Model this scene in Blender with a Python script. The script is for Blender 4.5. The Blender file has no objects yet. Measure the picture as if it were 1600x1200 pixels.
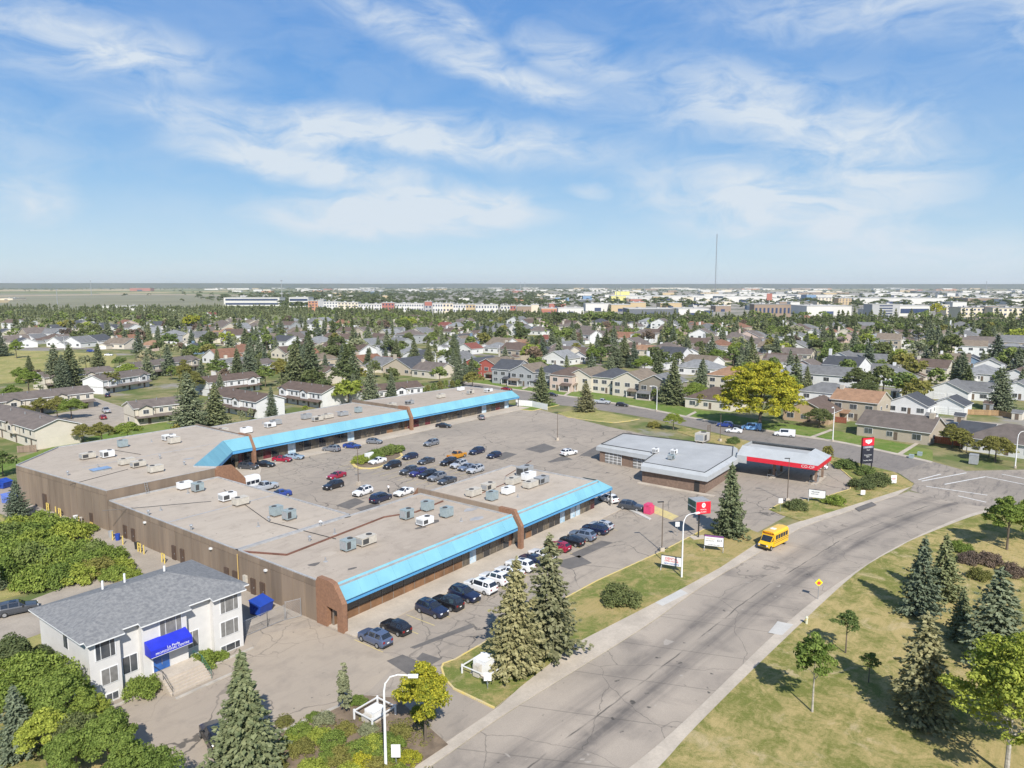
import bpy, bmesh, math, random
import numpy as np
from mathutils import Vector, Matrix
random.seed(7); NR=np.random.RandomState(11)
S=bpy.context.scene; COL=S.collection
PI=math.pi
# ---------------------------------------------------------------- camera
F=1155.0; CH=42.0; PITCH=math.atan((600-446)/F); HEAD=math.radians(37.7)
cam=bpy.data.cameras.new('camera'); cam.sensor_width=36; cam.lens=F/1600*36; cam.clip_start=0.5; cam.clip_end=90000
camo=bpy.data.objects.new('camera',cam); COL.objects.link(camo)
camo.location=(0,0,CH); camo.rotation_euler=(PI/2-PITCH,0,HEAD-PI/2); S.camera=camo
# ---------------------------------------------------------------- sky, sun, exposure
SUN_EL=math.radians(41.0); SUN_HEAD=math.radians(230)
L=Vector((-math.cos(SUN_HEAD)*math.cos(SUN_EL),-math.sin(SUN_HEAD)*math.cos(SUN_EL),-math.sin(SUN_EL)))
sd=bpy.data.lights.new('sun','SUN'); sd.energy=4.3; sd.angle=math.radians(0.5); sd.color=(1,0.955,0.885)
so=bpy.data.objects.new('sun',sd); COL.objects.link(so); so.location=(-200,-200,300); so.rotation_euler=L.to_track_quat('-Z','Y').to_euler()
S.view_settings.view_transform='Standard'; S.view_settings.look='None'; S.view_settings.exposure=0.62; S.view_settings.gamma=1; S.view_settings.use_curve_mapping=False
W=bpy.data.worlds.new('World'); S.world=W; W.use_nodes=True
class NT:
    def __init__(s,nt): s.nt=nt; s.n=nt.nodes; s.l=nt.links
    def new(s,t,**k):
        n=s.n.new(t)
        for a,b in k.items():
            if a[0]=='i' and a[1:].isdigit(): s.put(n.inputs[int(a[1:])],b)
            elif a in n.inputs.keys() and not hasattr(n,a): s.put(n.inputs[a],b)
            else: setattr(n,a,b)
        return n
    def put(s,sock,v):
        if isinstance(v,bpy.types.NodeSocket): s.l.new(v,sock)
        else: sock.default_value=v
    def m(s,op,a,b=0.0,c=0.0,clamp=False):
        n=s.n.new('ShaderNodeMath'); n.operation=op; n.use_clamp=clamp
        s.put(n.inputs[0],a); s.put(n.inputs[1],b)
        if op in('MULTIPLY_ADD','SMOOTH_MIN','WRAP','SMOOTH_MAX'): s.put(n.inputs[2],c)
        return n.outputs[0]
    def mr(s,v,a,b,c=0.0,d=1.0,smooth=False):
        n=s.n.new('ShaderNodeMapRange'); n.clamp=True
        if smooth: n.interpolation_type='SMOOTHSTEP'
        for i,x in enumerate((v,a,b,c,d)): s.put(n.inputs[i],x)
        return n.outputs[0]
    def mix(s,f,a,b,blend='MIX'):
        n=s.n.new('ShaderNodeMix'); n.data_type='RGBA'; n.blend_type=blend; n.clamp_factor=True
        def c4(x): return (*x,1.0) if isinstance(x,tuple) and len(x)==3 else x
        s.put(n.inputs[0],f); s.put(n.inputs[6],c4(a)); s.put(n.inputs[7],c4(b)); return n.outputs[2]
    def noise(s,vec,scale,detail=4.0,rough=0.5,dist=0.0):
        n=s.n.new('ShaderNodeTexNoise'); s.put(n.inputs['Vector'],vec) if vec is not None else None
        n.inputs['Scale'].default_value=scale; n.inputs['Detail'].default_value=detail; n.inputs['Roughness'].default_value=rough; n.inputs['Distortion'].default_value=dist
        return n.outputs[0]
    def mapv(s,vec,loc=(0,0,0),rot=(0,0,0),sc=(1,1,1)):
        n=s.n.new('ShaderNodeMapping'); s.l.new(vec,n.inputs[0]); n.inputs[1].default_value=loc; n.inputs[2].default_value=rot; n.inputs[3].default_value=sc
        return n.outputs[0]
def build_sky():
    t=NT(W.node_tree); t.n.clear()
    out=t.n.new('ShaderNodeOutputWorld'); bg=t.n.new('ShaderNodeBackground'); t.l.new(bg.outputs[0],out.inputs[0])
    sky=t.n.new('ShaderNodeTexSky'); sky.sky_type='NISHITA'; sky.sun_disc=False; sky.sun_elevation=SUN_EL; sky.sun_rotation=math.radians(90)-SUN_HEAD
    sky.altitude=300; sky.air_density=1.0; sky.dust_density=0.4; sky.ozone_density=3.5
    bg.inputs[1].default_value=0.097
    tc=t.n.new('ShaderNodeTexCoord'); sp=t.n.new('ShaderNodeSeparateXYZ'); t.l.new(tc.outputs['Generated'],sp.inputs[0])
    x,y,z=sp.outputs
    # bearing (clockwise from the view heading) and height above the horizon, in tangent units
    ch,sh=math.cos(HEAD),math.sin(HEAD)
    fw=t.m('ADD',t.m('MULTIPLY',x,ch),t.m('MULTIPLY',y,sh)); rt=t.m('SUBTRACT',t.m('MULTIPLY',x,sh),t.m('MULTIPLY',y,ch))
    az=t.m('ARCTAN2',rt,fw); el=t.m('ARCSINE',z)
    cb=t.n.new('ShaderNodeCombineXYZ'); t.l.new(az,cb.inputs[0]); t.l.new(el,cb.inputs[1]); v=cb.outputs[0]
    warp=t.n.new('ShaderNodeTexNoise'); t.l.new(v,warp.inputs[0]); warp.inputs['Scale'].default_value=5.0; warp.inputs['Detail'].default_value=5
    vm=t.n.new('ShaderNodeVectorMath'); vm.operation='MULTIPLY_ADD'; t.l.new(warp.outputs[1],vm.inputs[0]); vm.inputs[1].default_value=(0.10,0.06,0); t.l.new(v,vm.inputs[2])
    v2=vm.outputs[0]
    fine=t.noise(t.mapv(v2,rot=(0,0,-0.25),sc=(1,2.6,1)),11,9,0.62,0.6)
    soft=t.noise(t.mapv(v2,sc=(1,2.2,1)),3.2,7,0.55,0.3)
    # cloud banks: bearing px, height px of the picture turned into angles; half-lengths, tilt, weight
    banks=[(170,100,230,42,-2,.62),(620,60,170,32,-14,.46),(730,75,120,30,-36,.48),(800,140,200,28,-16,.56),(900,110,130,34,-22,.45),(600,225,430,34,-3,.70),(500,265,260,26,-8,.72),(640,334,230,34,2,1.15),(915,300,40,10,-6,.6),(1180,190,300,60,-14,.55),(1200,330,260,56,-12,.74),(1330,250,190,90,-20,.6),(1450,400,260,40,-8,.58),(60,300,90,40,0,.5),(1400,30,420,46,-4,.42),(1560,40,130,60,-6,.55),(0,230,160,80,0,.25),(350,430,170,14,0,.35),(1620,270,50,18,0,.3),(-500,200,350,60,5,.5),(2200,150,400,80,-5,.5)]
    acc=None
    for bx,by,ra,rb,tilt,w in banks:
        a=math.atan2((bx-800)/F,1.0); e=math.atan2((446-by)/F*math.cos(a),1.0)
        mp=t.n.new('ShaderNodeMapping'); mp.vector_type='TEXTURE'; t.l.new(v2,mp.inputs[0])
        mp.inputs[1].default_value=(a+0.05,e+0.03,0); mp.inputs[2].default_value=(0,0,math.radians(tilt)); k=math.cos(a)**2
        mp.inputs[3].default_value=(ra/F*(0.45+0.55*k)*1.45,rb/F*1.7,1)
        ln=t.n.new('ShaderNodeVectorMath'); ln.operation='LENGTH'; t.l.new(mp.outputs[0],ln.inputs[0])
        g=t.m('MULTIPLY',t.mr(ln.outputs['Value'],1.0,0.0,0,1,True),w)
        acc=g if acc is None else t.m('SMOOTH_MAX',acc,g,0.15)
    d=t.m('MULTIPLY',acc,t.mr(fine,0.30,0.60,0.30,1.9))
    veil=t.m('MULTIPLY',t.mr(soft,0.42,0.72,0,0.40),t.mr(el,0.0,0.3,1.0,0.75))
    d=t.m('MAXIMUM',d,veil); d=t.m('MULTIPLY',d,t.mr(el,-0.02,0.05,0.2,1.0),clamp=True)
    hsv=t.n.new('ShaderNodeHueSaturation'); t.l.new(sky.outputs[0],hsv.inputs['Color']); hsv.inputs['Saturation'].default_value=1.25; hsv.inputs['Value'].default_value=1.0; hsv.inputs['Hue'].default_value=0.500
    rp=t.n.new('ShaderNodeValToRGB'); t.l.new(t.m('MULTIPLY',el,1.0),rp.inputs[0]); cr=rp.color_ramp
    for e_,col_ in ((0.0,(3.9,4.9,5.6)),(0.045,(3.1,4.4,5.5)),(0.12,(1.8,3.4,5.3)),(0.22,(.85,2.4,5.0)),(0.38,(.42,1.75,4.6)),(0.7,(.4,1.5,3.9))):
        k_=cr.elements[0] if e_==0.0 else cr.elements.new(e_); k_.position=e_; k_.color=(*[q/6 for q in col_],1)
    sc_=t.n.new('ShaderNodeVectorMath'); sc_.operation='SCALE'; t.l.new(rp.outputs[0],sc_.inputs[0]); sc_.inputs['Scale'].default_value=6.0
    c=t.mix(t.mr(el,0.9,0.45,0.0,0.85,True),hsv.outputs[0],sc_.outputs[0])
    c=t.mix(t.m('MULTIPLY',d,0.92),c,(4.9,5.4,5.9))
    t.l.new(c,bg.inputs[0])
build_sky()
# ---------------------------------------------------------------- helpers
def gp(px,py,z=0.0):
    """a pixel of the 1600x1200 survey photo -> the point of the plane at height z (metres, mall-aligned axes)"""
    a=(px-800)/F; b=(600-py)/F
    dy=math.cos(PITCH)+b*math.sin(PITCH); dz=-math.sin(PITCH)+b*math.cos(PITCH); k=(z-CH)/dz
    X,Y=a*k,dy*k
    return (X*math.sin(HEAD)+Y*math.cos(HEAD),-X*math.cos(HEAD)+Y*math.sin(HEAD))
def G(pts,z=0.0): return [gp(x,y,z) for x,y in pts]
def px_of(u,v,z=0.0):
    X=u*math.sin(HEAD)-v*math.cos(HEAD); Y=u*math.cos(HEAD)+v*math.sin(HEAD); Z=z-CH
    f=Y*math.cos(PITCH)-Z*math.sin(PITCH); w=Y*math.sin(PITCH)+Z*math.cos(PITCH)
    if f<1: return (-9999,-9999)
    return (800+F*X/f,600-F*w/f)
class MB:
    def __init__(s): s.v=[]; s.f=[]; s.m=[]
    def poly(s,pts,mi=0):
        b=len(s.v); s.v+= [tuple(p) for p in pts]; s.f.append(tuple(range(b,b+len(pts)))); s.m.append(mi); return s
    def faces(s,vs,fs,mi=0):
        b=len(s.v); s.v+=[tuple(p) for p in vs]
        for f in fs: s.f.append(tuple(b+i for i in f)); s.m.append(mi)
        return s
    def box(s,x0,x1,y0,y1,z0,z1,mi=0,top=None):
        vs=[(x0,y0,z0),(x1,y0,z0),(x1,y1,z0),(x0,y1,z0),(x0,y0,z1),(x1,y0,z1),(x1,y1,z1),(x0,y1,z1)]
        s.faces(vs,[(0,3,2,1),(0,1,5,4),(1,2,6,5),(2,3,7,6),(3,0,4,7)],mi); s.faces(vs,[(4,5,6,7)],mi if top is None else top); return s
    def prism(s,poly,z0,z1,mi=0,top=None):
        a=sum(poly[i][0]*poly[(i+1)%len(poly)][1]-poly[(i+1)%len(poly)][0]*poly[i][1] for i in range(len(poly)))
        if a<0: poly=poly[::-1]
        n=len(poly); vs=[(p[0],p[1],z0) for p in poly]+[(p[0],p[1],z1) for p in poly]
        s.faces(vs,[(i,(i+1)%n,n+(i+1)%n,n+i) for i in range(n)],mi)
        s.faces(vs[n:],[tuple(range(n))],mi if top is None else top); s.faces(vs[:n],[tuple(range(n-1,-1,-1))],mi); return s
    def cyl(s,c,r,z0,z1,n=10,mi=0,r2=None,cap=True):
        r2=r if r2 is None else r2
        vs=[(c[0]+r*math.cos(2*PI*i/n),c[1]+r*math.sin(2*PI*i/n),z0) for i in range(n)]+[(c[0]+r2*math.cos(2*PI*i/n),c[1]+r2*math.sin(2*PI*i/n),z1) for i in range(n)]
        s.faces(vs,[(i,(i+1)%n,n+(i+1)%n,n+i) for i in range(n)],mi)
        if cap: s.faces(vs,[tuple(range(n-1,-1,-1)),tuple(range(n,2*n))],mi)
        return s
    def tube(s,pts,r,n=6,mi=0):
        pts=[Vector(p) for p in pts]; k=len(pts); rs=r if isinstance(r,(list,tuple)) else [r]*k; vs=[]
        for i,p in enumerate(pts):
            d=(pts[min(i+1,k-1)]-pts[max(i-1,0)]).normalized(); a=d.orthogonal().normalized() if abs(d.z)<.9 else Vector((1,0,0)); a=(a-d*a.dot(d)).normalized(); b=d.cross(a)
            vs+=[p+(a*math.cos(2*PI*j/n)+b*math.sin(2*PI*j/n))*rs[i] for j in range(n)]
        fs=[(i*n+j,i*n+(j+1)%n,(i+1)*n+(j+1)%n,(i+1)*n+j) for i in range(k-1) for j in range(n)]+[tuple(range(n-1,-1,-1)),tuple((k-1)*n+j for j in range(n))]
        s.faces(vs,fs,mi); return s
    def mesh(s,name,mats,smooth=False):
        me=bpy.data.meshes.new(name); me.from_pydata(s.v,[],s.f)
        for m in (mats if isinstance(mats,(list,tuple)) else [mats]): me.materials.append(m)
        me.polygons.foreach_set('material_index',s.m)
        if smooth: me.polygons.foreach_set('use_smooth',[True]*len(s.f))
        me.update(); return me
    def build(s,name,mats,parent=None,loc=None,smooth=False): return place(name,s.mesh(name,mats,smooth),parent,loc)
def place(name,me,parent=None,loc=None,rz=0.0,sc=None):
    o=bpy.data.objects.new(name,me); COL.objects.link(o)
    if parent is not None: o.parent=parent
    if loc is not None: o.location=loc if len(loc)==3 else (*loc,0)
    if rz: o.rotation_euler=(0,0,rz)
    if sc is not None: o.scale=(sc,sc,sc) if not isinstance(sc,tuple) else sc
    return o
def empty(name,loc=(0,0,0),rz=0.0,sc=None):
    o=place(name,None,None,loc,rz,sc); o.empty_display_size=0.3; return o
LABELS={}
def tag(o,label,cat,group=None,kind=None):
    o['label']=' '.join(label.split()[:16]); o['category']=cat
    if group: o['group']=group
    if kind: o['kind']=kind
    LABELS[o['label']]=LABELS.get(o['label'],0)+1
    return o
def struct(name,mb,mats,label=None,smooth=False):
    o=mb.build(name,mats,smooth=smooth); o['kind']='structure'
    if label: o['label']=label
    return o
def copy_tree(o,parent=None):
    c=o.copy(); COL.objects.link(c); c.parent=parent
    for k in KIDS.get(o.name,()) or [q for q in o.children]: copy_tree(k,c)
    return c
KIDS={}
# anchors used only to word the labels
MARKS=[(1117,400,'the tall radio mast'),(1185,610,'the huge yellowing elm'),(1355,708,'the black pylon price sign'),(1205,850,'the yellow school bus'),(1220,720,'the red-banded fuel canopy'),(1092,795,'the red square pole sign'),(1115,852,'the purple-topped portable sign'),(1050,878,'the red and blue portable sign'),(970,925,'the low round verge juniper'),(1287,905,'the yellow flashing beacon'),(1215,985,'the white concrete road patch'),(1500,745,'the painted crosswalk'),(1530,675,'the navy blue house'),(1475,635,'the double white garage'),(1390,660,'the taupe-roofed stucco bungalow'),(1325,640,'the orange-roofed corner house'),(1130,595,'the orange-roofed cream house'),(1050,600,'the stone-fronted grey house'),(760,565,'the red-gabled houses'),(915,590,'the pink stucco house'),(880,690,'the white SUV driving through'),(840,600,'the spruce beside the white fence'),(915,620,'the lone grass-island tree'),(700,620,'the far blue canopy'),(632,665,'the far brick pier'),(575,590,'the lime green round tree'),(460,610,'the white-gabled brown townhouse'),(320,690,'the blue corner canopy'),(222,715,'the roof access ladder'),(100,680,'the big beige townhouse gable'),(230,550,'the bare straw-coloured tree'),(90,525,'the white bungalows by the field'),(60,575,'the open left field'),(375,470,'the blue-glass office block'),(660,490,'the red-topped apartment'),(540,470,'the orange-panelled apartments'),(900,480,'the tan warehouse stores'),(970,470,'the yellow store sign'),(1030,488,'the curved dark-roofed hall'),(1205,487,'the brown hotel tower'),(1290,492,'the white hardware store'),(1385,487,'the grey block with white square'),(1430,487,'the blue-striped dealership'),(1465,500,'the bright yellow poplar'),(1550,490,'the cream three-storey hotel'),(1280,510,'the long green shelter belt'),(1460,570,'the brown-roofed split-level'),(1500,600,'the big blue spruce pair'),(440,530,'the white house with slate roof'),(560,560,'the silvery willow thicket'),(620,520,'the olive round crown'),(690,520,'the red-roofed barn house'),(860,560,'the long grey-roofed house'),(985,545,'the dense blue spruce clump'),(1070,540,'the blue spruce between houses'),(1290,590,'the grey-roofed two-storey house'),(1250,570,'the big silver hip roof'),(745,1040,'the white transformer box'),(585,1115,'the fenced white cabinet'),(602,1120,'the near curved streetlamp'),(660,1090,'the yellow-green kerbside tree'),(385,1090,'the big spruce beside the offices'),(535,1080,'the slim grey juniper'),(265,1010,'the blue entrance awning'),(220,915,'the grey office roof'),(405,940,'the blue dumpster'),(515,930,'the brick end pier'),(835,940,'the twin verge spruces'),(820,800,'the middle brick pier'),(1145,780,'the spruce by the red sign'),(1325,970,'the small round park tree'),(1262,1060,'the white-stemmed park sapling'),(1440,1000,'the tall park spruces'),(1560,1100,'the feathery corner tree'),(1575,800,'the rounded corner maple'),(590,715,'the courtyard shrub island'),(560,730,'the courtyard lamp post'),(715,710,'the gold pickup truck'),(385,740,'the parked white minibus'),(70,860,'the dense lilac thicket')]
MARKS=[(x,y,n) for x,y,n in MARKS]
def where(px,py,skip=None,k=0):
    c=sorted(((x-px)**2+((y-py)*1.6)**2,x,y,n) for x,y,n in MARKS if n!=skip)
    d,x,y,n=c[k]; dx,dy=px-x,(py-y)*1.6; r=math.sqrt(d)
    near='just ' if r<45 else ('well ' if r>110 else '')
    if r<9: return 'beside '+n
    if abs(dx)>abs(dy)*1.0: return near+('right of ' if dx>0 else 'left of ')+n
    return near+('in front of ' if dy>0 else 'behind ')+n
EXTRA=['','smaller ','taller ','narrower ','broader ']
def ulabel(desc,px,py,skip=None):
    for k in range(5):
        l=desc+' '+where(px,py,skip,k)
        l=' '.join(l.split()[:16])
        if l not in LABELS: return l
    a=where(px,py,skip,0).replace('just ','').replace('well ',''); b=where(px,py,skip,1).replace('just ','').replace('well ','')
    l=' '.join((desc+' '+a+' and '+b).split())
    if l not in LABELS and len(l.split())<=16: return l
    c=where(px,py,skip,2).replace('just ','').replace('well ','')
    l=' '.join((desc+' '+b+' and '+c).split())
    if len(l.split())<=16: return l
    return ' '.join((desc+' '+where(px,py,skip,0)).split()[:16])
# ---------------------------------------------------------------- materials
MT={}
def base(name):
    m=bpy.data.materials.new(name); m.use_nodes=True; t=NT(m.node_tree); b=t.n['Principled BSDF']; return m,t,b
def mat(name,c,rough=0.7,var=0.15,scale=1.5,metal=0.0,bump=0.0,c2=None,obj=True,fine=0.0,spec=None,rnd=0.0,coat=0.0,streak=False):
    if name in MT: return MT[name]
    m,t,b=base(name); tc=t.n.new('ShaderNodeTexCoord'); v=tc.outputs['Object']
    if not obj: v=t.n.new('ShaderNodeNewGeometry').outputs['Position']
    if streak: v=t.mapv(v,sc=(1,1,0.12))
    f=t.noise(v,scale,5,0.6); c2=c2 or tuple(x*(1-var*1.6) for x in c)
    col=t.mix(t.mr(f,0.35,0.65),tuple(x*(1+var*.5) for x in c) if c2 is None else c,c2)
    if fine: col=t.mix(t.mr(t.noise(v,scale*14,3,0.7),0.35,0.65,0,fine),col,tuple(x*0.45 for x in c))
    if rnd:
        oi=t.n.new('ShaderNodeObjectInfo'); col=t.mix(1.0,col,t.mix(oi.outputs['Random'],(1-rnd,)*3,(1+rnd,)*3),'MULTIPLY')
    t.put(b.inputs['Base Color'],col); b.inputs['Roughness'].default_value=rough; b.inputs['Metallic'].default_value=metal
    if spec is not None: b.inputs['Specular IOR Level'].default_value=spec
    if coat: b.inputs['Coat Weight'].default_value=coat; b.inputs['Coat Roughness'].default_value=0.06
    if bump:
        bp=t.n.new('ShaderNodeBump'); bp.inputs['Strength'].default_value=bump; bp.inputs['Distance'].default_value=0.05; t.l.new(t.noise(v,scale*8,4,0.6),bp.inputs['Height']); t.l.new(bp.outputs[0],b.inputs['Normal'])
    MT[name]=m; return m
def lines_mask(t,v,scale,width,jit=0.6):
    """thin meandering crack lines"""
    w=t.n.new('ShaderNodeTexNoise'); t.l.new(v,w.inputs[0]); w.inputs['Scale'].default_value=scale*2.2; w.inputs['Detail'].default_value=5
    vm=t.n.new('ShaderNodeVectorMath'); vm.operation='MULTIPLY_ADD'; t.l.new(w.outputs[1],vm.inputs[0]); vm.inputs[1].default_value=(jit/scale,)*3; t.l.new(v,vm.inputs[2])
    vo=t.n.new('ShaderNodeTexVoronoi'); vo.feature='DISTANCE_TO_EDGE'; t.l.new(vm.outputs[0],vo.inputs['Vector']); vo.inputs['Scale'].default_value=scale
    return t.mr(vo.outputs['Distance'],width*scale,width*scale*0.4)
def asphalt(name,c,c2,dark,crack=0.8,stain=0.5,tex='lot'):
    m,t,b=base(name); v=t.n.new('ShaderNodeNewGeometry').outputs['Position']
    big=t.noise(v,0.045,6,0.6,0.4); mid=t.noise(v,0.35,6,0.68,0.3); fin=t.noise(v,9,3,0.7)
    col=t.mix(t.mr(big,0.35,0.65),c,c2)
    col=t.mix(t.mr(mid,0.5,0.75,0,0.5),col,dark)
    sv=t.mapv(v,sc=(0.12,0.8,1)); col=t.mix(t.m('MULTIPLY',t.mr(t.noise(sv,1.2,6,0.65),0.52,0.72),stain),col,dark)
    ll=t.m('MULTIPLY',lines_mask(t,v,0.085,0.10,0.35),t.mr(t.noise(v,0.05,2,0.5),0.38,0.56)); l2=t.m('MULTIPLY',lines_mask(t,v,0.23,0.07,0.4),t.mr(t.noise(v,0.03,2),0.5,0.62))
    col=t.mix(t.m('MULTIPLY',t.m('MAXIMUM',ll,l2),crack),col,(0.05,0.047,0.045))
    sp=t.mr(t.noise(v,1.3,2,0.5),0.70,0.78,0,0.7); col=t.mix(sp,col,(0.07,0.065,0.06))
    col=t.mix(t.mr(fin,0.35,0.7,0,0.22),col,dark)
    t.put(b.inputs['Base Color'],col); b.inputs['Roughness'].default_value=0.9; b.inputs['Specular IOR Level'].default_value=0.25
    bp=t.n.new('ShaderNodeBump'); bp.inputs['Strength'].default_value=0.25; bp.inputs['Distance'].default_value=0.02; t.l.new(fin,bp.inputs['Height']); t.l.new(bp.outputs[0],b.inputs['Normal'])
    MT[name]=m; return m
M_LOT=asphalt('lot_asphalt',(0.375,0.318,0.255),(0.305,0.262,0.215),(0.165,0.145,0.125),0.7)
M_OFF=asphalt('office_asphalt',(0.40,0.335,0.26),(0.345,0.29,0.23),(0.21,0.18,0.15),0.8,0.25)
M_STREET=asphalt('street_asphalt',(0.265,0.235,0.205),(0.215,0.19,0.168),(0.12,0.11,0.10),0.4,0.45)
M_JUNC=asphalt('junction_asphalt',(0.36,0.31,0.255),(0.27,0.235,0.195),(0.13,0.115,0.105),0.4,0.9)
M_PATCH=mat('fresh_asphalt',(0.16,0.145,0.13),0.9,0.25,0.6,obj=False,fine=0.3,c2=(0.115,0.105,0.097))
def road_mat():
    m,t,b=base('road_asphalt'); v=t.n.new('ShaderNodeNewGeometry').outputs['Position']
    uv=t.n.new('ShaderNodeUVMap'); uv.uv_map='lane'; sp=t.n.new('ShaderNodeSeparateXYZ'); t.l.new(uv.outputs[0],sp.inputs[0]); s,w=sp.outputs[0],sp.outputs[1]
    lane=t.m('ADD',t.mr(t.m('ABSOLUTE',t.m('SUBTRACT',w,0.64)),0.17,0.02,0,1,True),t.mr(t.m('ABSOLUTE',t.m('SUBTRACT',w,0.34)),0.15,0.02,0,0.75,True))
    sv=t.mapv(uv.outputs[0],sc=(0.035,9,1)); st=t.noise(sv,1.0,7,0.62)
    blot=t.noise(v,0.16,6,0.62,0.5)
    k=t.m('ADD',t.m('MULTIPLY',lane,t.mr(st,0.3,0.62)),t.mr(blot,0.5,0.72,0,0.65)); k=t.m('MULTIPLY',k,0.8,clamp=True)
    col=t.mix(t.mr(t.noise(v,0.07,5,0.6),0.35,0.65),(0.41,0.35,0.285),(0.315,0.272,0.224)); col=t.mix(k,col,(0.135,0.12,0.108))
    ll=t.m('MULTIPLY',lines_mask(t,v,0.075,0.05,0.25),0.45); joints=t.mr(t.m('ABSOLUTE',t.m('SUBTRACT',t.m('FRACT',t.m('MULTIPLY',s,0.11)),0.5)),0.012,0.006)
    cl=t.mr(t.m('ABSOLUTE',t.m('ADD',t.m('SUBTRACT',w,0.5),t.mr(t.noise(t.mapv(uv.outputs[0],sc=(0.2,0,1)),1,5),0,1,-0.03,0.03))),0.009,0.003)
    cl=t.m('MULTIPLY',cl,t.mr(t.noise(t.mapv(uv.outputs[0],sc=(0.15,0,1)),1,3),0.42,0.55,0,0.8))
    col=t.mix(t.m('MAXIMUM',t.m('MAXIMUM',ll,cl),t.m('MULTIPLY',joints,0.35)),col,(0.06,0.055,0.05))
    mh=t.mr(t.noise(v,0.8,2,0.5),0.70,0.76,0,0.85); col=t.mix(mh,col,(0.05,0.048,0.045))
    pa=t.mr(t.noise(v,0.5,2,0.5,1.0),0.72,0.76,0,0.6); col=t.mix(pa,col,(0.42,0.38,0.33))
    col=t.mix(t.mr(t.noise(v,8,3,0.7),0.4,0.7,0,0.2),col,(0.13,0.12,0.11))
    t.put(b.inputs['Base Color'],col); b.inputs['Roughness'].default_value=0.92; b.inputs['Specular IOR Level'].default_value=0.2; return m
M_ROAD=road_mat()
M_CONC=mat('sidewalk_concrete',(0.52,0.45,0.365),0.9,0.14,0.25,obj=False,fine=0.25)
M_CONC2=mat('new_concrete',(0.52,0.50,0.46),0.9,0.10,0.5,obj=False)
M_KERB=mat('kerb_concrete',(0.47,0.43,0.37),0.9,0.2,0.6,obj=False)
M_YKERB=mat('yellow_kerb_paint',(0.62,0.47,0.13),0.85,0.3,0.8,obj=False,c2=(0.5,0.42,0.26))
M_WHITE_LINE=mat('white_road_paint',(0.75,0.75,0.72),0.8,0.1,3,obj=False,c2=(0.52,0.5,0.47))
M_YLINE=mat('yellow_stall_paint',(0.60,0.48,0.18),0.8,0.2,1.5,obj=False,c2=(0.45,0.37,0.2))
M_SOIL=mat('planting_soil',(0.25,0.185,0.125),1,0.3,0.8,obj=False,fine=0.4,bump=0.6)
def grass(name,green,dry,bias,worn=(0.42,0.33,0.19)):
    m,t,b=base(name); v=t.n.new('ShaderNodeNewGeometry').outputs['Position']
    a=t.noise(v,0.06,6,0.62,0.8); c=t.noise(v,0.33,7,0.75,0.9); e=t.noise(v,1.9,5,0.8,0.6); d=t.noise(t.mapv(v,rot=(0,0,0.6),sc=(1,2.2,1)),7,4,0.8)
    k=t.m('ADD',t.m('ADD',t.m('MULTIPLY',a,0.8),t.m('MULTIPLY',c,0.9)),t.m('MULTIPLY',e,0.45)); col=t.mix(t.mr(k,bias+0.20,bias+0.42),green,dry)
    col=t.mix(t.mr(t.noise(t.mapv(v,loc=(7,3,0)),0.17,7,0.72,0.9),0.56,0.68,0,0.85),col,worn)
    col=t.mix(t.mr(d,0.45,0.7,0,0.5),col,tuple(x*0.55 for x in green)); col=t.mix(t.mr(d,0.5,0.3,0,0.35),col,tuple(min(1,x*1.35) for x in dry))
    mow=t.m('SINE',t.m('MULTIPLY',t.noise(t.mapv(v,rot=(0,0,0.25),sc=(0.03,1,1)),0.9,2,0.4),30)); col=t.mix(t.mr(mow,0.2,1.0,0,0.16),col,green)
    t.put(b.inputs['Base Color'],col); b.inputs['Roughness'].default_value=1; b.inputs['Specular IOR Level'].default_value=0.1
    bp=t.n.new('ShaderNodeBump'); bp.inputs['Strength'].default_value=0.8; bp.inputs['Distance'].default_value=0.06; t.l.new(d,bp.inputs['Height']); t.l.new(bp.outputs[0],b.inputs['Normal']); MT[name]=m; return m
M_PARK=grass('park_grass',(0.150,0.168,0.040),(0.43,0.335,0.15),0.765,(0.52,0.41,0.25))
M_VERGE=grass('verge_grass',(0.135,0.170,0.040),(0.38,0.295,0.13),0.76)
M_GREEN=grass('green_lawn',(0.115,0.185,0.035),(0.21,0.23,0.075),0.82,(0.27,0.24,0.11))
M_FIELD=grass('field_grass',(0.22,0.23,0.075),(0.36,0.31,0.13),0.75)
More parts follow.
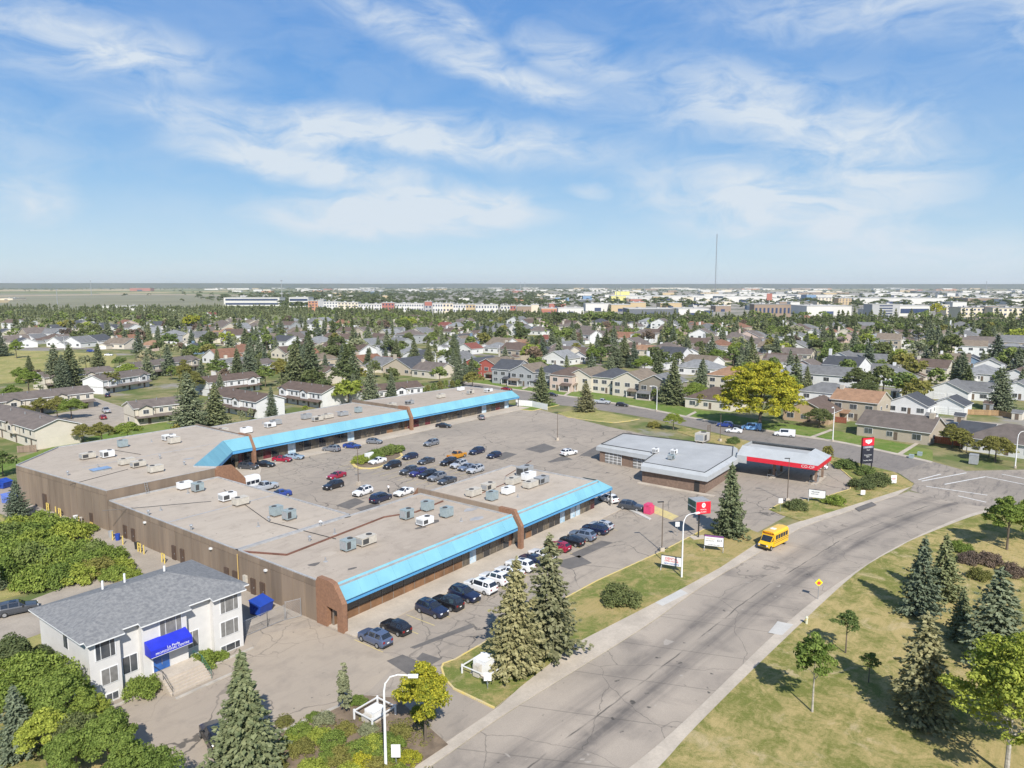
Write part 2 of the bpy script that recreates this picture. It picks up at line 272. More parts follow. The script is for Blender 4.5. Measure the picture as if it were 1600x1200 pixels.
def ground_mat():
    m,t,b=base('terrain'); v=t.n.new('ShaderNodeNewGeometry').outputs['Position']
    sp=t.n.new('ShaderNodeSeparateXYZ'); t.l.new(v,sp.inputs[0]); x,y=sp.outputs[0],sp.outputs[1]
    dist=t.m('ADD',t.m('MULTIPLY',x,math.cos(HEAD)),t.m('MULTIPLY',y,math.sin(HEAD))); side=t.m('SUBTRACT',t.m('MULTIPLY',x,math.sin(HEAD)),t.m('MULTIPLY',y,math.cos(HEAD)))
    n1=t.noise(v,0.02,6,0.65,0.5); n2=t.noise(v,0.09,5,0.65)
    lawn=t.mix(t.mr(n2,0.42,0.6),(0.115,0.145,0.05),(0.26,0.225,0.115)); lawn=t.mix(t.mr(n1,0.55,0.62),lawn,(0.27,0.25,0.22))
    # built-up plain
    town=t.mix(t.mr(t.noise(v,0.012,6,0.7,1.0),0.38,0.56),(0.11,0.12,0.08),(0.34,0.31,0.275))
    # fields far out and on the left
    vo=t.n.new('ShaderNodeTexVoronoi'); vo.distance='CHEBYCHEV'; t.l.new(t.mapv(v,rot=(0,0,0.35),sc=(1,1,1)),vo.inputs['Vector']); vo.inputs['Scale'].default_value=0.0016
    cs=t.n.new('ShaderNodeSeparateColor'); t.l.new(vo.outputs['Color'],cs.inputs[0])
    field=t.mix(t.mr(cs.outputs[0],0.45,0.55),(0.17,0.185,0.085),(0.36,0.30,0.17)); field=t.mix(t.mr(cs.outputs[1],0.6,0.62),field,(0.10,0.125,0.065))
    left=t.mr(t.m('DIVIDE',side,dist),-0.18,-0.30); far=t.mr(dist,850,1100); vf=t.mr(dist,4500,6500)
    f=t.m('MAXIMUM',t.m('MULTIPLY',left,far),t.m('MULTIPLY',vf,0.8))
    g=t.mix(far,lawn,town); g=t.mix(f,g,field)
    t.put(b.inputs['Base Color'],g); b.inputs['Roughness'].default_value=1; b.inputs['Specular IOR Level'].default_value=0.05; return m
M_GROUND=ground_mat()
def foliage(name,c,c2,trans=0.22,hue=0.0,rnd=0.22,scale=0.5):
    m=bpy.data.materials.new(name); m.use_nodes=True; t=NT(m.node_tree); t.n.clear()
    g=t.n.new('ShaderNodeNewGeometry'); tc=t.n.new('ShaderNodeTexCoord'); oi=t.n.new('ShaderNodeObjectInfo')
    f=t.m('ADD',t.m('MULTIPLY',g.outputs['Random Per Island'],0.55),t.m('MULTIPLY',t.noise(tc.outputs['Object'],scale,4,0.6),0.9))
    col=t.mix(t.mr(f,0.35,1.05),c,c2); col=t.mix(1.0,col,t.mix(oi.outputs['Random'],(1-rnd,1-rnd*.8,1-rnd*.6),(1+rnd,1+rnd*.75,1+rnd*.3)),'MULTIPLY')
    d=t.n.new('ShaderNodeBsdfDiffuse'); tr=t.n.new('ShaderNodeBsdfTranslucent'); mx=t.n.new('ShaderNodeMixShader'); o=t.n.new('ShaderNodeOutputMaterial')
    t.l.new(col,d.inputs[0]); t.l.new(t.mix(1.0,col,(1.15,1.25,0.55),'MULTIPLY'),tr.inputs[0]); mx.inputs[0].default_value=trans
    t.l.new(d.outputs[0],mx.inputs[1]); t.l.new(tr.outputs[0],mx.inputs[2]); t.l.new(mx.outputs[0],o.inputs[0]); MT[name]=m; return m
M_SPR=foliage('spruce_needles',(0.095,0.122,0.062),(0.25,0.27,0.145),0.12)
M_BSPR=foliage('blue_spruce_needles',(0.098,0.125,0.080),(0.24,0.272,0.175),0.12)
M_OSPR=foliage('olive_spruce_needles',(0.135,0.138,0.065),(0.36,0.335,0.185),0.12)
M_GRN=foliage('green_leaves',(0.072,0.112,0.036),(0.235,0.285,0.092),0.22)
M_FRESH=foliage('fresh_green_leaves',(0.095,0.145,0.032),(0.28,0.345,0.085),0.28)
M_LIME=foliage('lime_leaves',(0.15,0.195,0.035),(0.38,0.42,0.09),0.26)
M_YEL=foliage('yellow_leaves',(0.14,0.175,0.030),(0.50,0.45,0.05),0.22,scale=0.28)
M_PALE=foliage('silver_leaves',(0.16,0.18,0.105),(0.32,0.33,0.20),0.22)
M_DARK=foliage('dark_leaves',(0.060,0.082,0.034),(0.17,0.195,0.085),0.2)
M_PURP=foliage('purple_leaves',(0.105,0.078,0.062),(0.24,0.18,0.14),0.2)
M_OLIVE=foliage('olive_leaves',(0.12,0.125,0.035),(0.29,0.27,0.09),0.25)
M_STRAW=foliage('straw_twigs',(0.30,0.25,0.15),(0.46,0.40,0.26),0.1)
M_BARK=mat('bark',(0.16,0.125,0.09),0.95,0.3,3,streak=True)
M_PBARK=mat('pale_bark',(0.48,0.44,0.37),0.9,0.3,4)
M_ROOF=asphalt('gravel_roof',(0.44,0.375,0.305),(0.375,0.318,0.26),(0.22,0.185,0.15),0.0,0.35)
M_ROOF2=asphalt('gravel_roof_pale',(0.475,0.41,0.335),(0.41,0.352,0.288),(0.25,0.21,0.17),0.0,0.3)
M_FLASH=mat('parapet_flashing',(0.40,0.40,0.40),0.6,0.15,1,obj=False)
M_PANEL=mat('brown_wall_panel',(0.235,0.178,0.128),0.9,0.18,0.5,obj=False,c2=(0.170,0.128,0.094),rnd=0.13,streak=True)
M_BROWN=mat('brown_trim',(0.150,0.112,0.082),0.8,0.15,0.6,obj=False)
M_BRICK=mat('brick',(0.31,0.165,0.095),0.9,0.3,3.0,obj=False,fine=0.45,c2=(0.22,0.115,0.07))
M_BPANEL=mat('shop_bulkhead',(0.235,0.125,0.062),0.6,0.25,0.5,obj=False,rnd=0.15)
M_AQUA=mat('aqua_sheet_metal',(0.195,0.435,0.52),0.6,0.10,0.35,obj=False,rnd=0.05,c2=(0.165,0.385,0.475),streak=True,spec=0.3)
M_BLUE2=mat('blue_fascia_metal',(0.09,0.33,0.60),0.45,0.06,0.5,obj=False)
M_NAVY=mat('navy_soffit',(0.02,0.05,0.15),0.6,0.1,1)
M_GLASS=mat('shop_glass',(0.035,0.038,0.042),0.08,0.5,0.35,obj=False,c2=(0.012,0.014,0.02),spec=0.8,rnd=0.3)
M_GLASS2=mat('shop_glass_lit',(0.16,0.13,0.09),0.15,0.5,0.8,obj=False,c2=(0.04,0.04,0.04),spec=0.7,rnd=0.3)
M_GLASSR=mat('shop_glass_red',(0.13,0.02,0.03),0.2,0.4,0.6,obj=False,spec=0.6)
M_POSTER=mat('window_poster_blue',(0.25,0.42,0.55),0.4,0.4,1.1,obj=False,c2=(0.6,0.65,0.68))
M_MULL=mat('window_mullion',(0.24,0.20,0.165),0.5,0.1,1)
M_WHITE=mat('white_paint',(0.74,0.74,0.73),0.6,0.06,1)
M_STUCCO=mat('white_stucco',(0.60,0.585,0.56),0.95,0.04,1.2,obj=False,bump=0.2)
M_SHING=mat('grey_shingles',(0.29,0.29,0.285),0.95,0.35,2.6,obj=False,fine=0.65,c2=(0.15,0.155,0.165),bump=0.3)
M_DKGLASS=mat('window_glass',(0.05,0.058,0.07),0.08,0.4,0.7,spec=0.8,c2=(0.10,0.105,0.11),rnd=0.35)
M_GREYGL=mat('blind_window',(0.22,0.215,0.205),0.35,0.2,2,spec=0.6)
M_STEEL=mat('galvanised_steel',(0.42,0.43,0.44),0.45,0.15,2,metal=0.5)
M_TEAL=mat('hvac_teal',(0.30,0.36,0.37),0.6,0.15,1.5)
M_BEIGE=mat('hvac_beige',(0.53,0.49,0.42),0.6,0.12,1.5)
M_GREY=mat('hvac_grey',(0.33,0.34,0.345),0.6,0.12,1.5)
M_DARKG=mat('dark_grille',(0.06,0.06,0.06),0.7,0.1,2)
M_BLACK=mat('black_metal',(0.03,0.03,0.03),0.5,0.1,2)
M_RUST=mat('rust_pipe',(0.17,0.075,0.05),0.8,0.25,1,obj=False)
M_YEL_P=mat('bollard_yellow',(0.68,0.52,0.14),0.6,0.15,2)
M_TYRE=mat('tyre',(0.02,0.02,0.02),0.85,0.1,3)
M_RIM=mat('alloy_rim',(0.45,0.46,0.48),0.35,0.1,3,metal=0.6)
M_CGL=mat('car_glass',(0.02,0.025,0.035),0.05,0.1,1,spec=0.9)
M_RED=mat('sign_red',(0.62,0.02,0.04),0.4,0.05,1)
M_LIGHTR=mat('tail_light',(0.25,0.012,0.012),0.3,0.1,2)
M_LIGHTW=mat('headlight',(0.75,0.77,0.8),0.15,0.05,2)
M_CLAD=mat('grey_metal_cladding',(0.40,0.415,0.42),0.5,0.07,0.5,obj=False)
M_GROOF=mat('membrane_roof',(0.40,0.405,0.40),0.8,0.1,0.2,obj=False)
M_GBRICK=mat('station_brick',(0.25,0.17,0.125),0.9,0.2,2,obj=False,fine=0.3)
M_BLUEP=mat('royal_blue_paint',(0.015,0.06,0.36),0.5,0.15,1)
M_AWN=mat('awning_vinyl',(0.02,0.035,0.50),0.45,0.08,1)
M_SCHOOL=mat('school_bus_yellow',(0.80,0.47,0.015),0.3,0.05,1,coat=0.5)
def paint(name,c): return mat('car_paint_'+name,c,0.3,0.02,1,coat=0.6,spec=0.5)
# ---------------------------------------------------------------- the ground
g=MB(); R=45000
g.faces([(-R,-R,0),(R,-R,0),(R,R,0),(-R,R,0)],[(0,1,2,3)]); struct('ground',g,M_GROUND,'broad flat plain of lawns, lots and fields reaching the horizon')
def sheet(name,pts,z,m,label=None): return struct(name,MB().prism(list(pts),z-0.25,z,0),m,label)
def flat(name,pts,z,m,label=None,parent=None):
    a=sum(pts[i][0]*pts[(i+1)%len(pts)][1]-pts[(i+1)%len(pts)][0]*pts[i][1] for i in range(len(pts)))
    if a<0: pts=pts[::-1]
    mb=MB().poly([(x,y,z) for x,y in pts])
    return struct(name,mb,m,label) if parent is None else mb.build(name,m,parent)
def smooth(pts,n=4):
    out=[]
    for i in range(len(pts)-1):
        p0,p1,p2,p3=[Vector((*pts[max(0,min(len(pts)-1,i+k))],0)) for k in(-1,0,1,2)]
        for j in range(n):
            s=j/n; q=0.5*((2*p1)+(p2-p0)*s+(2*p0-5*p1+4*p2-p3)*s*s+(3*p1-p0-3*p2+p3)*s**3); out.append((q.x,q.y))
    out.append(tuple(pts[-1])); return out
def ribbon(name,A,B,z,m,label=None,n=40,uvname=None,h=0.0):
    def res(P):
        P=[Vector((*p,0)) for p in P]; d=[0]
        for i in range(1,len(P)): d.append(d[-1]+(P[i]-P[i-1]).length)
        o=[]
        for k in range(n+1):
            t=d[-1]*k/n; i=max(j for j in range(len(d)) if d[j]<=t+1e-9); i=min(i,len(P)-2); s=(t-d[i])/max(1e-6,d[i+1]-d[i]); o.append(P[i].lerp(P[i+1],s))
        return o,d[-1]
    a,la=res(A); b,_=res(B); vs=[(p.x,p.y,z) for p in a]+[(p.x,p.y,z) for p in b]; n1=n+1
    fs=[(n1+k,n1+k+1,k+1,k) for k in range(n)]
    mb=MB(); mb.faces(vs,fs)
    if h:
        lo=[(x,y,z-h) for x,y,_ in vs]; mb.faces(vs+lo,[(k,k+1,2*n1+k+1,2*n1+k) for k in range(n)]+[(n1+k+1,n1+k,3*n1+k,3*n1+k+1) for k in range(n)])
    me=mb.mesh(name,m)
    nrm=me.polygons[0].normal
    if nrm.z<0: me.flip_normals()
    if uvname:
        ul=me.uv_layers.new(name=uvname)
        for p in me.polygons:
            for li in p.loop_indices:
                vi=me.loops[li].vertex_index; ul.data[li].uv=((vi%n1)*la/n,0.0 if vi<n1 else 1.0)
    o=place(name,me); o['kind']='structure'
    if label: o['label']=label
    return o
lot=[(20,43),(44,43),(60,44),(117,42),(140,40),(176,30),(182,38),(186,50),(184,64),(183,84),(190,110),(203,146),(206,166),(204,176),(49,176),(49,108),(28,108),(28,100),(10,100),(10,43)]
sheet('parking_lot',lot,0.02,M_LOT,'cracked tan-grey asphalt lot around and inside the shopping centre')
flat('office_car_park',[(20,56),(48,56),(54.6,58),(54.6,72),(49,76),(46.5,74),(20,74)],0.026,M_OFF,'worn pale asphalt in front of the white office building')
flat('rear_lane',[(47.5,79),(54.9,79),(54.9,130),(52.2,165),(46.5,165),(48.5,130)],0.028,mat('lane_concrete',(0.40,0.345,0.28),0.95,0.15,0.3,obj=False,fine=0.3),'pale service lane behind the shopping centre')
flat('west_lane',[(10,98),(32,98),(47.6,108),(47.6,112),(30,108),(10,112)],0.027,MT['lane_concrete'])
Lp=[(520,1300),(610,1240),(700,1180),(800,1110),(1000,985),(1100,915),(1180,868),(1230,838),(1260,822),(1330,798),(1420,768)]
Rp=[(820,1320),(930,1240),(1051,1144),(1209,992),(1278,934),(1345,888),(1400,855),(1469,822),(1521,802),(1560,794)]
LE=smooth(G(Lp)); RE=smooth(G(Rp))
ribbon('road',LE,RE,0.030,M_ROAD,'wide worn asphalt road curving past the shopping centre',60,'lane')
NE=smooth(G([(700,604),(760,616),(800,624),(850,631),(910,637),(1000,651),(1066,665),(1109,674),(1175,690),(1279,711),(1364,732),(1408,740)]))
FE=smooth(G([(700,595),(760,602),(800,609),(902,622),(1000,638),(1091,656),(1180,671),(1245,682),(1305,691),(1400,711),(1455,724)]))
ribbon('cross_street',NE,FE,0.036,M_STREET,'darker residential street running behind the filling station',50,'lane')
flat('intersection',G([(1402,738),(1455,721),(1510,736),(1600,734),(1760,732),(1760,772),(1600,789),(1562,794.5),(1520,790),(1460,778),(1422,766),(1429,756)]),0.042,M_JUNC,'street junction with white crosswalk lines')
# concrete walks
GL=smooth(G([(776,1108),(900,1005),(1052,926),(1125,886),(1192,842)])); 
i0=[k for k in range(len(LE))]
def near_part(edge,a,b): return [p for p in edge if a<=p[0]<=b]
ribbon('sidewalk',[ (gp(560,1262)),(gp(690,1166)) ]+GL+[gp(1225,824),gp(1254,814),gp(1371,777),gp(1426,760)],[(x-0.0,y+0.05) for x,y in LE][3:-1],0.11,M_CONC,'concrete walk between the grass verge and the road',60,None,0.12)
PG=smooth(G([(880,1350),(1030,1200),(1089,1135),(1209,1016),(1337,897),(1404,856),(1436,840),(1518,808),(1560,798)]))
ribbon('far_sidewalk',[(x,y-0.05) for x,y in RE],PG,0.11,M_CONC,'concrete walk along the park side of the road',60,None,0.12)
for q in ([(1010,936),(1052,916),(1075,928),(1035,948)],[(1200,990),(1215,972),(1240,977),(1222,994)]): flat('concrete_patch',G(q),0.118,M_CONC2,'bright new concrete panel in the walk')
# grass
sheet('park_lawn',PG+G([(1700,790),(2400,760),(2400,1100)])+[(120,-60),(20,-40)],0.13,M_PARK,'dry mown park grass beside the curving road')
def verge(name,px,m,label,kerb=None,z=0.13,w=0.22):
    P=G(px); sheet(name,P,z,m,label)
    if kerb is not None:
        c=[P[i%len(P)] for i in range(*kerb)]; mb=MB()
        for a,b in zip(c[:-1],c[1:]):
            d=Vector((b[0]-a[0],b[1]-a[1])).normalized()*w; nx,ny=-d.y,d.x; k=0.5
            mb.prism([(a[0]-nx*k,a[1]-ny*k),(b[0]-nx*k,b[1]-ny*k),(b[0]+nx*k,b[1]+ny*k),(a[0]+nx*k,a[1]+ny*k)],0.0,z+0.03)
        struct('kerb',mb,M_YKERB,'yellow painted concrete kerb edging the '+label.split(' ',1)[1])
verge('verge_lawn',[(772,1107),(900,1006),(1052,928),(1125,888),(1188,846),(1191,836),(1162,824),(1100,828),(1033,863),(934,908),(858,949),(781,991),(712,1031),(693,1038),(690,1045),(695,1062),(709,1077)],M_VERGE,'mown grass verge between the front lot and the road',(7,18))
verge('station_lawn',[(1202,797),(1221,805),(1253,815),(1370,778),(1424,761),(1427,756),(1397,738),(1364,730),(1334,722),(1290,711),(1270,709),(1312,732),(1333,750),(1328,765),(1295,775),(1216,789)],M_VERGE,'grass island around the filling station forecourt',(9,17))
verge('street_lawn',[(1066,667),(1175,691),(1235,703),(1200,706),(1150,700),(1105,690),(1058,675)],M_VERGE,'thin grass strip between station and street')
verge('grass_island',[(872,646),(894,641),(932,642),(999,655),(985,658),(959,661),(930,658),(887,652)],M_FIELD,'kite-shaped dry grass island in the far lot',(3,9))
verge('corner_lawn',[(811,640),(832,642),(874,633),(862,629),(818,632)],M_GREEN,'small green lawn beside the white-fenced yard',(0,3))
bed=G([(300,1290),(372,1178),(430,1149),(528,1106),(560,1088),(620,1092),(650,1120),(700,1165),(640,1205),(560,1290)])
sheet('planting_bed',bed,0.15,M_SOIL,'brown shrub bed at the office car park entrance')
sheet('rear_lawn',[(28,88.5),(46.8,88.5),(46.8,107.5),(32,97.2),(28,97.2)],0.10,M_FIELD,'dry lawn strip behind the white office')
sheet('thicket_lawn',[(20,112.5),(46.4,112.5),(48.2,130),(46,165),(20,172)],0.10,M_FIELD)
sheet('office_side_lawn',[(10,43),(28,43),(28,97),(10,97)],0.09,M_VERGE)
sheet('back_lawn',G([(0,745),(88,704),(300,668),(300,650),(110,690),(0,725)]),0.09,M_GREEN,'strip of green lawn behind the raised rear roof')
sheet('open_field',[(100,360),(176,398),(210,470),(180,560),(120,560),(40,470),(50,380)],0.08,M_FIELD,'open mown field at the left edge of the neighbourhood')
flat('field_street',[(60,566),(182,566),(300,400),(308,406),(190,578),(60,578)],0.06,M_STREET)
# lawns across the street
ribbon('front_lawns',[(x+2.0,y) for x,y in FE],[(x+16,y+2) for x,y in FE],0.07,M_GREEN,'green front lawns sloping down to the street',50,None,0.05)
ribbon('far_walk',[(x-0.1,y) for x,y in FE],[(x+2.0,y) for x,y in FE],0.12,M_CONC,'pale walk along the housing side of the street',50,None,0.1)
flat('corner_path',G([(1399,711),(1408,712),(1445,688),(1440,687)]),0.14,M_CONC)
for p in ([(1265,683),(1298,671),(1302,673),(1270,685)],[(1072,650),(1086,643),(1089,645),(1075,652)],[(815,607),(828,601),(831,603),(818,609)],[(879,619),(890,611),(893,613),(882,620)]): flat('garden_path',G(p),0.14,M_CONC)
for i,(a,b) in enumerate([((262,-40),(275,260)),((325,-80),(345,300)),((395,-120),(420,330)),((470,-160),(505,330)),((560,-160),(600,330)),((660,-200),(700,360))]):
    d=Vector((b[0]-a[0],b[1]-a[1])); nrm=Vector((-d.y,d.x)).normalized()*3.5
    flat('back_street' if i%2 else 'back_lane',[(a[0]-nrm.x,a[1]-nrm.y),(b[0]-nrm.x,b[1]-nrm.y),(b[0]+nrm.x,b[1]+nrm.y),(a[0]+nrm.x,a[1]+nrm.y)],0.05+i*0.004,M_STREET if i%2 else MT['lane_concrete'])
# crosswalk and stall paint
def line(name,a,b,w,z,m):
    a,b=Vector(a),Vector(b); d=(b-a).normalized(); n=Vector((-d.y,d.x))*w/2
    return flat(name,[tuple(a-n),tuple(b-n),tuple(b+n),tuple(a+n)],z,m)
for a,b in [((1435,750),(1470,741)),((1440,752),(1510,739)),((1447,760),(1543,774)),((1476,757),(1540,745)),((1540,745),(1600,757)),((1565,741),(1600,748)),((1497,775),(1541,785))]: line('crosswalk_line',gp(*a),gp(*b),0.35,0.048,M_WHITE_LINE)
for k,u in enumerate([54.6,60.2+0.1]+[54.6+2.85*j for j in range(3,20)]): line('stall_line',(u,61.0),(u,66.0),0.13,0.034,M_YLINE)
for k in range(12): line('stall_line',(108.5,104+2.8*k),(114,104+2.8*k),0.12,0.034,M_YLINE)
for k in range(13): line('stall_line',(119.5,98.6+2.8*k),(125,98.6+2.8*k),0.12,0.034,M_YLINE)
for k in range(10): line('stall_line',(80,106+2.8*k),(85.5,106+2.8*k),0.12,0.034,M_YLINE)
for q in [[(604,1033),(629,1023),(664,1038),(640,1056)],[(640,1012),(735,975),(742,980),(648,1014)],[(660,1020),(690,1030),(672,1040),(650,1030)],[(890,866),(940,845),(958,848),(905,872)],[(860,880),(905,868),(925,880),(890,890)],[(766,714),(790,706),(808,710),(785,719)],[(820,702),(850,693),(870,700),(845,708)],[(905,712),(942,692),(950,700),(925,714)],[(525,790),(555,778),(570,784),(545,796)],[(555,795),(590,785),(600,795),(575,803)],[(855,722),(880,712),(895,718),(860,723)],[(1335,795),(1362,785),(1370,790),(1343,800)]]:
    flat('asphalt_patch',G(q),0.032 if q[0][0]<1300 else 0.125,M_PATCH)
# ---------------------------------------------------------------- shopping centre
mall=empty('shopping_centre',(0,0,0)); tag(mall,'sprawling brown one-storey shopping centre with flat gravel roofs and aqua metal canopies','shopping centre')
H0,H1,H2=5.5,7.1,5.9
def roofpart(name,poly,z,m,par=0.22,pm=M_FLASH):
    r=flat(name,poly,z-0.25,m,parent=mall)
    mb=MB(); n=len(poly); a=sum(poly[i][0]*poly[(i+1)%n][1]-poly[(i+1)%n][0]*poly[i][1] for i in range(n)); P=poly if a>0 else poly[::-1]
    for i in range(n):
        p,q=Vector(P[i]),Vector(P[(i+1)%n]); d=(q-p).normalized(); nr=Vector((-d.y,d.x))*par; e=d*0.0
        mb.prism([tuple(p),tuple(q),tuple(q+nr),tuple(p+nr)],z-0.5,z+0.0012*i)
    mb.build('parapet',pm,mall); return r
S1a=[(55,69.9),(91,69.9),(91,90.9),(75.5,90.9),(55,90.9)]; S1b=[(91.3,69.9),(117.0,69.9),(117.0,90.6),(91.3,90.6)]
S2=[(55,91.2),(75.3,91.2),(75.3,130.0),(55,130.0)]; S3=[(55,130.4),(76.2,130.4),(76.2,131.2),(73.6,135.4),(89.9,152.2),(96.3,152.2),(96.3,175.3),(64.5,175.3),(52.6,163.8)]
S4=[(96.6,154.4),(149.7,154.4),(149.7,178.5),(96.6,176.0)]; S5=[(150,154.4),(199.5,154.4),(199.5,175.0),(150,178.5)]
for nm,P,z,m in (('roof',S1a,H0,M_ROOF),('roof',S1b,H0+.05,M_ROOF2),('roof',S2,H0-.02,M_ROOF2),('roof',S3,H1,M_ROOF2),('roof',S4,H2,M_ROOF),('roof',S5,H2+.05,M_ROOF)): roofpart(nm,P,z,m)
def wallpart(p,q,z0,z1,t=0.3,m=M_BROWN,name='wall'):
    p,q=Vector(p),Vector(q); d=(q-p).normalized(); n=Vector((-d.y,d.x))*t
    return MB().prism([tuple(p),tuple(q),tuple(q+n),tuple(p+n)],z0,z1).build(name,m,mall)
# rear wall clad in big precast panels, each its own piece
def panels(p,q,z1,n,t=0.3):
    p,q=Vector(p),Vector(q); L_=(q-p).length; d=(q-p)/L_; nrm=Vector((-d.y,d.x)); w=L_/n
    wallpart(p,q,0,z1-0.5,t)
    me=MB().box(0.05,w-0.05,-0.07,0,0.02,z1-1.0).mesh('wall_panel',M_PANEL); fr=MB().box(0.05,w-0.05,-0.06,0,z1-0.93,z1-0.12).mesh('fascia_panel',M_PANEL)
    for k in range(n):
        a=p+d*(w*k)
        for nm,mm in(('wall_panel',me),('fascia_panel',fr)): place(nm,mm,mall,(a.x,a.y,0),math.atan2(d.y,d.x))
panels((55,130.2),(55,73.3),H0,23); panels((52.6,163.8),(55,130.4),H1,13)
panels((64.5,175.3),(52.6,163.8),H1,5); wallpart((96.3,175.3),(64.5,175.3),0,H1-0.5); wallpart((149.7,178.5),(96.6,176.0),0,H2-0.5); wallpart((199.5,175),(150,178.5),0,H2-0.5); wallpart((199.5,155.6),(199.5,175),0,H2-0.5)
wallpart((75.3,91.2),(75.3,130.0),0,H0-0.5); wallpart((117,90.6),(75.6,90.9),0,H0-0.5); wallpart((117,72),(117,90.6),0,H0-0.5)
wallpart((55,130.35),(76.5,130.35),H0-0.3,H1-0.02,0.3,M_PANEL,'step_wall')
# doors along the rear
for v in (136,) : MB().box(54.35,54.6,v-0.5,v+0.5,0.02,2.2).build('door',mat('rear_door',(0.09,0.058,0.042),0.6,0.1,2),mall)
MB().box(53.1,53.45,152,153.4,0.02,3.0).build('door',MT['rear_door'],mall)
for v in (124.2,121.4,108.3,105.8,93.7,91.6,87.2,85.0):
    d=MB().box(54.72,54.95,v-0.5,v+0.5,0.02,2.25).build('door',MT['rear_door'],mall); MB().box(54.66,54.73,v-0.42,v-0.34,1.0,1.15).build('handle',M_STEEL,d)
for v in (117,97.5,84): MB().box(54.6,54.95,v-0.2,v+0.2,4.1,4.35).build('wall_light',M_WHITE,mall)
for v,z in ((142.5,6.6),(90.6,5.0)): MB().tube([(54.75,v,z),(54.75,v,0.4)],0.06).build('downpipe',mat('yellow_pipe',(0.6,0.42,0.15),0.6,0.1,2),mall)
MB().box(54.6,54.93,88.6,89.3,1.2,2.3).build('meter_box',M_BEIGE,mall)
# storefronts
def front(a,b,v,n,kinds,zb=0.0,facing=-1,base='brown',zt=3.15,vec=None):
    """panes between a and b along u at depth v"""
    w=(b-a)/n
    MB().box(a,b,v+0.12,v+0.35,0.0,H0-0.6).build('shop_wall',M_BROWN,mall)
    for k in range(n):
        kd=kinds[k%len(kinds)]; x0,x1=a+w*k+0.05,a+w*(k+1)-0.05
        if kd=='w': 
            MB().box(x0,x1,v+0.03,v+0.11,0.05,1.25).build('bulkhead',M_BPANEL,mall); MB().box(x0,x1,v+0.04,v+0.10,1.32,zt).build('pane',M_GLASS,mall)
        elif kd=='d': 
            d=MB().box(x0,x1,v+0.04,v+0.10,0.05,2.3).build('door',M_GLASS2,mall); MB().box(x0,x1,v+0.04,v+0.10,2.38,zt).build('pane',M_GLASS,mall)
        elif kd=='p': MB().box(x0,x1,v+0.04,v+0.10,0.1,zt).build('poster_pane',M_POSTER,mall)
        elif kd=='r': MB().box(x0,x1,v+0.04,v+0.10,0.1,zt).build('pane',M_GLASSR,mall)
        elif kd=='b': MB().box(x0,x1,v+0.04,v+0.10,0.1,zt).build('pane',M_GLASS2,mall)
        else: MB().box(x0,x1,v+0.04,v+0.10,0.1,zt).build('pane',M_GLASS,mall)
        MB().box(x0-0.05-0.035,x0-0.05+0.035,v-0.02,v+0.12,0,zt+0.1).build('mullion',M_MULL,mall)
front(55.4,79.4,70.75,12,'w'); front(79.4,90.8,70.75,7,['b','p','d','g','d','b','g']); front(91.9,117.2,70.75,15,['d','g','w','g','g','b','g','g','p','d','p','p','b','d','r'])
front(97.2,149.4,155.2,22,['g','d','r','g','b','p','g','g','b','g','d','g','g','p','g','b','d','g','g','w','d','b']); front(150.5,199.0,155.2,20,['r','r','d','r','b','g','d','b','b','g','d','b','b','g','p','d','g','r','g','p'])
# canopies: sloping aqua sheet (split in panels), blue fascia, navy soffit
def canopy(a,b,vl,vh,zl,zh,n,end=None):
    w=(b-a)/n
    for k in range(n):
        x0,x1=a+w*k,a+w*(k+1)-0.025
        MB().faces([(x0,vl,zl+.02),(x1,vl,zl+.02),(x1,vh,zh),(x0,vh,zh),(x0,vl,zl-.06),(x1,vl,zl-.06),(x1,vh,zh-.1),(x0,vh,zh-.1)],[(0,1,2,3),(4,7,6,5),(0,4,5,1),(1,5,6,2),(2,6,7,3),(3,7,4,0)]).build('canopy_panel',M_AQUA,mall)
    MB().box(a,b,vl-0.06,vl+0.06,zl-0.12,zl-0.07).build('gutter',M_NAVY,mall)
    MB().box(a,b,vl+0.02,vl+0.12,zl-0.55,zl-0.125).build('canopy_fascia',M_BLUE2,mall)
    MB().faces([(a,vl+0.12,zl-.5),(b,vl+0.12,zl-.5),(b,vh+.6,zl-.5),(a,vh+.6,zl-.5)],[(0,3,2,1)]).build('soffit',M_NAVY,mall)
canopy(55.6,90.7,68.9,70.2,3.75,5.72,12); canopy(91.8,117.0,68.9,70.2,3.75,5.76,9); canopy(97.3,149.4,153.2,154.4,3.75,6.05,16); canopy(150.6,199.5,153.2,154.4,3.75,6.1,15)
# hipped canopy ends
for (a,b,vl,vh,v2,zh) in ((117.0,120.6,68.9,70.2,73.5,5.76),(199.5,202.5,153.2,154.4,158,6.1)):
    MB().faces([(a,vl,3.75),(b,vl,3.75),(a,vh,zh),(b,v2,3.75),(a,v2,zh)],[(0,1,2),(1,3,4,2)]).build('canopy_hip',M_AQUA,mall)
    MB().box(a,b-0.06,vl+0.02,vl+0.12,3.2,3.68).build('canopy_fascia',M_BLUE2,mall); MB().box(b-0.12,b,vl+0.02,v2,3.2,3.68).build('canopy_fascia',M_BLUE2,mall)
    MB().cyl((b-0.3,vl+0.3),0.12,0,3.3,8).build('canopy_post',M_BLACK,mall)
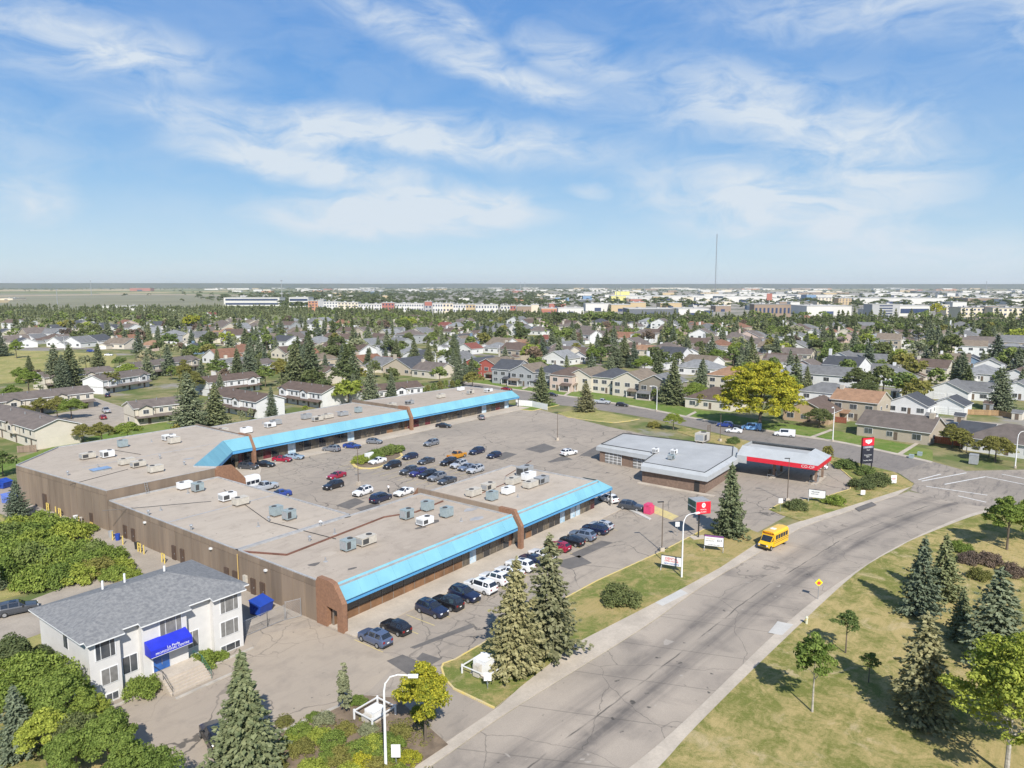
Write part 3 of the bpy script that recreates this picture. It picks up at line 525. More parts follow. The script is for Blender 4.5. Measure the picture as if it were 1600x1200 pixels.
# diagonal corner canopy of the raised block
def diag():
    p,q=Vector((73.9,135.6)),Vector((90.2,152.5)); d=(q-p).normalized(); n=Vector((d.y,-d.x))
    k=Vector((91.3,150.8)); lo=[Vector((75.0,133.8)),k]; hi=[Vector((73.6,135.4)),Vector((89.9,152.2))]; c=Vector((96.4,150.8)); ch=Vector((96.4,152.2))
    N=5
    for i in range(N):
        a0=lo[0].lerp(k,i/N); a1=lo[0].lerp(k,(i+1)/N-0.004); b0=hi[0].lerp(hi[1],i/N); b1=hi[0].lerp(hi[1],(i+1)/N-0.004)
        MB().faces([(a0.x,a0.y,4.6),(a1.x,a1.y,4.6),(b1.x,b1.y,7.15),(b0.x,b0.y,7.15),(a0.x,a0.y,4.5),(a1.x,a1.y,4.5),(b1.x,b1.y,7.0),(b0.x,b0.y,7.0)],[(0,1,2,3),(7,6,5,4),(0,4,5,1),(1,5,6,2),(2,6,7,3),(3,7,4,0)]).build('canopy_panel',M_AQUA,mall)
    MB().faces([(k.x,k.y,4.6),(c.x,c.y,4.6),(ch.x,ch.y,7.15),(hi[1].x,hi[1].y,7.15)],[(0,1,2,3)]).build('canopy_panel',M_AQUA,mall)
    a,b=lo[0],k; e=n*0.1
    MB().prism([tuple(a),tuple(b),tuple(b-e),tuple(a-e)],3.9,4.52).build('canopy_fascia',M_BLUE2,mall)
    MB().box(k.x,c.x,k.y,k.y+0.1,3.9,4.52).build('canopy_fascia',M_BLUE2,mall)
    MB().faces([(a.x,a.y,3.92),(b.x,b.y,3.92),(c.x,c.y,3.92),(c.x,153.6,3.92),(hi[1].x,hi[1].y,3.92),(p.x,p.y,3.92)],[(5,4,3,2,1,0)]).build('soffit',M_NAVY,mall)
    for i in range(9):
        a0=p.lerp(q,i/9); a1=p.lerp(q,(i+1)/9-0.008); MB().prism([tuple(a0),tuple(a1),tuple(a1-n*0.15),tuple(a0-n*0.15)],0.1,3.9).build('pane',M_GLASS2 if i%3==1 else M_GLASS,mall)
    for i in range(5): MB().box(92.0+i*1.0,92.9+i*1.0,152.9,153.05,0.1,3.9).build('pane',[M_GLASS,M_GLASS2,M_GLASSR,M_GLASS,M_GLASS][i],mall)
diag()
# brick piers / fin walls following the canopy profile (profile in the v-z plane, thickness along u)
def fin(u0,u1,prof,name='brick_pier',m=M_BRICK):
    n=len(prof); vs=[(u0,v,z) for v,z in prof]+[(u1,v,z) for v,z in prof]
    MB().faces(vs,[tuple(range(n)),tuple(range(2*n-1,n-1,-1))]+[(i,n+i,n+(i+1)%n,(i+1)%n) for i in range(n)]).build(name,m,mall)
fin(54.75,55.45,[(73.3,0),(73.3,5.5),(72.9,6.1),(70.9,6.1),(69.9,5.9),(68.2,3.7),(68.2,0),(69.3,0),(69.3,2.6),(71.3,2.75),(71.3,0)])
fin(90.9,91.6,[(73,H0-.3),(73,6.3),(69.9,6.3),(68.4,3.9),(68.4,0),(69.1,0),(69.1,3.2),(70.9,3.2),(70.9,0),(73,0)])
fin(90.95,91.35,[(91.5,H0-.4),(91.5,6.25),(73,6.25),(73,H0-.4)],'roof_divider',M_PANEL); fin(90.9,91.4,[(91.6,0.0),(93.2,0.0),(93.2,4.2),(91.6,6.25)])
fin(96.4,97.1,[(156.5,5.5),(156.5,7.4),(152.3,7.4),(150.5,4.4),(150.5,0),(151.4,0),(151.4,3.1),(155.4,3.1),(155.4,0),(156.5,0)])
fin(96.42,96.8,[(175.6,H2-.4),(175.6,7.35),(156.5,7.2),(156.5,H2-.4)],'roof_divider',M_PANEL)
fin(149.6,150.4,[(158,5.5),(158,6.9),(154.2,6.9),(152.6,3.9),(152.6,0),(153.4,0),(153.4,3.1),(155.4,3.1),(155.4,0),(158,0)])
fin(149.7,150.1,[(178.8,H2-.4),(178.8,6.75),(158,6.75),(158,H2-.4)],'roof_divider',M_PANEL)
# brick wing at the step
MB().faces([(75.0,129.9,H0-0.3),(81.2,129.9,0.0),(81.2,129.9,3.9),(78.4,129.9,7.15),(75.6,129.9,7.35),(75.0,129.9,6.9),(75.35,129.9,0),(75.0,130.5,H0-0.3),(81.2,130.5,0.0),(81.2,130.5,3.9),(78.4,130.5,7.15),(75.6,130.5,7.35),(75.0,130.5,6.9),(75.35,130.5,0)],[(0,6,1,2,3,4,5),(12,11,10,9,8,13,7),(1,8,9,2),(2,9,10,3),(3,10,11,4),(4,11,12,5),(5,12,7,0)]).build('brick_wing',M_BRICK,mall)
# shop walks
for poly in ([(55,66.4),(121.5,66.4),(121.5,71.3),(55,71.3)],[(96.8,149.4),(203.5,149.4),(203.5,155.3),(96.8,155.3)],[(81.3,130),(84.5,132),(96.79,148.0),(96.79,153.3),(91,153.2),(76.4,136)]):
    sheet('shop_walk',poly,0.14,M_CONC,'raised concrete walk under the shop canopies')
sheet('end_kerb',[(117.2,59.3),(118.0,59.3),(122,66),(121,66.4)],0.15,M_CONC2)
flat('yellow_island',[(119.5,56),(122.5,56),(126,63),(123,64)],0.04,M_YLINE)
# seams and rusty gas pipes across the roofs
def pipe(pts,r,m,name,z):
    return MB().tube([(x,y,z) for x,y in pts],r,5).build(name,m,mall)
zc=H0-0.17
pipe([gp(380,862,zc),gp(448,867,zc)],0.16,M_RUST,'roof_pipe',zc); pipe([gp(448,867,zc),gp(600,808,zc),gp(650,800,zc),gp(692,783,zc)],0.16,M_RUST,'roof_pipe',zc)
pipe([gp(735,778,zc),gp(798,752,zc)],0.1,M_RUST,'roof_pipe',zc); pipe([gp(790,744,zc),gp(830,720,zc)],0.08,M_RUST,'roof_pipe',zc)
pipe([gp(400,850,zc),gp(497,818,zc),gp(548,807,zc)],0.05,M_BLACK,'roof_cable',zc); pipe([gp(350,735+30,zc),gp(420,805+10,zc),gp(470,828,zc),gp(525,842,zc)],0.05,M_BLACK,'roof_cable',zc)
pipe([gp(160,762+36,zc),gp(250,790,zc),gp(330,783,zc)],0.05,M_BLACK,'roof_cable',zc); pipe([gp(110,757,H1-.2),gp(200,733,H1-.2)],0.05,M_BLACK,'roof_cable',H1-.2); pipe([gp(170,702,H1-.2),gp(220,710,H1-.2)],0.05,M_BLACK,'roof_cable',H1-.2)
for a,b in (((160,785+30),(430,757)),((250,817),(440,772))): line_=MB()
flat('roof_seam',[(55.3,110.9),(75,110.9),(75,111.25),(55.3,111.25)],H0-0.255,M_FLASH,parent=mall); flat('roof_seam',[(60,152),(91.5,152),(91.5,152.3),(60,152.3)],H1-0.24,M_FLASH,parent=mall)
# roof access ladder
lad=empty('roof_ladder',(61.5,130.1,0)); tag(lad,'steel ladder leaning from the lower roof up to the raised roof','ladder')
for s in(-0.22,0.22): MB().tube([(s,-0.7,H0-.25),(s,-0.02,H1+0.3)],0.03).build('rail',M_STEEL,lad)
for k in range(6):
    f=(k+.7)/6; MB().tube([(-.22,-0.7+.68*f,H0-.25+(H1-H0+.5)*f),(.22,-0.7+.68*f,H0-.25+(H1-H0+.5)*f)],0.02,4).build('rung',M_STEEL,lad)
# rooftop units
def unit(kind,w,d,h):
    c={'t':M_TEAL,'b':M_BEIGE,'g':M_GREY,'w':M_WHITE}[kind]; r=empty('rooftop_unit')
    MB().box(-w/2,w/2,-d/2,d/2,0.28,h).build('casing',c,r)
    MB().box(-w/2-.03,w/2+.03,-d/2-.03,d/2+.03,h,h+.05).build('lid',c,r)
    for s in(-1,1): MB().box(-w/2,w/2,s*d*.35-.06,s*d*.35+.06,0,0.28).build('support',M_MULL,r)
    MB().box(-w/2+.12,-w*0.05,-d/2-.02,-d/2,0.45,h-.15).build('grille',M_DARKG,r); MB().box(-w/2-.02,-w/2,-d/2+.12,d/2-.12,0.45,h-.15).build('grille',M_GREY if kind!='g' else M_DARKG,r)
    MB().cyl((w*.22,0),min(w,d)*.28,h+.05,h+.13,12).build('fan',M_DARKG,r)
    return r
KN={'t':'teal-grey','b':'beige','g':'grey','w':'white'}
HV=[('S',[(289,764,'w'),(309,768,'t'),(356,782,'w'),(376,789,'b'),(432,806,'t'),(452,812,'t')],H0,'connecting roof'),
('F',[(544,860,'t'),(572,851,'b'),(636,811,'t'),(664,820,'w'),(668,798,'t'),(698,808,'t')],H0,'near front roof'),
('R',[(740,775,'b'),(763,766,'b'),(769,782,'t'),(794,772,'w'),(802,757,'b'),(820,743,'g'),(826,750,'w'),(829,762,'b'),(846,756,'g')],H0,'right front roof'),
('B',[(137,717,'b'),(168,715,'w'),(192,699,'t'),(198,726,'b'),(216,730,'b'),(243,738,'b'),(264,688,'w'),(272,693,'b')],H1,'raised rear roof'),
('L',[(348,678,'b'),(385,677,'w'),(422,668,'w'),(431,664,'g'),(479,655,'g'),(496,658,'b'),(512,654,'b'),(536,650,'g'),(560,645,'t')],H2,'far left roof'),
('E',[(612,637,'b'),(640,632,'g'),(689,622,'b'),(720,611,'w'),(735,616,'b'),(763,613,'w')],H2,'farthest roof')]
ORD=['first','second','third','fourth','fifth','sixth','seventh','eighth','ninth','tenth']
rr=random.Random(3)
for _,lst,z,nm in HV:
    for k,(x,y,kd) in enumerate(sorted(lst)):
        u,v=gp(x,y,z-.25); w,d,h=(2.6+rr.random()*.8,1.5+rr.random()*.3,1.3+rr.random()*.3) if kd in 'wbg' else (2.0,1.6,1.75)
        if kd=='g' and x==820: w,d,h=3.8,2,2.0
        o=unit(kd,w*0.86,d*0.9,h*0.92); o.location=(u,v,z-.25); o.rotation_euler.z=rr.choice([0,PI])
        tag(o,f'{KN[kd]} rooftop air unit, {ORD[k]} from the left on the {nm}','air conditioner','air units on the shopping centre roofs')
# vents and caps
for k,(x,y,z,nm) in enumerate([(501,822,H0,'connecting roof'),(484,846,H0,'near front roof'),(232,805,H0,'low roof beside the rear wall'),(299,828,H0,'low roof beside the cable run'),(106,743,H1,'raised roof near the rear corner'),(288,727,H1,'raised roof near the blue canopy'),(250,717,H1,'raised roof behind the ladder'),(420,815,H0,'teal pair of air units')]):
    u,v=gp(x,y,z-.25); o=empty('roof_vent',(u,v,z-.25)); tag(o,('white capped' if k==0 else 'small metal')+' roof vent on the '+nm if k<7 else 'thin roof vent pipe in front of the '+nm,'roof vent')
    MB().cyl((0,0),.14,0,.7,8).build('flue',M_STEEL,o); MB().cyl((0,0),.3,.7,.9,8,r2=.1).build('cap',M_WHITE if k==0 else M_STEEL,o)
sk=empty('roof_hatch',(*gp(157,735,H1-.25),H1-.25)); tag(sk,'flat blue hatch cover on the raised rear roof','roof hatch'); MB().box(-1.6,1.6,-.9,.9,0,.35).build('kerb_frame',M_GREY,sk); MB().box(-1.7,1.7,-1,1,.35,.42).build('cover',mat('blue_cover',(0.22,0.33,0.5),0.5,0.1,1),sk)
# shop signs on fascias (generic strokes of lettering)
def text(body,size,loc,rz,m,parent,name='lettering',rx=PI/2,ext=0.01,al='CENTER',font_sx=1.0):
    c=bpy.data.curves.new(name,'FONT'); c.body=body; c.size=size; c.extrude=ext; c.align_x=al; c.align_y='CENTER'; c.materials.append(m); c.resolution_u=2
    t_=bpy.data.objects.new(name,c); COL.objects.link(t_); dg=bpy.context.evaluated_depsgraph_get(); me=bpy.data.meshes.new_from_object(t_.evaluated_get(dg)); bpy.data.objects.remove(t_); me.name=name
    o=bpy.data.objects.new(name,me); COL.objects.link(o); o.parent=parent; o.location=loc; o.rotation_euler=(rx,0,rz); return o
# ---------------------------------------------------------------- white office building
off=empty('office_building',(0,0,0)); tag(off,'white two-storey stucco office building with grey shingled hip roof and blue entrance awning','office building')
E0=7.25; v0=75.9; U0,U1,VB=28.9,46.0,87.2
bays=[(28.9,31.9,-0.7),(34.1,39.0,-0.7),(42.1,45.7,-0.7)]
prof=[(U0,v0),(U0,v0)]
out=[(U0,VB),(U0,v0-.7),(31.9,v0-.7),(31.9,v0),(34.1,v0),(34.1,v0-.7),(39.0,v0-.7),(39.0,v0),(42.1,v0),(42.1,v0-.7),(45.7,v0-.7),(45.7,v0),(U1,v0),(U1,VB)]
MB().prism(out,0,E0-.05).build('wall',M_STUCCO,off)
def hip(mb,x0,x1,y0,y1,z,pitch,ov,mi=0,mf=1,th=.14):
    x0-=ov;x1+=ov;y0-=ov;y1+=ov; w=min(x1-x0,y1-y0)/2; h=w*pitch
    if x1-x0>=y1-y0: a,b=(x0+w,(y0+y1)/2),(x1-w,(y0+y1)/2)
    else: a,b=((x0+x1)/2,y0+w),((x0+x1)/2,y1-w)
    lo=[(x0,y0,z-th),(x1,y0,z-th),(x1,y1,z-th),(x0,y1,z-th)]; vs=[(x0,y0,z),(x1,y0,z),(x1,y1,z),(x0,y1,z),(*a,z+h),(*b,z+h)]
    mb.faces(vs,[(0,1,5,4),(1,2,5),(2,3,4,5),(3,0,4)] if x1-x0>=y1-y0 else [(0,1,4),(1,2,5,4),(2,3,5),(3,0,4,5)],mi)
    mb.faces(vs[:4]+lo,[(0,4,5,1),(1,5,6,2),(2,6,7,3),(3,7,4,0)],mf); mb.faces(lo,[(0,3,2,1)],mf); return a,b,z+h
rb=MB(); ra,rbb,rz_=hip(rb,U0,U1,v0,VB,E0,0.30,.75)
rf=rb.build('roof',[M_SHING,M_WHITE],off)
for a,b in ((28.5,32.2),(33.8,39.3),(41.8,46.0)):
    MB().faces([(a,v0-1.35,E0-.22),(b,v0-1.35,E0-.22),(b,v0-.7,E0+.03),(a,v0-.7,E0+.03),(a,v0-1.35,E0-.36),(b,v0-1.35,E0-.36),(b,v0-.7,E0-.11),(a,v0-.7,E0-.11)],[(0,1,2,3)],0).faces([(a,v0-1.35,E0-.22),(b,v0-1.35,E0-.22),(b,v0-.7,E0+.03),(a,v0-.7,E0+.03),(a,v0-1.35,E0-.36),(b,v0-1.35,E0-.36),(b,v0-.7,E0-.11),(a,v0-.7,E0-.11)],[(0,4,5,1),(4,7,6,5),(0,3,7,4),(1,5,6,2)],1).build('bay_roof',[M_SHING,M_WHITE],off)
for x,y in ((34.5,84.6),(37,84.8),(41,83.5)): MB().cyl((x,y),.12,E0+.6,E0+2.0,7).build('roof_vent',M_WHITE,rf)
def win(par,u0,u1,v,z0,z1,n,gm=M_GREYGL,axis='u',fr=M_WHITE,big=False):
    ws=[1]*n
    if n==3: ws=[.8,1.5,.8]
    tot=sum(ws); o=None; mb=MB()
    if axis=='u': mb.box(u0-.09,u1+.09,v-.05,v-.01,z0-.09,z1+.09)
    else: mb.box(v-.05,v-.01,u0-.09,u1+.09,z0-.09,z1+.09)
    o=mb.build('window',fr,par); x=u0
    for k in range(n):
        w=(u1-u0)*ws[k]/tot; a,b=x+.04,x+w-.04; x+=w
        m=MB(); (m.box(a,b,v-.08,v-.052,z0,z1) if axis=='u' else m.box(v-.08,v-.052,a,b,z0,z1)); m.build('pane',gm,o)
win(off,29.5,31.4,v0-.7,4.9,6.6,3,M_DKGLASS); win(off,29.9,31.5,v0-.7,2.1,3.7,2); win(off,30.2,31.4,v0-.7,.25,.95,2,M_DKGLASS)
win(off,32.3,33.8,v0,2.0,3.8,2,M_DKGLASS); win(off,39.2,40.6,v0,2.0,3.8,2); 
win(off,36.0,38.4,v0-.7,4.9,6.6,3); win(off,43.0,45.2,v0-.7,4.9,6.6,3); win(off,42.9,45.1,v0-.7,2.1,3.8,3); win(off,42.8,45.2,v0-.7,.2,.95,3,M_DKGLASS)
win(off,80,81,U0,4.9,6.4,2,M_DKGLASS,'v'); win(off,84,85,U0,2.1,3.4,2,M_DKGLASS,'v')
for u in (32.0,39.1,45.95): MB().box(u-.06,u+.06,v0-.16,v0-.02,0.1,E0-.2).build('downspout',M_WHITE,off)
# entrance
MB().box(35.0,36.9,v0-.78,v0-.70,1.25,3.3).build('door_frame',M_WHITE,off)
d=MB().box(35.1,36.8,v0-.84,v0-.781,1.3,3.25).build('door',mat('blue_glass_door',(0.02,0.12,0.42),0.15,0.2,1,spec=.7),off); MB().box(35.93,35.97,v0-.9,v0-.85,1.9,2.6).build('handle',M_STEEL,d)
aw=MB(); a0,a1,y0,y1=34.3,38.8,v0-.72,v0-2.1
aw.faces([(a0,y0,5.0),(a1,y0,5.0),(a1,y1,4.35),(a0,y1,4.35),(a1,y1,3.55),(a0,y1,3.55),(a0,y0,3.55),(a1,y0,3.55)],[(0,3,2,1),(3,5,4,2),(0,6,5,3),(1,2,4,7)])
awn=aw.build('awning',M_AWN,off); MB().box(a0,a1,y1-.012,y1-.004,3.55,3.60).build('white_edge',M_WHITE,awn)
text('La Perle',.42,(36.7,y1-.01,4.17),0,M_WHITE,awn); text('PROFESSIONAL CENTRE',.34,(36.6,y1-.01,3.85),0,M_WHITE,awn)
st=MB()
for k in range(6): st.box(34.9,39.4,v0-3.0-.32*k-.0,v0-.71,0.0,1.22-.2*k) if k==0 else st.box(34.9,39.4,v0-3.0-.32*k,v0-3.0-.32*(k-1),0.0,1.22-.2*k)
st.build('entrance_steps',M_CONC,off)
for u,m in ((35.0,M_BLACK),(39.3,mat('green_rail',(0.03,0.16,0.13),.5,.1,2))):
    h=MB(); h.tube([(u,v0-1.1,1.2),(u,v0-1.1,2.15),(u,v0-2.9,2.15),(u,v0-4.7,1.0),(u,v0-4.7,0.1)],.03,5); h.tube([(u,v0-2.9,1.2),(u,v0-2.9,2.15)],.03,5); h.tube([(u,v0-2.9,1.7),(u,v0-4.7,.6)],.025,5); h.build('handrail',m,off)
kb=MB().box(28.0,34.7,v0-2.0,v0-1.75,0,.18).box(39.7,46.0,v0-2.3,v0-2.05,0,.18).box(34.9,41.2,v0-5.6,v0-5.3,0,.16); struct('kerb',kb,M_KERB,'concrete kerbs before the white office')
kb=MB()
P=G([(366,1183),(430,1149),(530,1105)])
for a,b in zip(P[:-1],P[1:]):
    d=Vector((b[0]-a[0],b[1]-a[1])).normalized()*.2; kb.prism([(a[0]+d.y,a[1]-d.x),(b[0]+d.y,b[1]-d.x),(b[0]-d.y,b[1]+d.x),(a[0]-d.y,a[1]+d.x)],0,.2)
struct('kerb',kb,M_KERB,'pale kerb along the shrub bed')
rv=random.Random(8)
VENTS=[(60,78,'left of the near pair of teal and white units'),(68,86,'near the inner corner of the front roof'),(84,75,'just behind the long aqua canopy'),(63,98,'close to the parapet behind the dumpster'),(70,104,'on the connecting roof beside the courtyard edge'),(58,118,'near the rear edge of the connecting roof'),(66,124,'in front of the roof step'),(100,76,'behind the right aqua canopy'),(108,85,'at the back of the right front roof'),(62,150,'alone on the raised rear roof'),(80,165,'at the back of the raised roof'),(112,170,'on the far left roof'),(135,162,'behind the far canopy'),(165,168,'on the farthest roof'),(185,164,'near the far end of the farthest roof')]
for k_,(u_,v_,l_) in enumerate(VENTS):
    z_=H0-.25 if v_<130 else (H1-.25 if u_<96 else H2-.25); o=empty('plumbing_vent',(u_,v_,z_)); tag(o,'small metal pipe vent '+l_,'roof vent'); MB().cyl((0,0),.1,0,.5+.3*rv.random(),7).build('pipe',M_STEEL,o); MB().cyl((0,0),.32,-.0,.06,8).build('flashing',M_FLASH,o)
for k_ in range(26):
    u_=rv.uniform(57,115) if k_<14 else rv.uniform(57,195); v_=rv.uniform(73,88) if k_<14 else (rv.uniform(136,165) if u_<90 else rv.uniform(158,174)); z_=(H0 if v_<130 else (H1 if u_<96 else H2))-.243; s_=rv.uniform(.6,1.6)
    flat('roof_patch',[(u_+s_*math.cos(a_*1.05+rv.random()*.4)*rv.uniform(.6,1.2),v_+s_*.6*math.sin(a_*1.05)*rv.uniform(.6,1.2)) for a_ in range(6)],z_+k_*.0008,[M_ROOF2,M_RUST,M_FLASH,M_ROOF,M_PATCH][k_%5] if k_%5!=1 else M_PATCH,parent=mall)
# ---------------------------------------------------------------- filling station
gs=empty('filling_station',(0,0,0)); tag(gs,'single-storey filling station with grey metal mansard roof, brick walls and two garage doors','filling station')
GZ=4.35
gpoly=[gp(1001,740,GZ),gp(1105,767,GZ)]
A0=(139.0,57.6);A1=(139.0,72.6);A2=(148.6,74.6);A3=(150.2,90.6);A4=(166.0,92.6);A5=(168.5,62.5);A6=(158,58.5)
fp=[A0,A1,A2,A3,A4,A5,A6]
c_=Vector((154,75))
def inset(P,t): return [tuple(c_+(Vector(p)-c_)*(1-t/((Vector(p)-c_).length))) for p in P]
MB().prism(inset(fp,1.0),0,3.0).build('wall',M_GBRICK,gs)
lo=[(x,y,2.7) for x,y in fp]; mi_=[(x,y,3.7) for x,y in inset(fp,.15)]; hi=[(x,y,GZ) for x,y in inset(fp,1.3)]; n=len(fp)
for k in range(n):
    j=(k+1)%n; a,b,c,d,e,f=lo[k],lo[j],mi_[j],mi_[k],hi[j],hi[k]
    MB().faces([a,b,c,d,e,f],[(1,0,3,2),(2,3,5,4)]).build('mansard_panel',M_CLAD,gs)
    MB().tube([e,f],.09,4).build('roof_edge',M_BLACK,gs)
MB().poly([(x,y,GZ-.12) for x,y,_ in hi][::-1]).build('flat_roof',M_GROOF,gs)
MB().poly([(x,y,2.72) for x,y,_ in lo]).build('soffit',M_CLAD,gs)
i1=inset(fp,1.0); 
def onwall(p,q,a,b,z0,z1,off_,m,name,par):
    p,q=Vector(p),Vector(q); d=(q-p).normalized(); nr=Vector((-d.y,d.x)); 
    if (p+nr-c_).length<(p-c_).length: nr=-nr
    s,e=p+d*a,p+d*b
    return MB().prism([tuple(s+nr*off_),tuple(e+nr*off_),tuple(e+nr*(off_+.06)),tuple(s+nr*(off_+.06))],z0,z1).build(name,m,par)
Lw=(Vector(i1[3])-Vector(i1[2])).length
for k,(a,b) in enumerate(((1.2,5.6),(Lw-6.2,Lw-1.6))):
    gd=onwall(i1[2],i1[3],a,b,0.05,2.65,.02,M_GREYGL,'garage_door',gs)
    for r in range(1,4): onwall(i1[2],i1[3],a,b,2.65*r/4-.05,2.65*r/4+.05,.09,M_WHITE,'door_rail',gd)
    for r in range(4): 
        x=a+(b-a)*(r+.5)/4; onwall(i1[2],i1[3],a+(b-a)*r/4-.05,a+(b-a)*r/4+.05,.05,2.65,.1,M_WHITE,'door_stile',gd)
onwall(i1[0],i1[1],1.2,2.3,.1,2.2,.02,M_BLACK,'bicycle_rack',gs)
MB().prism([(138.2,56),(139.4,56),(139.4,73),(138.2,73)],0,.14).build('walk',M_CONC,gs)
for x,y,kd,sc in ((1097,690,'b',1.5),(1053,709,'w',.7),(1049,717,'t',.7),(1024,707,'w',.7)):
    u_,v_=gp(x,y,GZ); o=unit(kd,2.2,1.6,1.5); o.location=(u_,v_,GZ-.12); o.scale=(sc,)*3; tag(o,f'{KN[kd]} roof unit '+{1097:'large and boxy at the back edge of the station roof',1053:'low in the middle of the filling station roof',1049:'small near the step of the station roof',1024:'nearest the garage bays on the station roof'}[x],'air conditioner')
# fuel canopy
fc=empty('fuel_canopy',(0,0,0)); tag(fc,'fuel canopy with grey metal mansard and red CO-OP fascia over two pump islands','fuel canopy')
ax=Vector(gp(1151,709.7,4.7)); bx=Vector(gp(1278,727,4.7)); dx_=(bx-ax).normalized(); nx_=Vector((-dx_.y,dx_.x)); 
if nx_.x<0: nx_=-nx_
CW=11.5; L3=(bx-ax).length
pts=[ax,bx,bx+nx_*CW,ax+nx_*CW]; ins=[ax+nx_*3+dx_*.2,bx+nx_*3-dx_*3,bx+nx_*(CW-2)-dx_*3,ax+nx_*(CW-2)+dx_*.2]
for k in range(4):
    j=(k+1)%4; a,b=pts[k],pts[j]; c,d=ins[j],ins[k]
    MB().faces([(a.x,a.y,4.55),(b.x,b.y,4.55),(c.x,c.y,6.2),(d.x,d.y,6.2)],[(0,1,2,3)]).build('mansard_panel',M_CLAD,fc)
    e=(c_*0+Vector(((a+b)/2)))
    m_=M_RED if k in (0,1) else M_WHITE
    aa=a+(b-a).normalized()*(2.3 if k==0 else 0)
    MB().faces([(aa.x,aa.y,3.55),(b.x,b.y,3.55),(b.x,b.y,4.54),(aa.x,aa.y,4.54)],[(0,1,2,3)]).build('fascia',m_,fc)
    if k==0: MB().faces([(a.x,a.y,2.9),(aa.x,aa.y,2.9),(aa.x,aa.y,4.54),(a.x,a.y,4.54)],[(0,1,2,3)]).build('link_panel',M_CLAD,fc)
MB().faces([(p.x,p.y,3.56) for p in pts],[(3,2,1,0)]).build('soffit',M_WHITE,fc); MB().faces([(p.x,p.y,5.5) for p in ins],[(0,1,2,3)]).build('flat_roof',M_GROOF,fc)
lt=bx-dx_*2.0-nx_*.03; text('CO-OP',.85,(lt.x,lt.y,4.05),math.atan2(dx_.y,dx_.x),M_WHITE,fc)
for k,t_ in enumerate((.43,.94)):
    q=ax+dx_*L3*t_+nx_*3.2
    for s in (0,5.5):
        z=q+nx_*s; MB().box(z.x-.22,z.x+.22,z.y-.22,z.y+.22,0,4.6).build('column',M_GBRICK,fc)
    pi=empty('fuel_pump',(q.x,q.y,0),math.atan2(dx_.y,dx_.x)); tag(pi,'grey fuel pump on the '+('island nearer the station' if k==0 else 'outer island under the CO-OP lettering'),'fuel pump','fuel pumps under the canopy')
    MB().box(-.5,.5,-2.0,7,0,.16).build('island',M_CONC,pi); MB().box(-.3,.3,.5,1.2,.16,2.0).build('cabinet',M_GREY,pi); MB().box(-.31,.31,.48,.5,1.2,1.7).build('display',M_BLACK,pi)
    MB().tube([(-.7,-2.3,0),(-.7,-2.3,.9),(.7,-2.3,.9),(.7,-2.3,0)],.05,5).build('guard_rail',M_STEEL,pi); MB().tube([(.3,.7,1.5),(.6,.6,1.2),(.55,.5,.7),(.32,.6,1.0)],.03,5).build('hose',M_BLACK,pi)
    MB().box(-1.2,-.7,-.2,.3,.0,1.6).build('card_post',M_BLACK,pi)
# ---------------------------------------------------------------- signs
def face(o,w,h,z,m,name='panel',t=.12,y=0): return MB().box(-w/2,w/2,y-t/2,y+t/2,z,z+h).build(name,m,o)
py=empty('pylon_sign',(*gp(1353,737),0),math.radians(-37)); tag(py,'tall black price pylon with red CO-OP shield at the top','sign')
M_BPY=mat('pylon_black',(0.02,0.022,0.035),.4,.1,1)
face(py,3.0,5.9,2.0,M_BPY,'cabinet',.5); face(py,3.02,1.8,6.1,M_RED,'red_header',.52)
for s in(-1.4,1.4): MB().box(s-.1,s+.1,-.1,.1,0,8.0).build('post',M_BLACK,py)
MB().faces([(-.85,-.28,7.45),(.85,-.28,7.45),(.85,-.28,6.95),(0,-.28,6.45),(-.85,-.28,6.95)],[(0,4,3,2,1)]).build('shield',M_WHITE,py)
text('CO-OP',.42,(0,-.30,7.15),0,M_RED,py)
face(py,2.7,.5,5.5,mat('sign_grey',(.20,.21,.27),.5,.1,1),'grey_band',.53)
for b_,s_,z_ in (('GAS BAR',.42,5.75),('Diesel',.34,5.1),('Convenience',.38,3.95),('Store',.38,3.55),('Touchless Wash',.36,2.7)): text(b_,s_,(0,-.285,z_),0,M_WHITE,py)
rs=empty('pole_sign',(*gp(1091,841),0),math.radians(-52.3+15)); tag(rs,'red cube pole sign with white oval emblem above the verge','sign')
MB().box(-1.35,1.35,-1.35,1.35,4.6,6.75).build('cabinet',M_GREY,rs)
rs.rotation_euler.z=math.radians(-38)
MB().box(-1.3,1.3,-1.42,-1.352,4.65,6.7).build('red_face',M_RED,rs); MB().box(-1.42,-1.352,-1.3,1.3,4.65,6.7).build('green_face',mat('sign_green',(.03,.12,.09),.4,.3,.8),rs)
MB().box(-1.44,-1.42,-1.3,1.3,5.6,5.7).build('divider',M_WHITE,rs)
MB().cyl((0,0),.12,0,4.6,8).build('post',M_BLACK,rs); MB().box(-1.3,1.3,-.8,.8,0,.2).build('footing',M_CONC,rs)
ov=MB(); ov.faces([(.34*math.cos(a*PI/8),-1.44,6.12+.42*math.sin(a*PI/8)) for a in range(16)],[tuple(range(16))]).build('oval',M_WHITE,rs)
text('M',.45,(0,-1.46,6.12),0,M_RED,rs); text('MEDICAL',.26,(0,-1.44,5.4),0,M_WHITE,rs); text('CLINIC',.34,(0,-1.44,4.98),0,M_WHITE,rs)
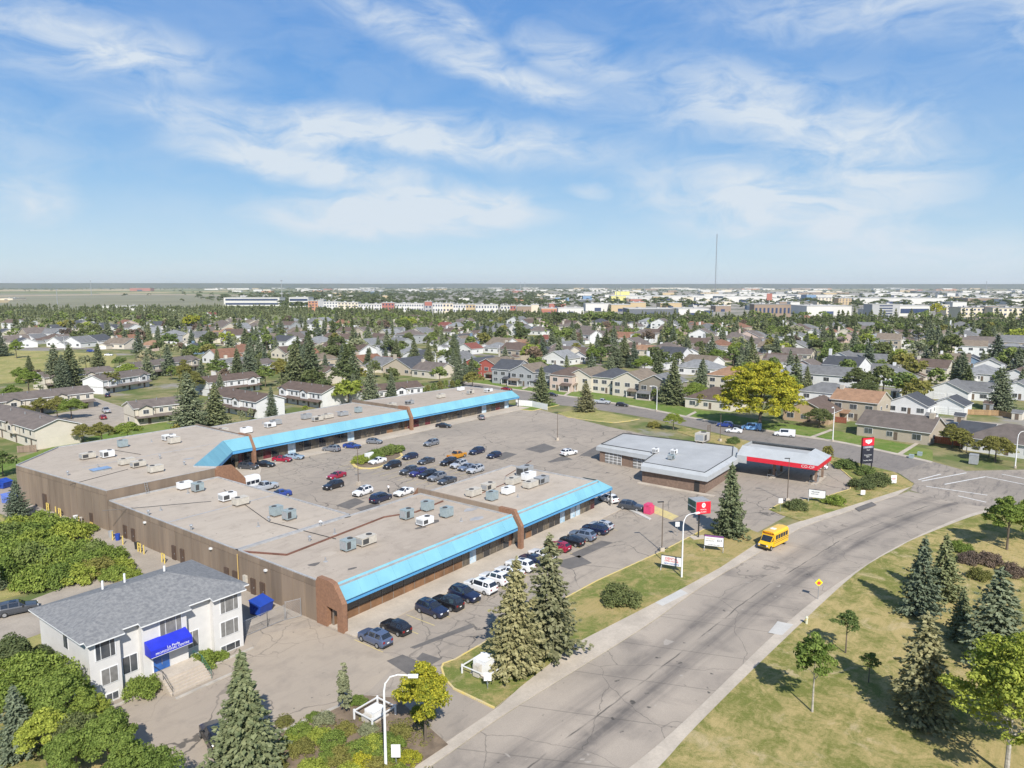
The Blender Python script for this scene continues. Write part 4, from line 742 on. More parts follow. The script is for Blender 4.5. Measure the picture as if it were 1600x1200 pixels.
def portable(px,py_,rz,w,h,label,fm,lines,head=None):
    o=empty('portable_sign',(*gp(px,py_),.13),rz); tag(o,label,'sign')
    face(o,w+.15,h+.15,.75,M_BLACK,'frame',.18); p=face(o,w,h,.83,fm,'panel',.22)
    if head: MB().box(-w/2,w/2,-.118,-.111,.83+h*.86,.83+h).build('header',head,o)
    for s in(-w/2,w/2): MB().tube([(s,-.5,0),(s,0,.7),(s,.5,0)],.05,5).build('leg',M_STEEL,o); MB().tube([(s,0,.7),(s,0,.83+h)],.05,5).build('upright',M_BLACK,o)
    for b_,s_,x_,z_,m_ in lines: text(b_,s_,(x_,-.125,.83+z_),0,m_,o)
M_PUR=mat('sign_purple',(.22,.06,.24),.5,.1,1); M_INK=mat('sign_ink',(.04,.04,.06),.5,.1,1); M_INKB=mat('sign_blue_ink',(.03,.10,.42),.5,.1,1); M_GOLD=mat('sign_gold_ink',(.55,.4,.1),.5,.1,1)
portable(1049,893,math.radians(-78),3.0,1.35,'white portable sign with red and blue lettering tilted beside the streetlamp',M_WHITE,[('DENTAL',.5,0,1.0,M_RED),('OPEN HOUSE',.34,0,.62,M_RED),('NEW PATIENTS',.32,0,.22,M_INKB)])
portable(1115,862,math.radians(-72),2.9,1.7,'white portable sign with purple top strip on the verge',M_WHITE,[('CHIC DEALS',.26,-.6,1.15,M_GOLD),('SALE ON NOW',.2,-.6,.8,M_INK),('$24',.5,.85,.95,M_INK),('IN STORE TODAY ONLY',.17,0,.2,M_INK)],M_PUR)
portable(1276,785,math.radians(-80),3.0,1.5,'white portable sign with pink end on the station island',M_WHITE,[('WELCOME',.3,-.3,1.1,M_INK),('CAR WASH',.26,-.4,.7,M_INK)],None)
def smallsign(px,py_,label,w,h,z,m=M_WHITE,rz=-.9,body=None,bm=None,posts=1):
    o=empty('small_sign',(*gp(px,py_),.12),rz); tag(o,label,'sign'); face(o,w,h,z,m,'plate',.05)
    for s in ([0] if posts==1 else [-w/2+.05,w/2-.05]): MB().tube([(s,.05,0),(s,.05,z+h*.6)],.04,5).build('post',M_STEEL,o)
    if body: text(body,h*.45,(0,-.03,z+h/2),0,bm or M_RED,o)
smallsign(1348,776,'small white notice board by the grass island kerb',.9,.9,.3); smallsign(1396,757,'white price board with red marks near the island tip',1.2,1.7,.2,body='99',bm=M_RED,posts=2)
smallsign(1219,800,'white plate sign at the station driveway',.8,.9,1.6); smallsign(1058,838,'little white panel behind the curved streetlamp',.7,.8,1.6)
smallsign(762,1078,'small white sign on a dark post in front of the transformer',.8,.9,.9)
smallsign(619,1200,'white notice at the bottom edge beside the bed',.8,1.2,.9); 
bc=empty('beacon_sign',(*gp(1278,937),.11),-.9); tag(bc,'yellow diamond road sign with red centre at the road edge','sign')
MB().cyl((0,0),.05,0,2.6,6).build('post',M_STEEL,bc); MB().faces([(0,-.03,1.75),(.55,-.03,2.3),(0,-.03,2.85),(-.55,-.03,2.3),(0,.03,1.75),(.55,.03,2.3),(0,.03,2.85),(-.55,.03,2.3)],[(0,1,2,3),(7,6,5,4),(0,4,5,1),(1,5,6,2),(2,6,7,3),(3,7,4,0)]).build('diamond',mat('sign_yellow',(.85,.70,.02),.4,.05,1),bc)
MB().faces([(.25*math.cos(a*PI/6),-.04,2.25+.25*math.sin(a*PI/6)) for a in range(12)],[tuple(range(12))]).build('red_disc',M_RED,bc)
# ---------------------------------------------------------------- lamps and poles
def streetlamp(px,py_,h,label,rz,arm=2.4,base_=True):
    o=empty('street_lamp',(*gp(px,py_),0.1),rz); tag(o,label,'street lamp','curved white street lamps')
    MB().tube([(0,0,0),(0,0,h-1.5)],[.14,.09],8).build('pole',M_WHITE,o)
    MB().tube([(0,0,h-1.5),(.12,0,h-.8),(.55,0,h-.2),(1.2,0,h),(arm,0,h-.05)],[.09,.08,.07,.06,.05],6).build('arm',M_WHITE,o)
    MB().box(arm-.1,arm+.75,-.17,.17,h-.22,h-.02).build('lamp_head',M_WHITE,o)
    if base_: MB().cyl((0,0),.28,-.05,.5,8).build('base',M_CONC,o)
streetlamp(603,1206,8.9,'tall curved white streetlamp rising from the near shrub bed',math.radians(-52),2.2,False)
streetlamp(1065,903,9.2,'curved white streetlamp on the verge beside the portable signs',math.radians(-52+35),2.6,False)
streetlamp(1301,690,9.6,'white streetlamp on the lawn before the corner house',math.radians(180),1.5); streetlamp(1586,732,8.6,'white streetlamp at the right edge of the crossing',math.radians(-40),2.4); streetlamp(1026,643,8.6,'white streetlamp on the lawn by the grey stone house',math.radians(120),1.8)
def lotpole(px,py_,h,label,two=True,rz=0):
    o=empty('parking_lot_light',(*gp(px,py_),0.02),rz); tag(o,label,'lamp post','dark lamp posts of the parking lot')
    MB().box(-.35,.35,-.35,.35,0,.75).build('base',M_CONC,o); MB().tube([(0,0,.7),(0,0,h)],[.09,.06],6).build('pole',M_BROWN,o)
    MB().box(-.9 if two else -.1,.9,-.12,.12,h,h+.14).build('lamp_head',M_BLACK,o)
lotpole(560,758,8.2,'dark lamp post in the courtyard beside the shrub island'); lotpole(871,688,7.6,'dark lamp post in the open far lot with square concrete foot',False,2.4)
lotpole(1034,862,8.1,'dark lamp post at the yellow kerb of the near verge',False,2.4); lotpole(1230,784,8.6,'slim dark lamp post with white head before the fuel canopy',False,2.2); lotpole(1125,690,7.5,'dark lamp post on the strip behind the station',False,1)
# ---------------------------------------------------------------- transformer boxes with white rail fences
def boxfence(px,py_,label,w,d,bw,bd,bh,ang=0.0):
    c=gp(px,py_); o=empty('rail_fence',(*c,.13),ang); tag(o,'low white rail fence around the '+label,'fence')
    for x in(-w/2,w/2):
        for y in(-d/2,d/2): MB().box(x-.07,x+.07,y-.07,y+.07,0,1.05).build('post',M_WHITE,o)
    for y in(-d/2,d/2): MB().box(-w/2,w/2,y-.03,y+.03,.82,.95).build('rail',M_WHITE,o)
    for x in(-w/2,w/2): MB().box(x-.03,x+.03,-d/2,d/2,.82,.95).build('rail',M_WHITE,o)
    b=empty('utility_cabinet',(*c,.13),ang); tag(b,'white steel '+label,'utility box')
    MB().box(-bw/2,bw/2,-bd/2,bd/2,.12,bh).build('cabinet',M_WHITE,b); MB().box(-bw/2-.25,bw/2+.25,-bd/2-.25,bd/2+.25,0,.13).build('slab',M_CONC,b); MB().box(-bw/2-.02,bw/2+.02,-bd/2-.05,0,bh,bh+.05).build('lid',M_WHITE,b); MB().box(-bw/2-.6,-bw/2-.05,-.4,.4,0.1,bh*.8).build('side_box',M_BEIGE,b)
boxfence(757,1052,'transformer box on the near verge',3.3,3.6,1.8,1.7,1.75); boxfence(586,1122,'cabinet in the shrub bed',3.0,2.6,1.5,1.3,.95)
# ---------------------------------------------------------------- bins, dumpsters, bollards, fence, hydrant
def dumpster(px,py_,label,rz,col=M_BLUEP,s=1.0):
    o=empty('dumpster',(*gp(px,py_),.02),rz,s); tag(o,label,'dumpster')
    MB().faces([(-1.0,-.7,.1),(1.0,-.7,.1),(1.1,.8,.1),(-1.1,.8,.1),(-1.1,-.95,1.25),(1.1,-.95,1.25),(1.15,.85,1.75),(-1.15,.85,1.75)],[(0,3,2,1),(0,1,5,4),(1,2,6,5),(2,3,7,6),(3,0,4,7)]).build('bin',col,o)
    MB().faces([(-1.15,-1.0,1.27),(1.15,-1.0,1.27),(1.2,.9,1.8),(-1.2,.9,1.8),(-1.15,-1.0,1.32),(1.15,-1.0,1.32),(1.2,.9,1.86),(-1.2,.9,1.86)],[(4,5,6,7),(0,4,7,3),(0,1,5,4),(1,2,6,5),(2,3,7,6)]).build('lid',col,o)
    MB().box(-1.3,-1.1,-.3,.3,.7,1.0).box(1.1,1.3,-.3,.3,.7,1.0).build('lift_pocket',col,o)
dumpster(409,957,'blue steel dumpster behind the white office with its lid closed',math.radians(12),s=1.05); dumpster(8,762,'royal blue dumpster at the left edge behind the rear lane',.4); dumpster(16,785,'pale blue dumpster at the left edge beside the blue spruce',.2,mat('faded_blue',(.13,.2,.55),.5,.1,1))
cf=empty('chain_link_fence',(0,0,0.02)); tag(cf,'galvanised chain-link fence with open gate between office and shopping centre','fence')
def fencepanel(a,b,h,par):
    a,b=Vector(a),Vector(b); d=b-a; Lf=d.length; m=MB(); n=max(3,int(Lf/.28))
    for k in range(n): 
        for s in(1,-1):
            p=a+d*(k/n); q=a+d*((k+1)/n)
            z0,z1=(0.1,h) 
            for j in range(7):
                za=z0+(z1-z0)*(j if s==1 else j+1)/7; zb=z0+(z1-z0)*(j+1 if s==1 else j)/7
                m.tube([(p.x,p.y,za),(q.x,q.y,zb)],.009,3)
    o=m.build('wire_mesh',M_STEEL,par); o['kind']='stuff'
    for z in(.1,h): MB().tube([(a.x,a.y,z),(b.x,b.y,z)],.03,5).build('rail',M_STEEL,par)
    for p in(a,b): MB().tube([(p.x,p.y,0),(p.x,p.y,h+.1)],.045,6).build('post',M_STEEL,par)
fencepanel((46.6,77.0),(50.2,77.1),2.0,cf); fencepanel((50.2,77.1),(52.6,77.0),2.0,cf); fencepanel((52.7,76.9),(54.6,76.3),2.4,cf)
k=0
for px,py_,two,lb in [(52,812,0,'beside the blue spruce'),(82,796,1,'in front of the loading door'),(98,805,1,'beside the yellow downpipe'),(118,822,0,'in front of the lone rear door'),(153,826,1,'below the step in the rear roof'),(173,845,0,'beside the blue barrel'),(197,850,0,'left of the twin rear doors'),(216,862,1,'at the middle of the rear lane'),(222,867,0,'beside the middle guard frame'),(266,875,1,'behind the grey office roof')]:
    u_,v_=gp(px,py_); u_=min(u_,54.0) if u_>53 else u_; o=empty('bollard' if not two else 'guard_frame',(53.1,v_,0.03)); tag(o,('yellow steel guard frame ' if two else 'yellow steel bollard ')+lb,'bollard','yellow guards along the rear lane')
    MB().cyl((0,0),.1,0,1.5,7).build('post',M_YEL_P,o)
    if two: MB().cyl((0,-.8),.1,0,1.5,7).build('post',M_YEL_P,o); MB().box(-.06,.06,-.8,0,1.35,1.5).build('rail',M_YEL_P,o); MB().box(-.06,.06,-.8,0,.8,.92).build('rail',M_YEL_P,o)
for px,py_,nm,m,lb in [(181,845,'barrel',M_BLUEP,'blue plastic barrel by the rear wall beside the bollards'),(109,817,'bin',M_WHITE,'white round bin near the lone rear door'),(117,820,'bin',M_BEIGE,'cream round bin leaning by the rear door'),(164,842,'bin',M_GREY,'grey bin between the bollards on the rear lane'),(199,862,'bin',M_BLACK,'black bin beside the twin rear doors')]:
    o=empty(nm,(53.6,gp(px,py_)[1],.03)); tag(o,lb,nm); MB().cyl((0,0),.34,0,1.0,10,r2=.4).build('body',m,o); MB().cyl((0,0),.42,1.0,1.08,10).build('lid',m,o)
hy=empty('fire_hydrant',(*gp(1260,976),.13)); tag(hy,'pale fire hydrant in the park grass near the kerb','fire hydrant')
MB().cyl((0,0),.16,0,.75,8).cyl((0,0),.2,.75,.85,8).cyl((0,0),.17,.85,1.0,8,r2=.05).build('body',mat('hydrant_paint',(.6,.6,.45),.6,.1,2),hy); MB().tube([(-.28,0,.6),(.28,0,.6)],.07,6).build('outlet',M_YEL_P,hy)
for px,py_,lb in [(1437,712,'pale green utility box on the lawn beyond the street'),(1424,716,'low green utility pedestal on the far lawn')]:
    o=empty('utility_pedestal',(*gp(px,py_),.07)); tag(o,lb,'utility box'); MB().box(-.6,.6,-.5,.5,0,.8).build('cabinet',M_TEAL,o); MB().box(-.62,.62,-.52,.52,.8,.86).build('lid',M_TEAL,o)
o=empty('utility_cabinet',(*gp(1521,725),.07)); tag(o,'large grey utility cabinet on the corner lawn','utility box'); MB().box(-1.1,1.1,-.9,.9,.1,2.2).build('cabinet',M_GREY,o); MB().box(-1.15,1.15,-.95,.95,2.2,2.28).build('lid',M_GREY,o)
o=empty('donation_bin',(*gp(1014,802),.04)); tag(o,'pink donation bin on the yellow island','donation bin'); MB().box(-.8,.8,-.7,.7,0,1.5).build('cabinet',mat('pink_paint',(.62,.06,.16),.5,.1,1),o); MB().box(-.85,.85,-.3,.7,1.5,1.8).build('hood',MT['pink_paint'],o)
for k,(px,py_,lb) in enumerate([(524,902,'white bollard light on the shop walk near the brick end pier'),(603,889+88,'white topped post between the two nearest parked cars')]): pass
# courtyard island
isl=smooth(G([(546,722),(558,732),(588,732),(612,722),(630,712),(618,704),(600,703),(575,711),(546,722)]),3)[:-1]
sheet('shrub_island_kerb',isl,.15,M_YKERB,'yellow kerb of the courtyard shrub island'); ic=Vector((sum(p[0] for p in isl)/len(isl),sum(p[1] for p in isl)/len(isl))); sheet('shrub_island',[tuple(ic+(Vector(p)-ic)*.90) for p in isl],.165,M_SOIL,'soil bed of the courtyard shrub island')
# person on the lot
def skin_person(name,loc,rz,label,shirt,trouser,hair):
    root=empty(name,loc,rz); tag(root,label,'person')
    J={'pel':(0,0,.95),'wai':(0,0,1.1),'che':(0,0,1.35),'nec':(0,0,1.5),'hea':(0,0,1.62),'top':(0,0,1.74),'hl':(-.1,0,.9),'kl':(-.12,-.06,.5),'al':(-.13,.02,.09),'tl':(-.13,-.14,.04),'hr':(.1,0,.9),'kr':(.12,-.12,.5),'ar':(.12,-.02,.09),'tr':(.12,-.2,.04),'sl':(-.19,0,1.42),'el':(-.25,.02,1.14),'wl':(-.26,-.1,.9),'fl':(-.26,-.14,.8),'sr':(.19,0,1.42),'er':(.25,.0,1.14),'wr':(.22,-.16,.95),'fr':(.2,-.22,.86)}
    Ed=[('pel','wai'),('wai','che'),('che','nec'),('nec','hea'),('hea','top'),('pel','hl'),('hl','kl'),('kl','al'),('al','tl'),('pel','hr'),('hr','kr'),('kr','ar'),('ar','tr'),('che','sl'),('sl','el'),('el','wl'),('wl','fl'),('che','sr'),('sr','er'),('er','wr'),('wr','fr')]
    Rd=dict(pel=.14,wai=.12,che=.15,nec=.055,hea=.1,top=.08,hl=.1,kl=.065,al=.045,tl=.04,hr=.1,kr=.065,ar=.045,tr=.04,sl=.07,el=.048,wl=.035,fl=.035,sr=.07,er=.048,wr=.035,fr=.035)
    ks=list(J); me=bpy.data.meshes.new('body'); me.from_pydata([J[k] for k in ks],[(ks.index(a),ks.index(b)) for a,b in Ed],[])
    o=place('body',me,root); md=o.modifiers.new('skin','SKIN'); md.use_smooth_shade=True
    for i,k in enumerate(ks): me.skin_vertices[0].data[i].radius=(Rd[k],Rd[k])
    me.skin_vertices[0].data[0].use_root=True
    o.modifiers.new('sub','SUBSURF').levels=1; o.modifiers[-1].render_levels=1
    m,t,b=base(name+'_cloth'); sp=t.n.new('ShaderNodeSeparateXYZ'); tc=t.n.new('ShaderNodeTexCoord'); t.l.new(tc.outputs['Object'],sp.inputs[0]); z=sp.outputs[2]
    skin=(.45,.28,.2); ab=t.m('ABSOLUTE',sp.outputs[0])
    c=t.mix(t.m('GREATER_THAN',z,.98),trouser,shirt); c=t.mix(t.m('GREATER_THAN',z,1.5),c,skin); c=t.mix(t.m('GREATER_THAN',z,1.68),c,hair); c=t.mix(t.m('LESS_THAN',z,.08),c,(.03,.03,.03))
    c=t.mix(t.m('MULTIPLY',t.m('GREATER_THAN',ab,.19),t.m('LESS_THAN',z,1.12)),c,skin); t.put(b.inputs['Base Color'],c); me.materials.append(m)
    return root
skin_person('person',(*gp(607,770),.03),math.radians(100),'person in white top and black trousers walking between two parked cars in the courtyard',(.75,.75,.75),(.03,.03,.035),(.03,.02,.015))
# ---------------------------------------------------------------- vehicles
def section(x,hw,zs,zb,zr,hr):
    """ring of half-profile points at station x: sill, bumper bulge, belt, roof shoulder, roof centre"""
    return [(hw*.93,zs),(hw,zs+.22*(zb-zs)+.05),(hw*.99,zb-.1),(hw*.93,zb),(hr,zr),(hr*.6,zr+.03)]
TYPES={ # stations: (x, halfwidth, sill, belt, roof, roof halfwidth); nose at +x ; cabin flag from..to
'suv':dict(L=4.6,st=[(2.3,.72,.42,.80,.80,.60),(2.15,.86,.26,.93,.93,.74),(1.1,.93,.24,1.06,1.07,.78),(.95,.93,.24,1.08,1.10,.76),(.25,.93,.24,1.10,1.62,.62),(-.9,.93,.24,1.12,1.68,.64),(-1.75,.92,.24,1.14,1.62,.62),(-2.15,.88,.26,1.12,1.16,.70),(-2.3,.78,.40,.95,.98,.66)],wb=(1.42,-1.36),r=.36),
'sedan':dict(L=4.6,st=[(2.3,.70,.36,.66,.66,.58),(2.12,.85,.22,.80,.80,.72),(.95,.90,.2,.93,.94,.76),(.85,.90,.2,.94,.96,.74),(.1,.90,.2,.96,1.40,.56),(-.75,.90,.2,.97,1.42,.56),(-1.5,.90,.2,.99,1.06,.68),(-2.15,.86,.22,.98,1.01,.70),(-2.3,.76,.36,.88,.9,.64)],wb=(1.4,-1.38),r=.33),
'hatch':dict(L=4.2,st=[(2.1,.70,.36,.70,.70,.58),(1.95,.84,.22,.84,.84,.70),(.95,.88,.2,.98,.99,.74),(.85,.88,.2,.99,1.0,.74),(.2,.88,.2,1.0,1.46,.57),(-.9,.88,.2,1.02,1.48,.58),(-1.6,.88,.2,1.04,1.38,.56),(-1.98,.84,.24,1.0,1.04,.66),(-2.1,.76,.36,.88,.9,.62)],wb=(1.28,-1.28),r=.33),
'van':dict(L=5.0,st=[(2.5,.74,.40,.78,.78,.62),(2.35,.90,.24,.92,.92,.76),(1.5,.96,.22,1.06,1.07,.80),(1.4,.96,.22,1.08,1.1,.78),(.65,.97,.22,1.10,1.70,.70),(-1.2,.97,.22,1.12,1.76,.72),(-2.1,.96,.22,1.12,1.68,.68),(-2.4,.92,.24,1.10,1.14,.76),(-2.5,.82,.4,.96,1.0,.7)],wb=(1.55,-1.5),r=.34),
'cargo':dict(L=5.6,st=[(2.8,.8,.45,.9,.9,.7),(2.65,.95,.3,1.05,1.05,.82),(1.9,1.0,.28,1.25,1.26,.84),(1.8,1.0,.28,1.26,1.28,.84),(1.2,1.0,.28,1.28,2.0,.74),(-1.2,1.0,.28,1.3,2.08,.78),(-2.6,1.0,.28,1.3,2.04,.76),(-2.75,.98,.3,1.3,1.98,.76),(-2.8,.9,.4,1.2,1.24,.8)],wb=(1.75,-1.75),r=.37),
'pickup':dict(L=5.7,st=[(2.85,.8,.5,.95,.95,.7),(2.7,.95,.34,1.1,1.1,.8),(1.35,1.0,.34,1.2,1.2,.84),(1.2,1.0,.34,1.2,1.22,.84),(.6,1.0,.34,1.22,1.85,.66),(-.6,1.0,.34,1.22,1.88,.68),(-1.0,1.0,.34,1.22,1.24,.86),(-2.7,1.0,.36,1.18,1.2,.9),(-2.85,.94,.5,1.14,1.16,.86)],wb=(1.8,-1.75),r=.42)}
CARM={}
def car_meshes(ty,col):
    key=(ty,col)
    if key in CARM: return CARM[key]
    T=TYPES[ty]; st=T['st']; b=MB(); gl=MB(); rings=[]
    for x,hw,zs,zb,zr,hr in st:
        s=section(x,hw,zs,zb,zr,hr); ring=[(x,-y,z) for y,z in s]+[(x,y,z) for y,z in s[::-1]]; rings.append(ring)
    n=len(rings[0]); vs=[p for r in rings for p in r]
    cab=[i for i,s in enumerate(st) if s[4]-s[3]>.22]; c0,c1=min(cab),max(cab)
    for i in range(len(rings)-1):
        for j in range(n-1):
            b.faces([rings[i][j],rings[i][j+1],rings[i+1][j+1],rings[i+1][j]],[(0,1,2,3)])
        b.faces([rings[i][0],rings[i+1][0],rings[i+1][n-1],rings[i][n-1]],[(0,1,2,3)],1)
    b.faces(rings[0],[tuple(range(n))[::-1]]); b.faces(rings[-1],[tuple(range(n))])
    # glass panes laid just proud of the body between belt and roof shoulder
    def lerp(p,q,t): return tuple(p[k]+(q[k]-p[k])*t for k in range(3))
    def pane(a,b_,c,d,ins=.12,push=(0,0,0)):
        cx=[sum(p[k] for p in (a,b_,c,d))/4 for k in range(3)]; q=[lerp(p,cx,ins) for p in (a,b_,c,d)]
        gl.faces([tuple(p[k]+push[k] for k in range(3)) for p in q],[(0,1,2,3)])
    cargo= ty=='cargo'
    for i in range(c0-1,c1+1):
        for side in(0,1):
            jb,jr=(3,4) if side==0 else (n-4,n-5); sg=-1 if side==0 else 1
            if cargo and i>c0-1 and i<c1+1 and not (i==c0): 
                continue
            a,b_,c,d=rings[i][jb],rings[i+1][jb],rings[i+1][jr],rings[i][jr]
            # keep it only where at least one end is tall
            if i==c0-1: d=lerp(rings[i][jb],rings[i][jr],1.0)
            pane(a,b_,c,d,.13 if c0<=i<c1 else .22,(0,sg*.015,.012))
    mid=n//2
    for i,s_ in ((c0-1,1),(c1,-1)):
        r0,r1=(rings[i],rings[i+1]) ; lo,hi=(r0,r1) if s_==1 else (r1,r0)
        if cargo and s_==-1: continue
        a,b_=lo[4],lo[n-5]; c,d=hi[n-5],hi[4]
        pane(a,b_,c,d,.06,(s_*.02,0,.02))
    if ty in('suv','van','hatch') : 
        z=max(s[4] for s in st)+.045; gl.faces([(-.0,-.36,z),(-.0,.36,z),(-.75,.36,z),(-.75,-.36,z)],[(0,1,2,3)])
    L_=T['L']/2; f0,f1=st[1],st[-2]
    hl=MB(); hl.box(L_-.22,L_-.06,-.03,.0,f0[3]-.22,f0[3]-.08) ; 
    def lamp(sx,y,z0,z1,w): return MB().box(min(sx,sx-math.copysign(.16,sx)),max(sx,sx-math.copysign(.16,sx)),y-w/2,y+w/2,z0,z1)
    w=MB(); w_=T['r']
    me_w=MB(); N=14
    vs=[]
    for sx,rr_ in ((-.11,w_),(.11,w_)): vs+=[(w_*math.cos(2*PI*k/N),sx,w_*math.sin(2*PI*k/N)) for k in range(N)]
    me_w.faces(vs,[(k,(k+1)%N,N+(k+1)%N,N+k) for k in range(N)]+[tuple(range(N-1,-1,-1)),tuple(range(N,2*N))])
    me_r=MB(); vs=[(w_*.62*math.cos(2*PI*k/N),.118,w_*.62*math.sin(2*PI*k/N)) for k in range(N)]; me_r.faces(vs,[tuple(range(N))]); vs=[(x,-y,z) for x,y,z in vs]; me_r.faces(vs,[tuple(range(N-1,-1,-1))])
    bp=MB()
    bp.box(L_-.25,L_+.02,-f0[1]*.86,f0[1]*.86,.24 if ty!='pickup' else .4,.42 if ty!='pickup' else .62); fb=bp.mesh('bumper',M_BLACK)
    rb_=MB().box(-L_-.02,-L_+.25,-f1[1]*.86,f1[1]*.86,.26 if ty!='pickup' else .42,.46 if ty!='pickup' else .64).mesh('bumper',M_BLACK)
    gr=MB().box(L_-.1,L_+.03,-.42,.42,.5,f0[3]-.16).mesh('grille',M_BLACK)
    pl=MB().box(-L_-.03,-L_,-.16,.16,.62,.74).mesh('number_plate',M_WHITE)
    head=[lamp(L_+.02,s*.58,f0[3]-.24,f0[3]-.08,.34).mesh('headlight',M_LIGHTW) for s in(-1,1)]
    tail=[lamp(-L_-.02,s*.62,f1[3]-.36,f1[3]-.12,.28).mesh('tail_light',M_LIGHTR) for s in(-1,1)]
    mir=[MB().box(.55,.75,s*.98-.09,s*.98+.09,f0[3]+.12,f0[3]+.28).mesh('mirror',M_BLACK) for s in(-1,1)]
    bm=b.mesh('body',[col,M_BLACK],True)
    me=dict(body=bm,glass=gl.mesh('windows',M_CGL),tyre=me_w.mesh('tyre',M_TYRE),rim=me_r.mesh('rim',M_RIM),fb=fb,rb=rb_,gr=gr,pl=pl,head=head,tail=tail,mir=mir); CARM[key]=me; return me
PC={'slate blue':(.075,.10,.17),'black':(.012,.012,.016),'navy':(.012,.018,.05),'white':(.72,.72,.72),'silver':(.38,.40,.43),'dark grey':(.05,.055,.065),'grey':(.16,.17,.19),'red':(.22,.012,.02),'crimson':(.28,.01,.035),'blue':(.02,.045,.22),'gold':(.50,.22,.01),'blue grey':(.13,.16,.22),'violet blue':(.03,.03,.14),'light blue':(.25,.32,.4)}
def car(u,v,head,ty,colname,label,z=.032,group=None,parts=True):
    o=empty({'suv':'suv','sedan':'sedan','hatch':'hatchback','van':'minivan','cargo':'cargo_van','pickup':'pickup_truck'}[ty],(u,v,z),head)
    m=MT.get('car_paint_'+colname.replace(' ','_')) or paint(colname.replace(' ','_'),PC[colname]); me=car_meshes(ty,m); T=TYPES[ty]
    tag(o,label,{'suv':'car','sedan':'car','hatch':'car','van':'minivan','cargo':'van','pickup':'pickup truck'}[ty],group or 'vehicles parked around the shopping centre')
    place('body',me['body'],o); place('windows',me['glass'],o)
    for x in T['wb']:
        for s in(-1,1):
            w=place('wheel',me['tyre'],o,(x,s*(T['st'][3][1]-.10),T['r'])); place('rim',me['rim'],w)
    if parts:
        place('bumper',me['fb'],o); place('bumper',me['rb'],o); place('grille',me['gr'],o); place('number_plate',me['pl'],o)
        for k in('head','tail','mir'):
            for q in me[k]: place({'head':'headlight','tail':'tail_light','mir':'mirror'}[k],q,o)
    return o
UP,DN,LF,RT=PI/2,-PI/2,PI,0.0
front_row=[(586,1004,UP,'suv','slate blue','slate blue SUV parked first in the front row nearest the brick pier'),(627,990,UP,'hatch','black','black sloping-back crossover second in the front row'),(678,960,DN,'suv','navy','dark matte SUV facing the road, third in the front row'),(704,950,UP,'suv','black','black SUV between two dark SUVs in the front row'),(728,936,DN,'suv','navy','navy SUV facing the road beside the white minivan'),(758,925,UP,'van','white','white minivan in the front row left of the twin spruces'),(779,912,UP,'suv','white','white SUV just behind the white minivan in the front row'),(795,899,UP,'sedan','white','white sedan with dark sunroof half hidden by the twin spruces'),(811,889,UP,'suv','white','white SUV mostly behind the left verge spruce'),(829,879,UP,'sedan','navy','navy sedan seen between the twin verge spruces'),(866,876,UP,'sedan','white','white sedan right behind the taller verge spruce'),(886,863,UP,'hatch','crimson','crimson hatchback in the front row'),(903,853,UP,'hatch','black','black hatchback right of the crimson one'),(919,844,UP,'suv','blue grey','silver-blue SUV in the middle of the right front row'),(937,834,UP,'suv','navy','dark navy SUV second from the right in the front row'),(950,829,UP,'hatch','silver','silver hatchback at the right end of the front row')]
u_prev=None
for px,py_,hd,ty,c,lb in front_row:
    u_,v_=gp(px,py_); 
    if u_prev is not None and u_<u_prev+2.35: u_=u_prev+2.45
    u_prev=u_; car(u_,63.6+random.uniform(-.25,.25),hd+random.uniform(-.03,.03),ty,c,lb)
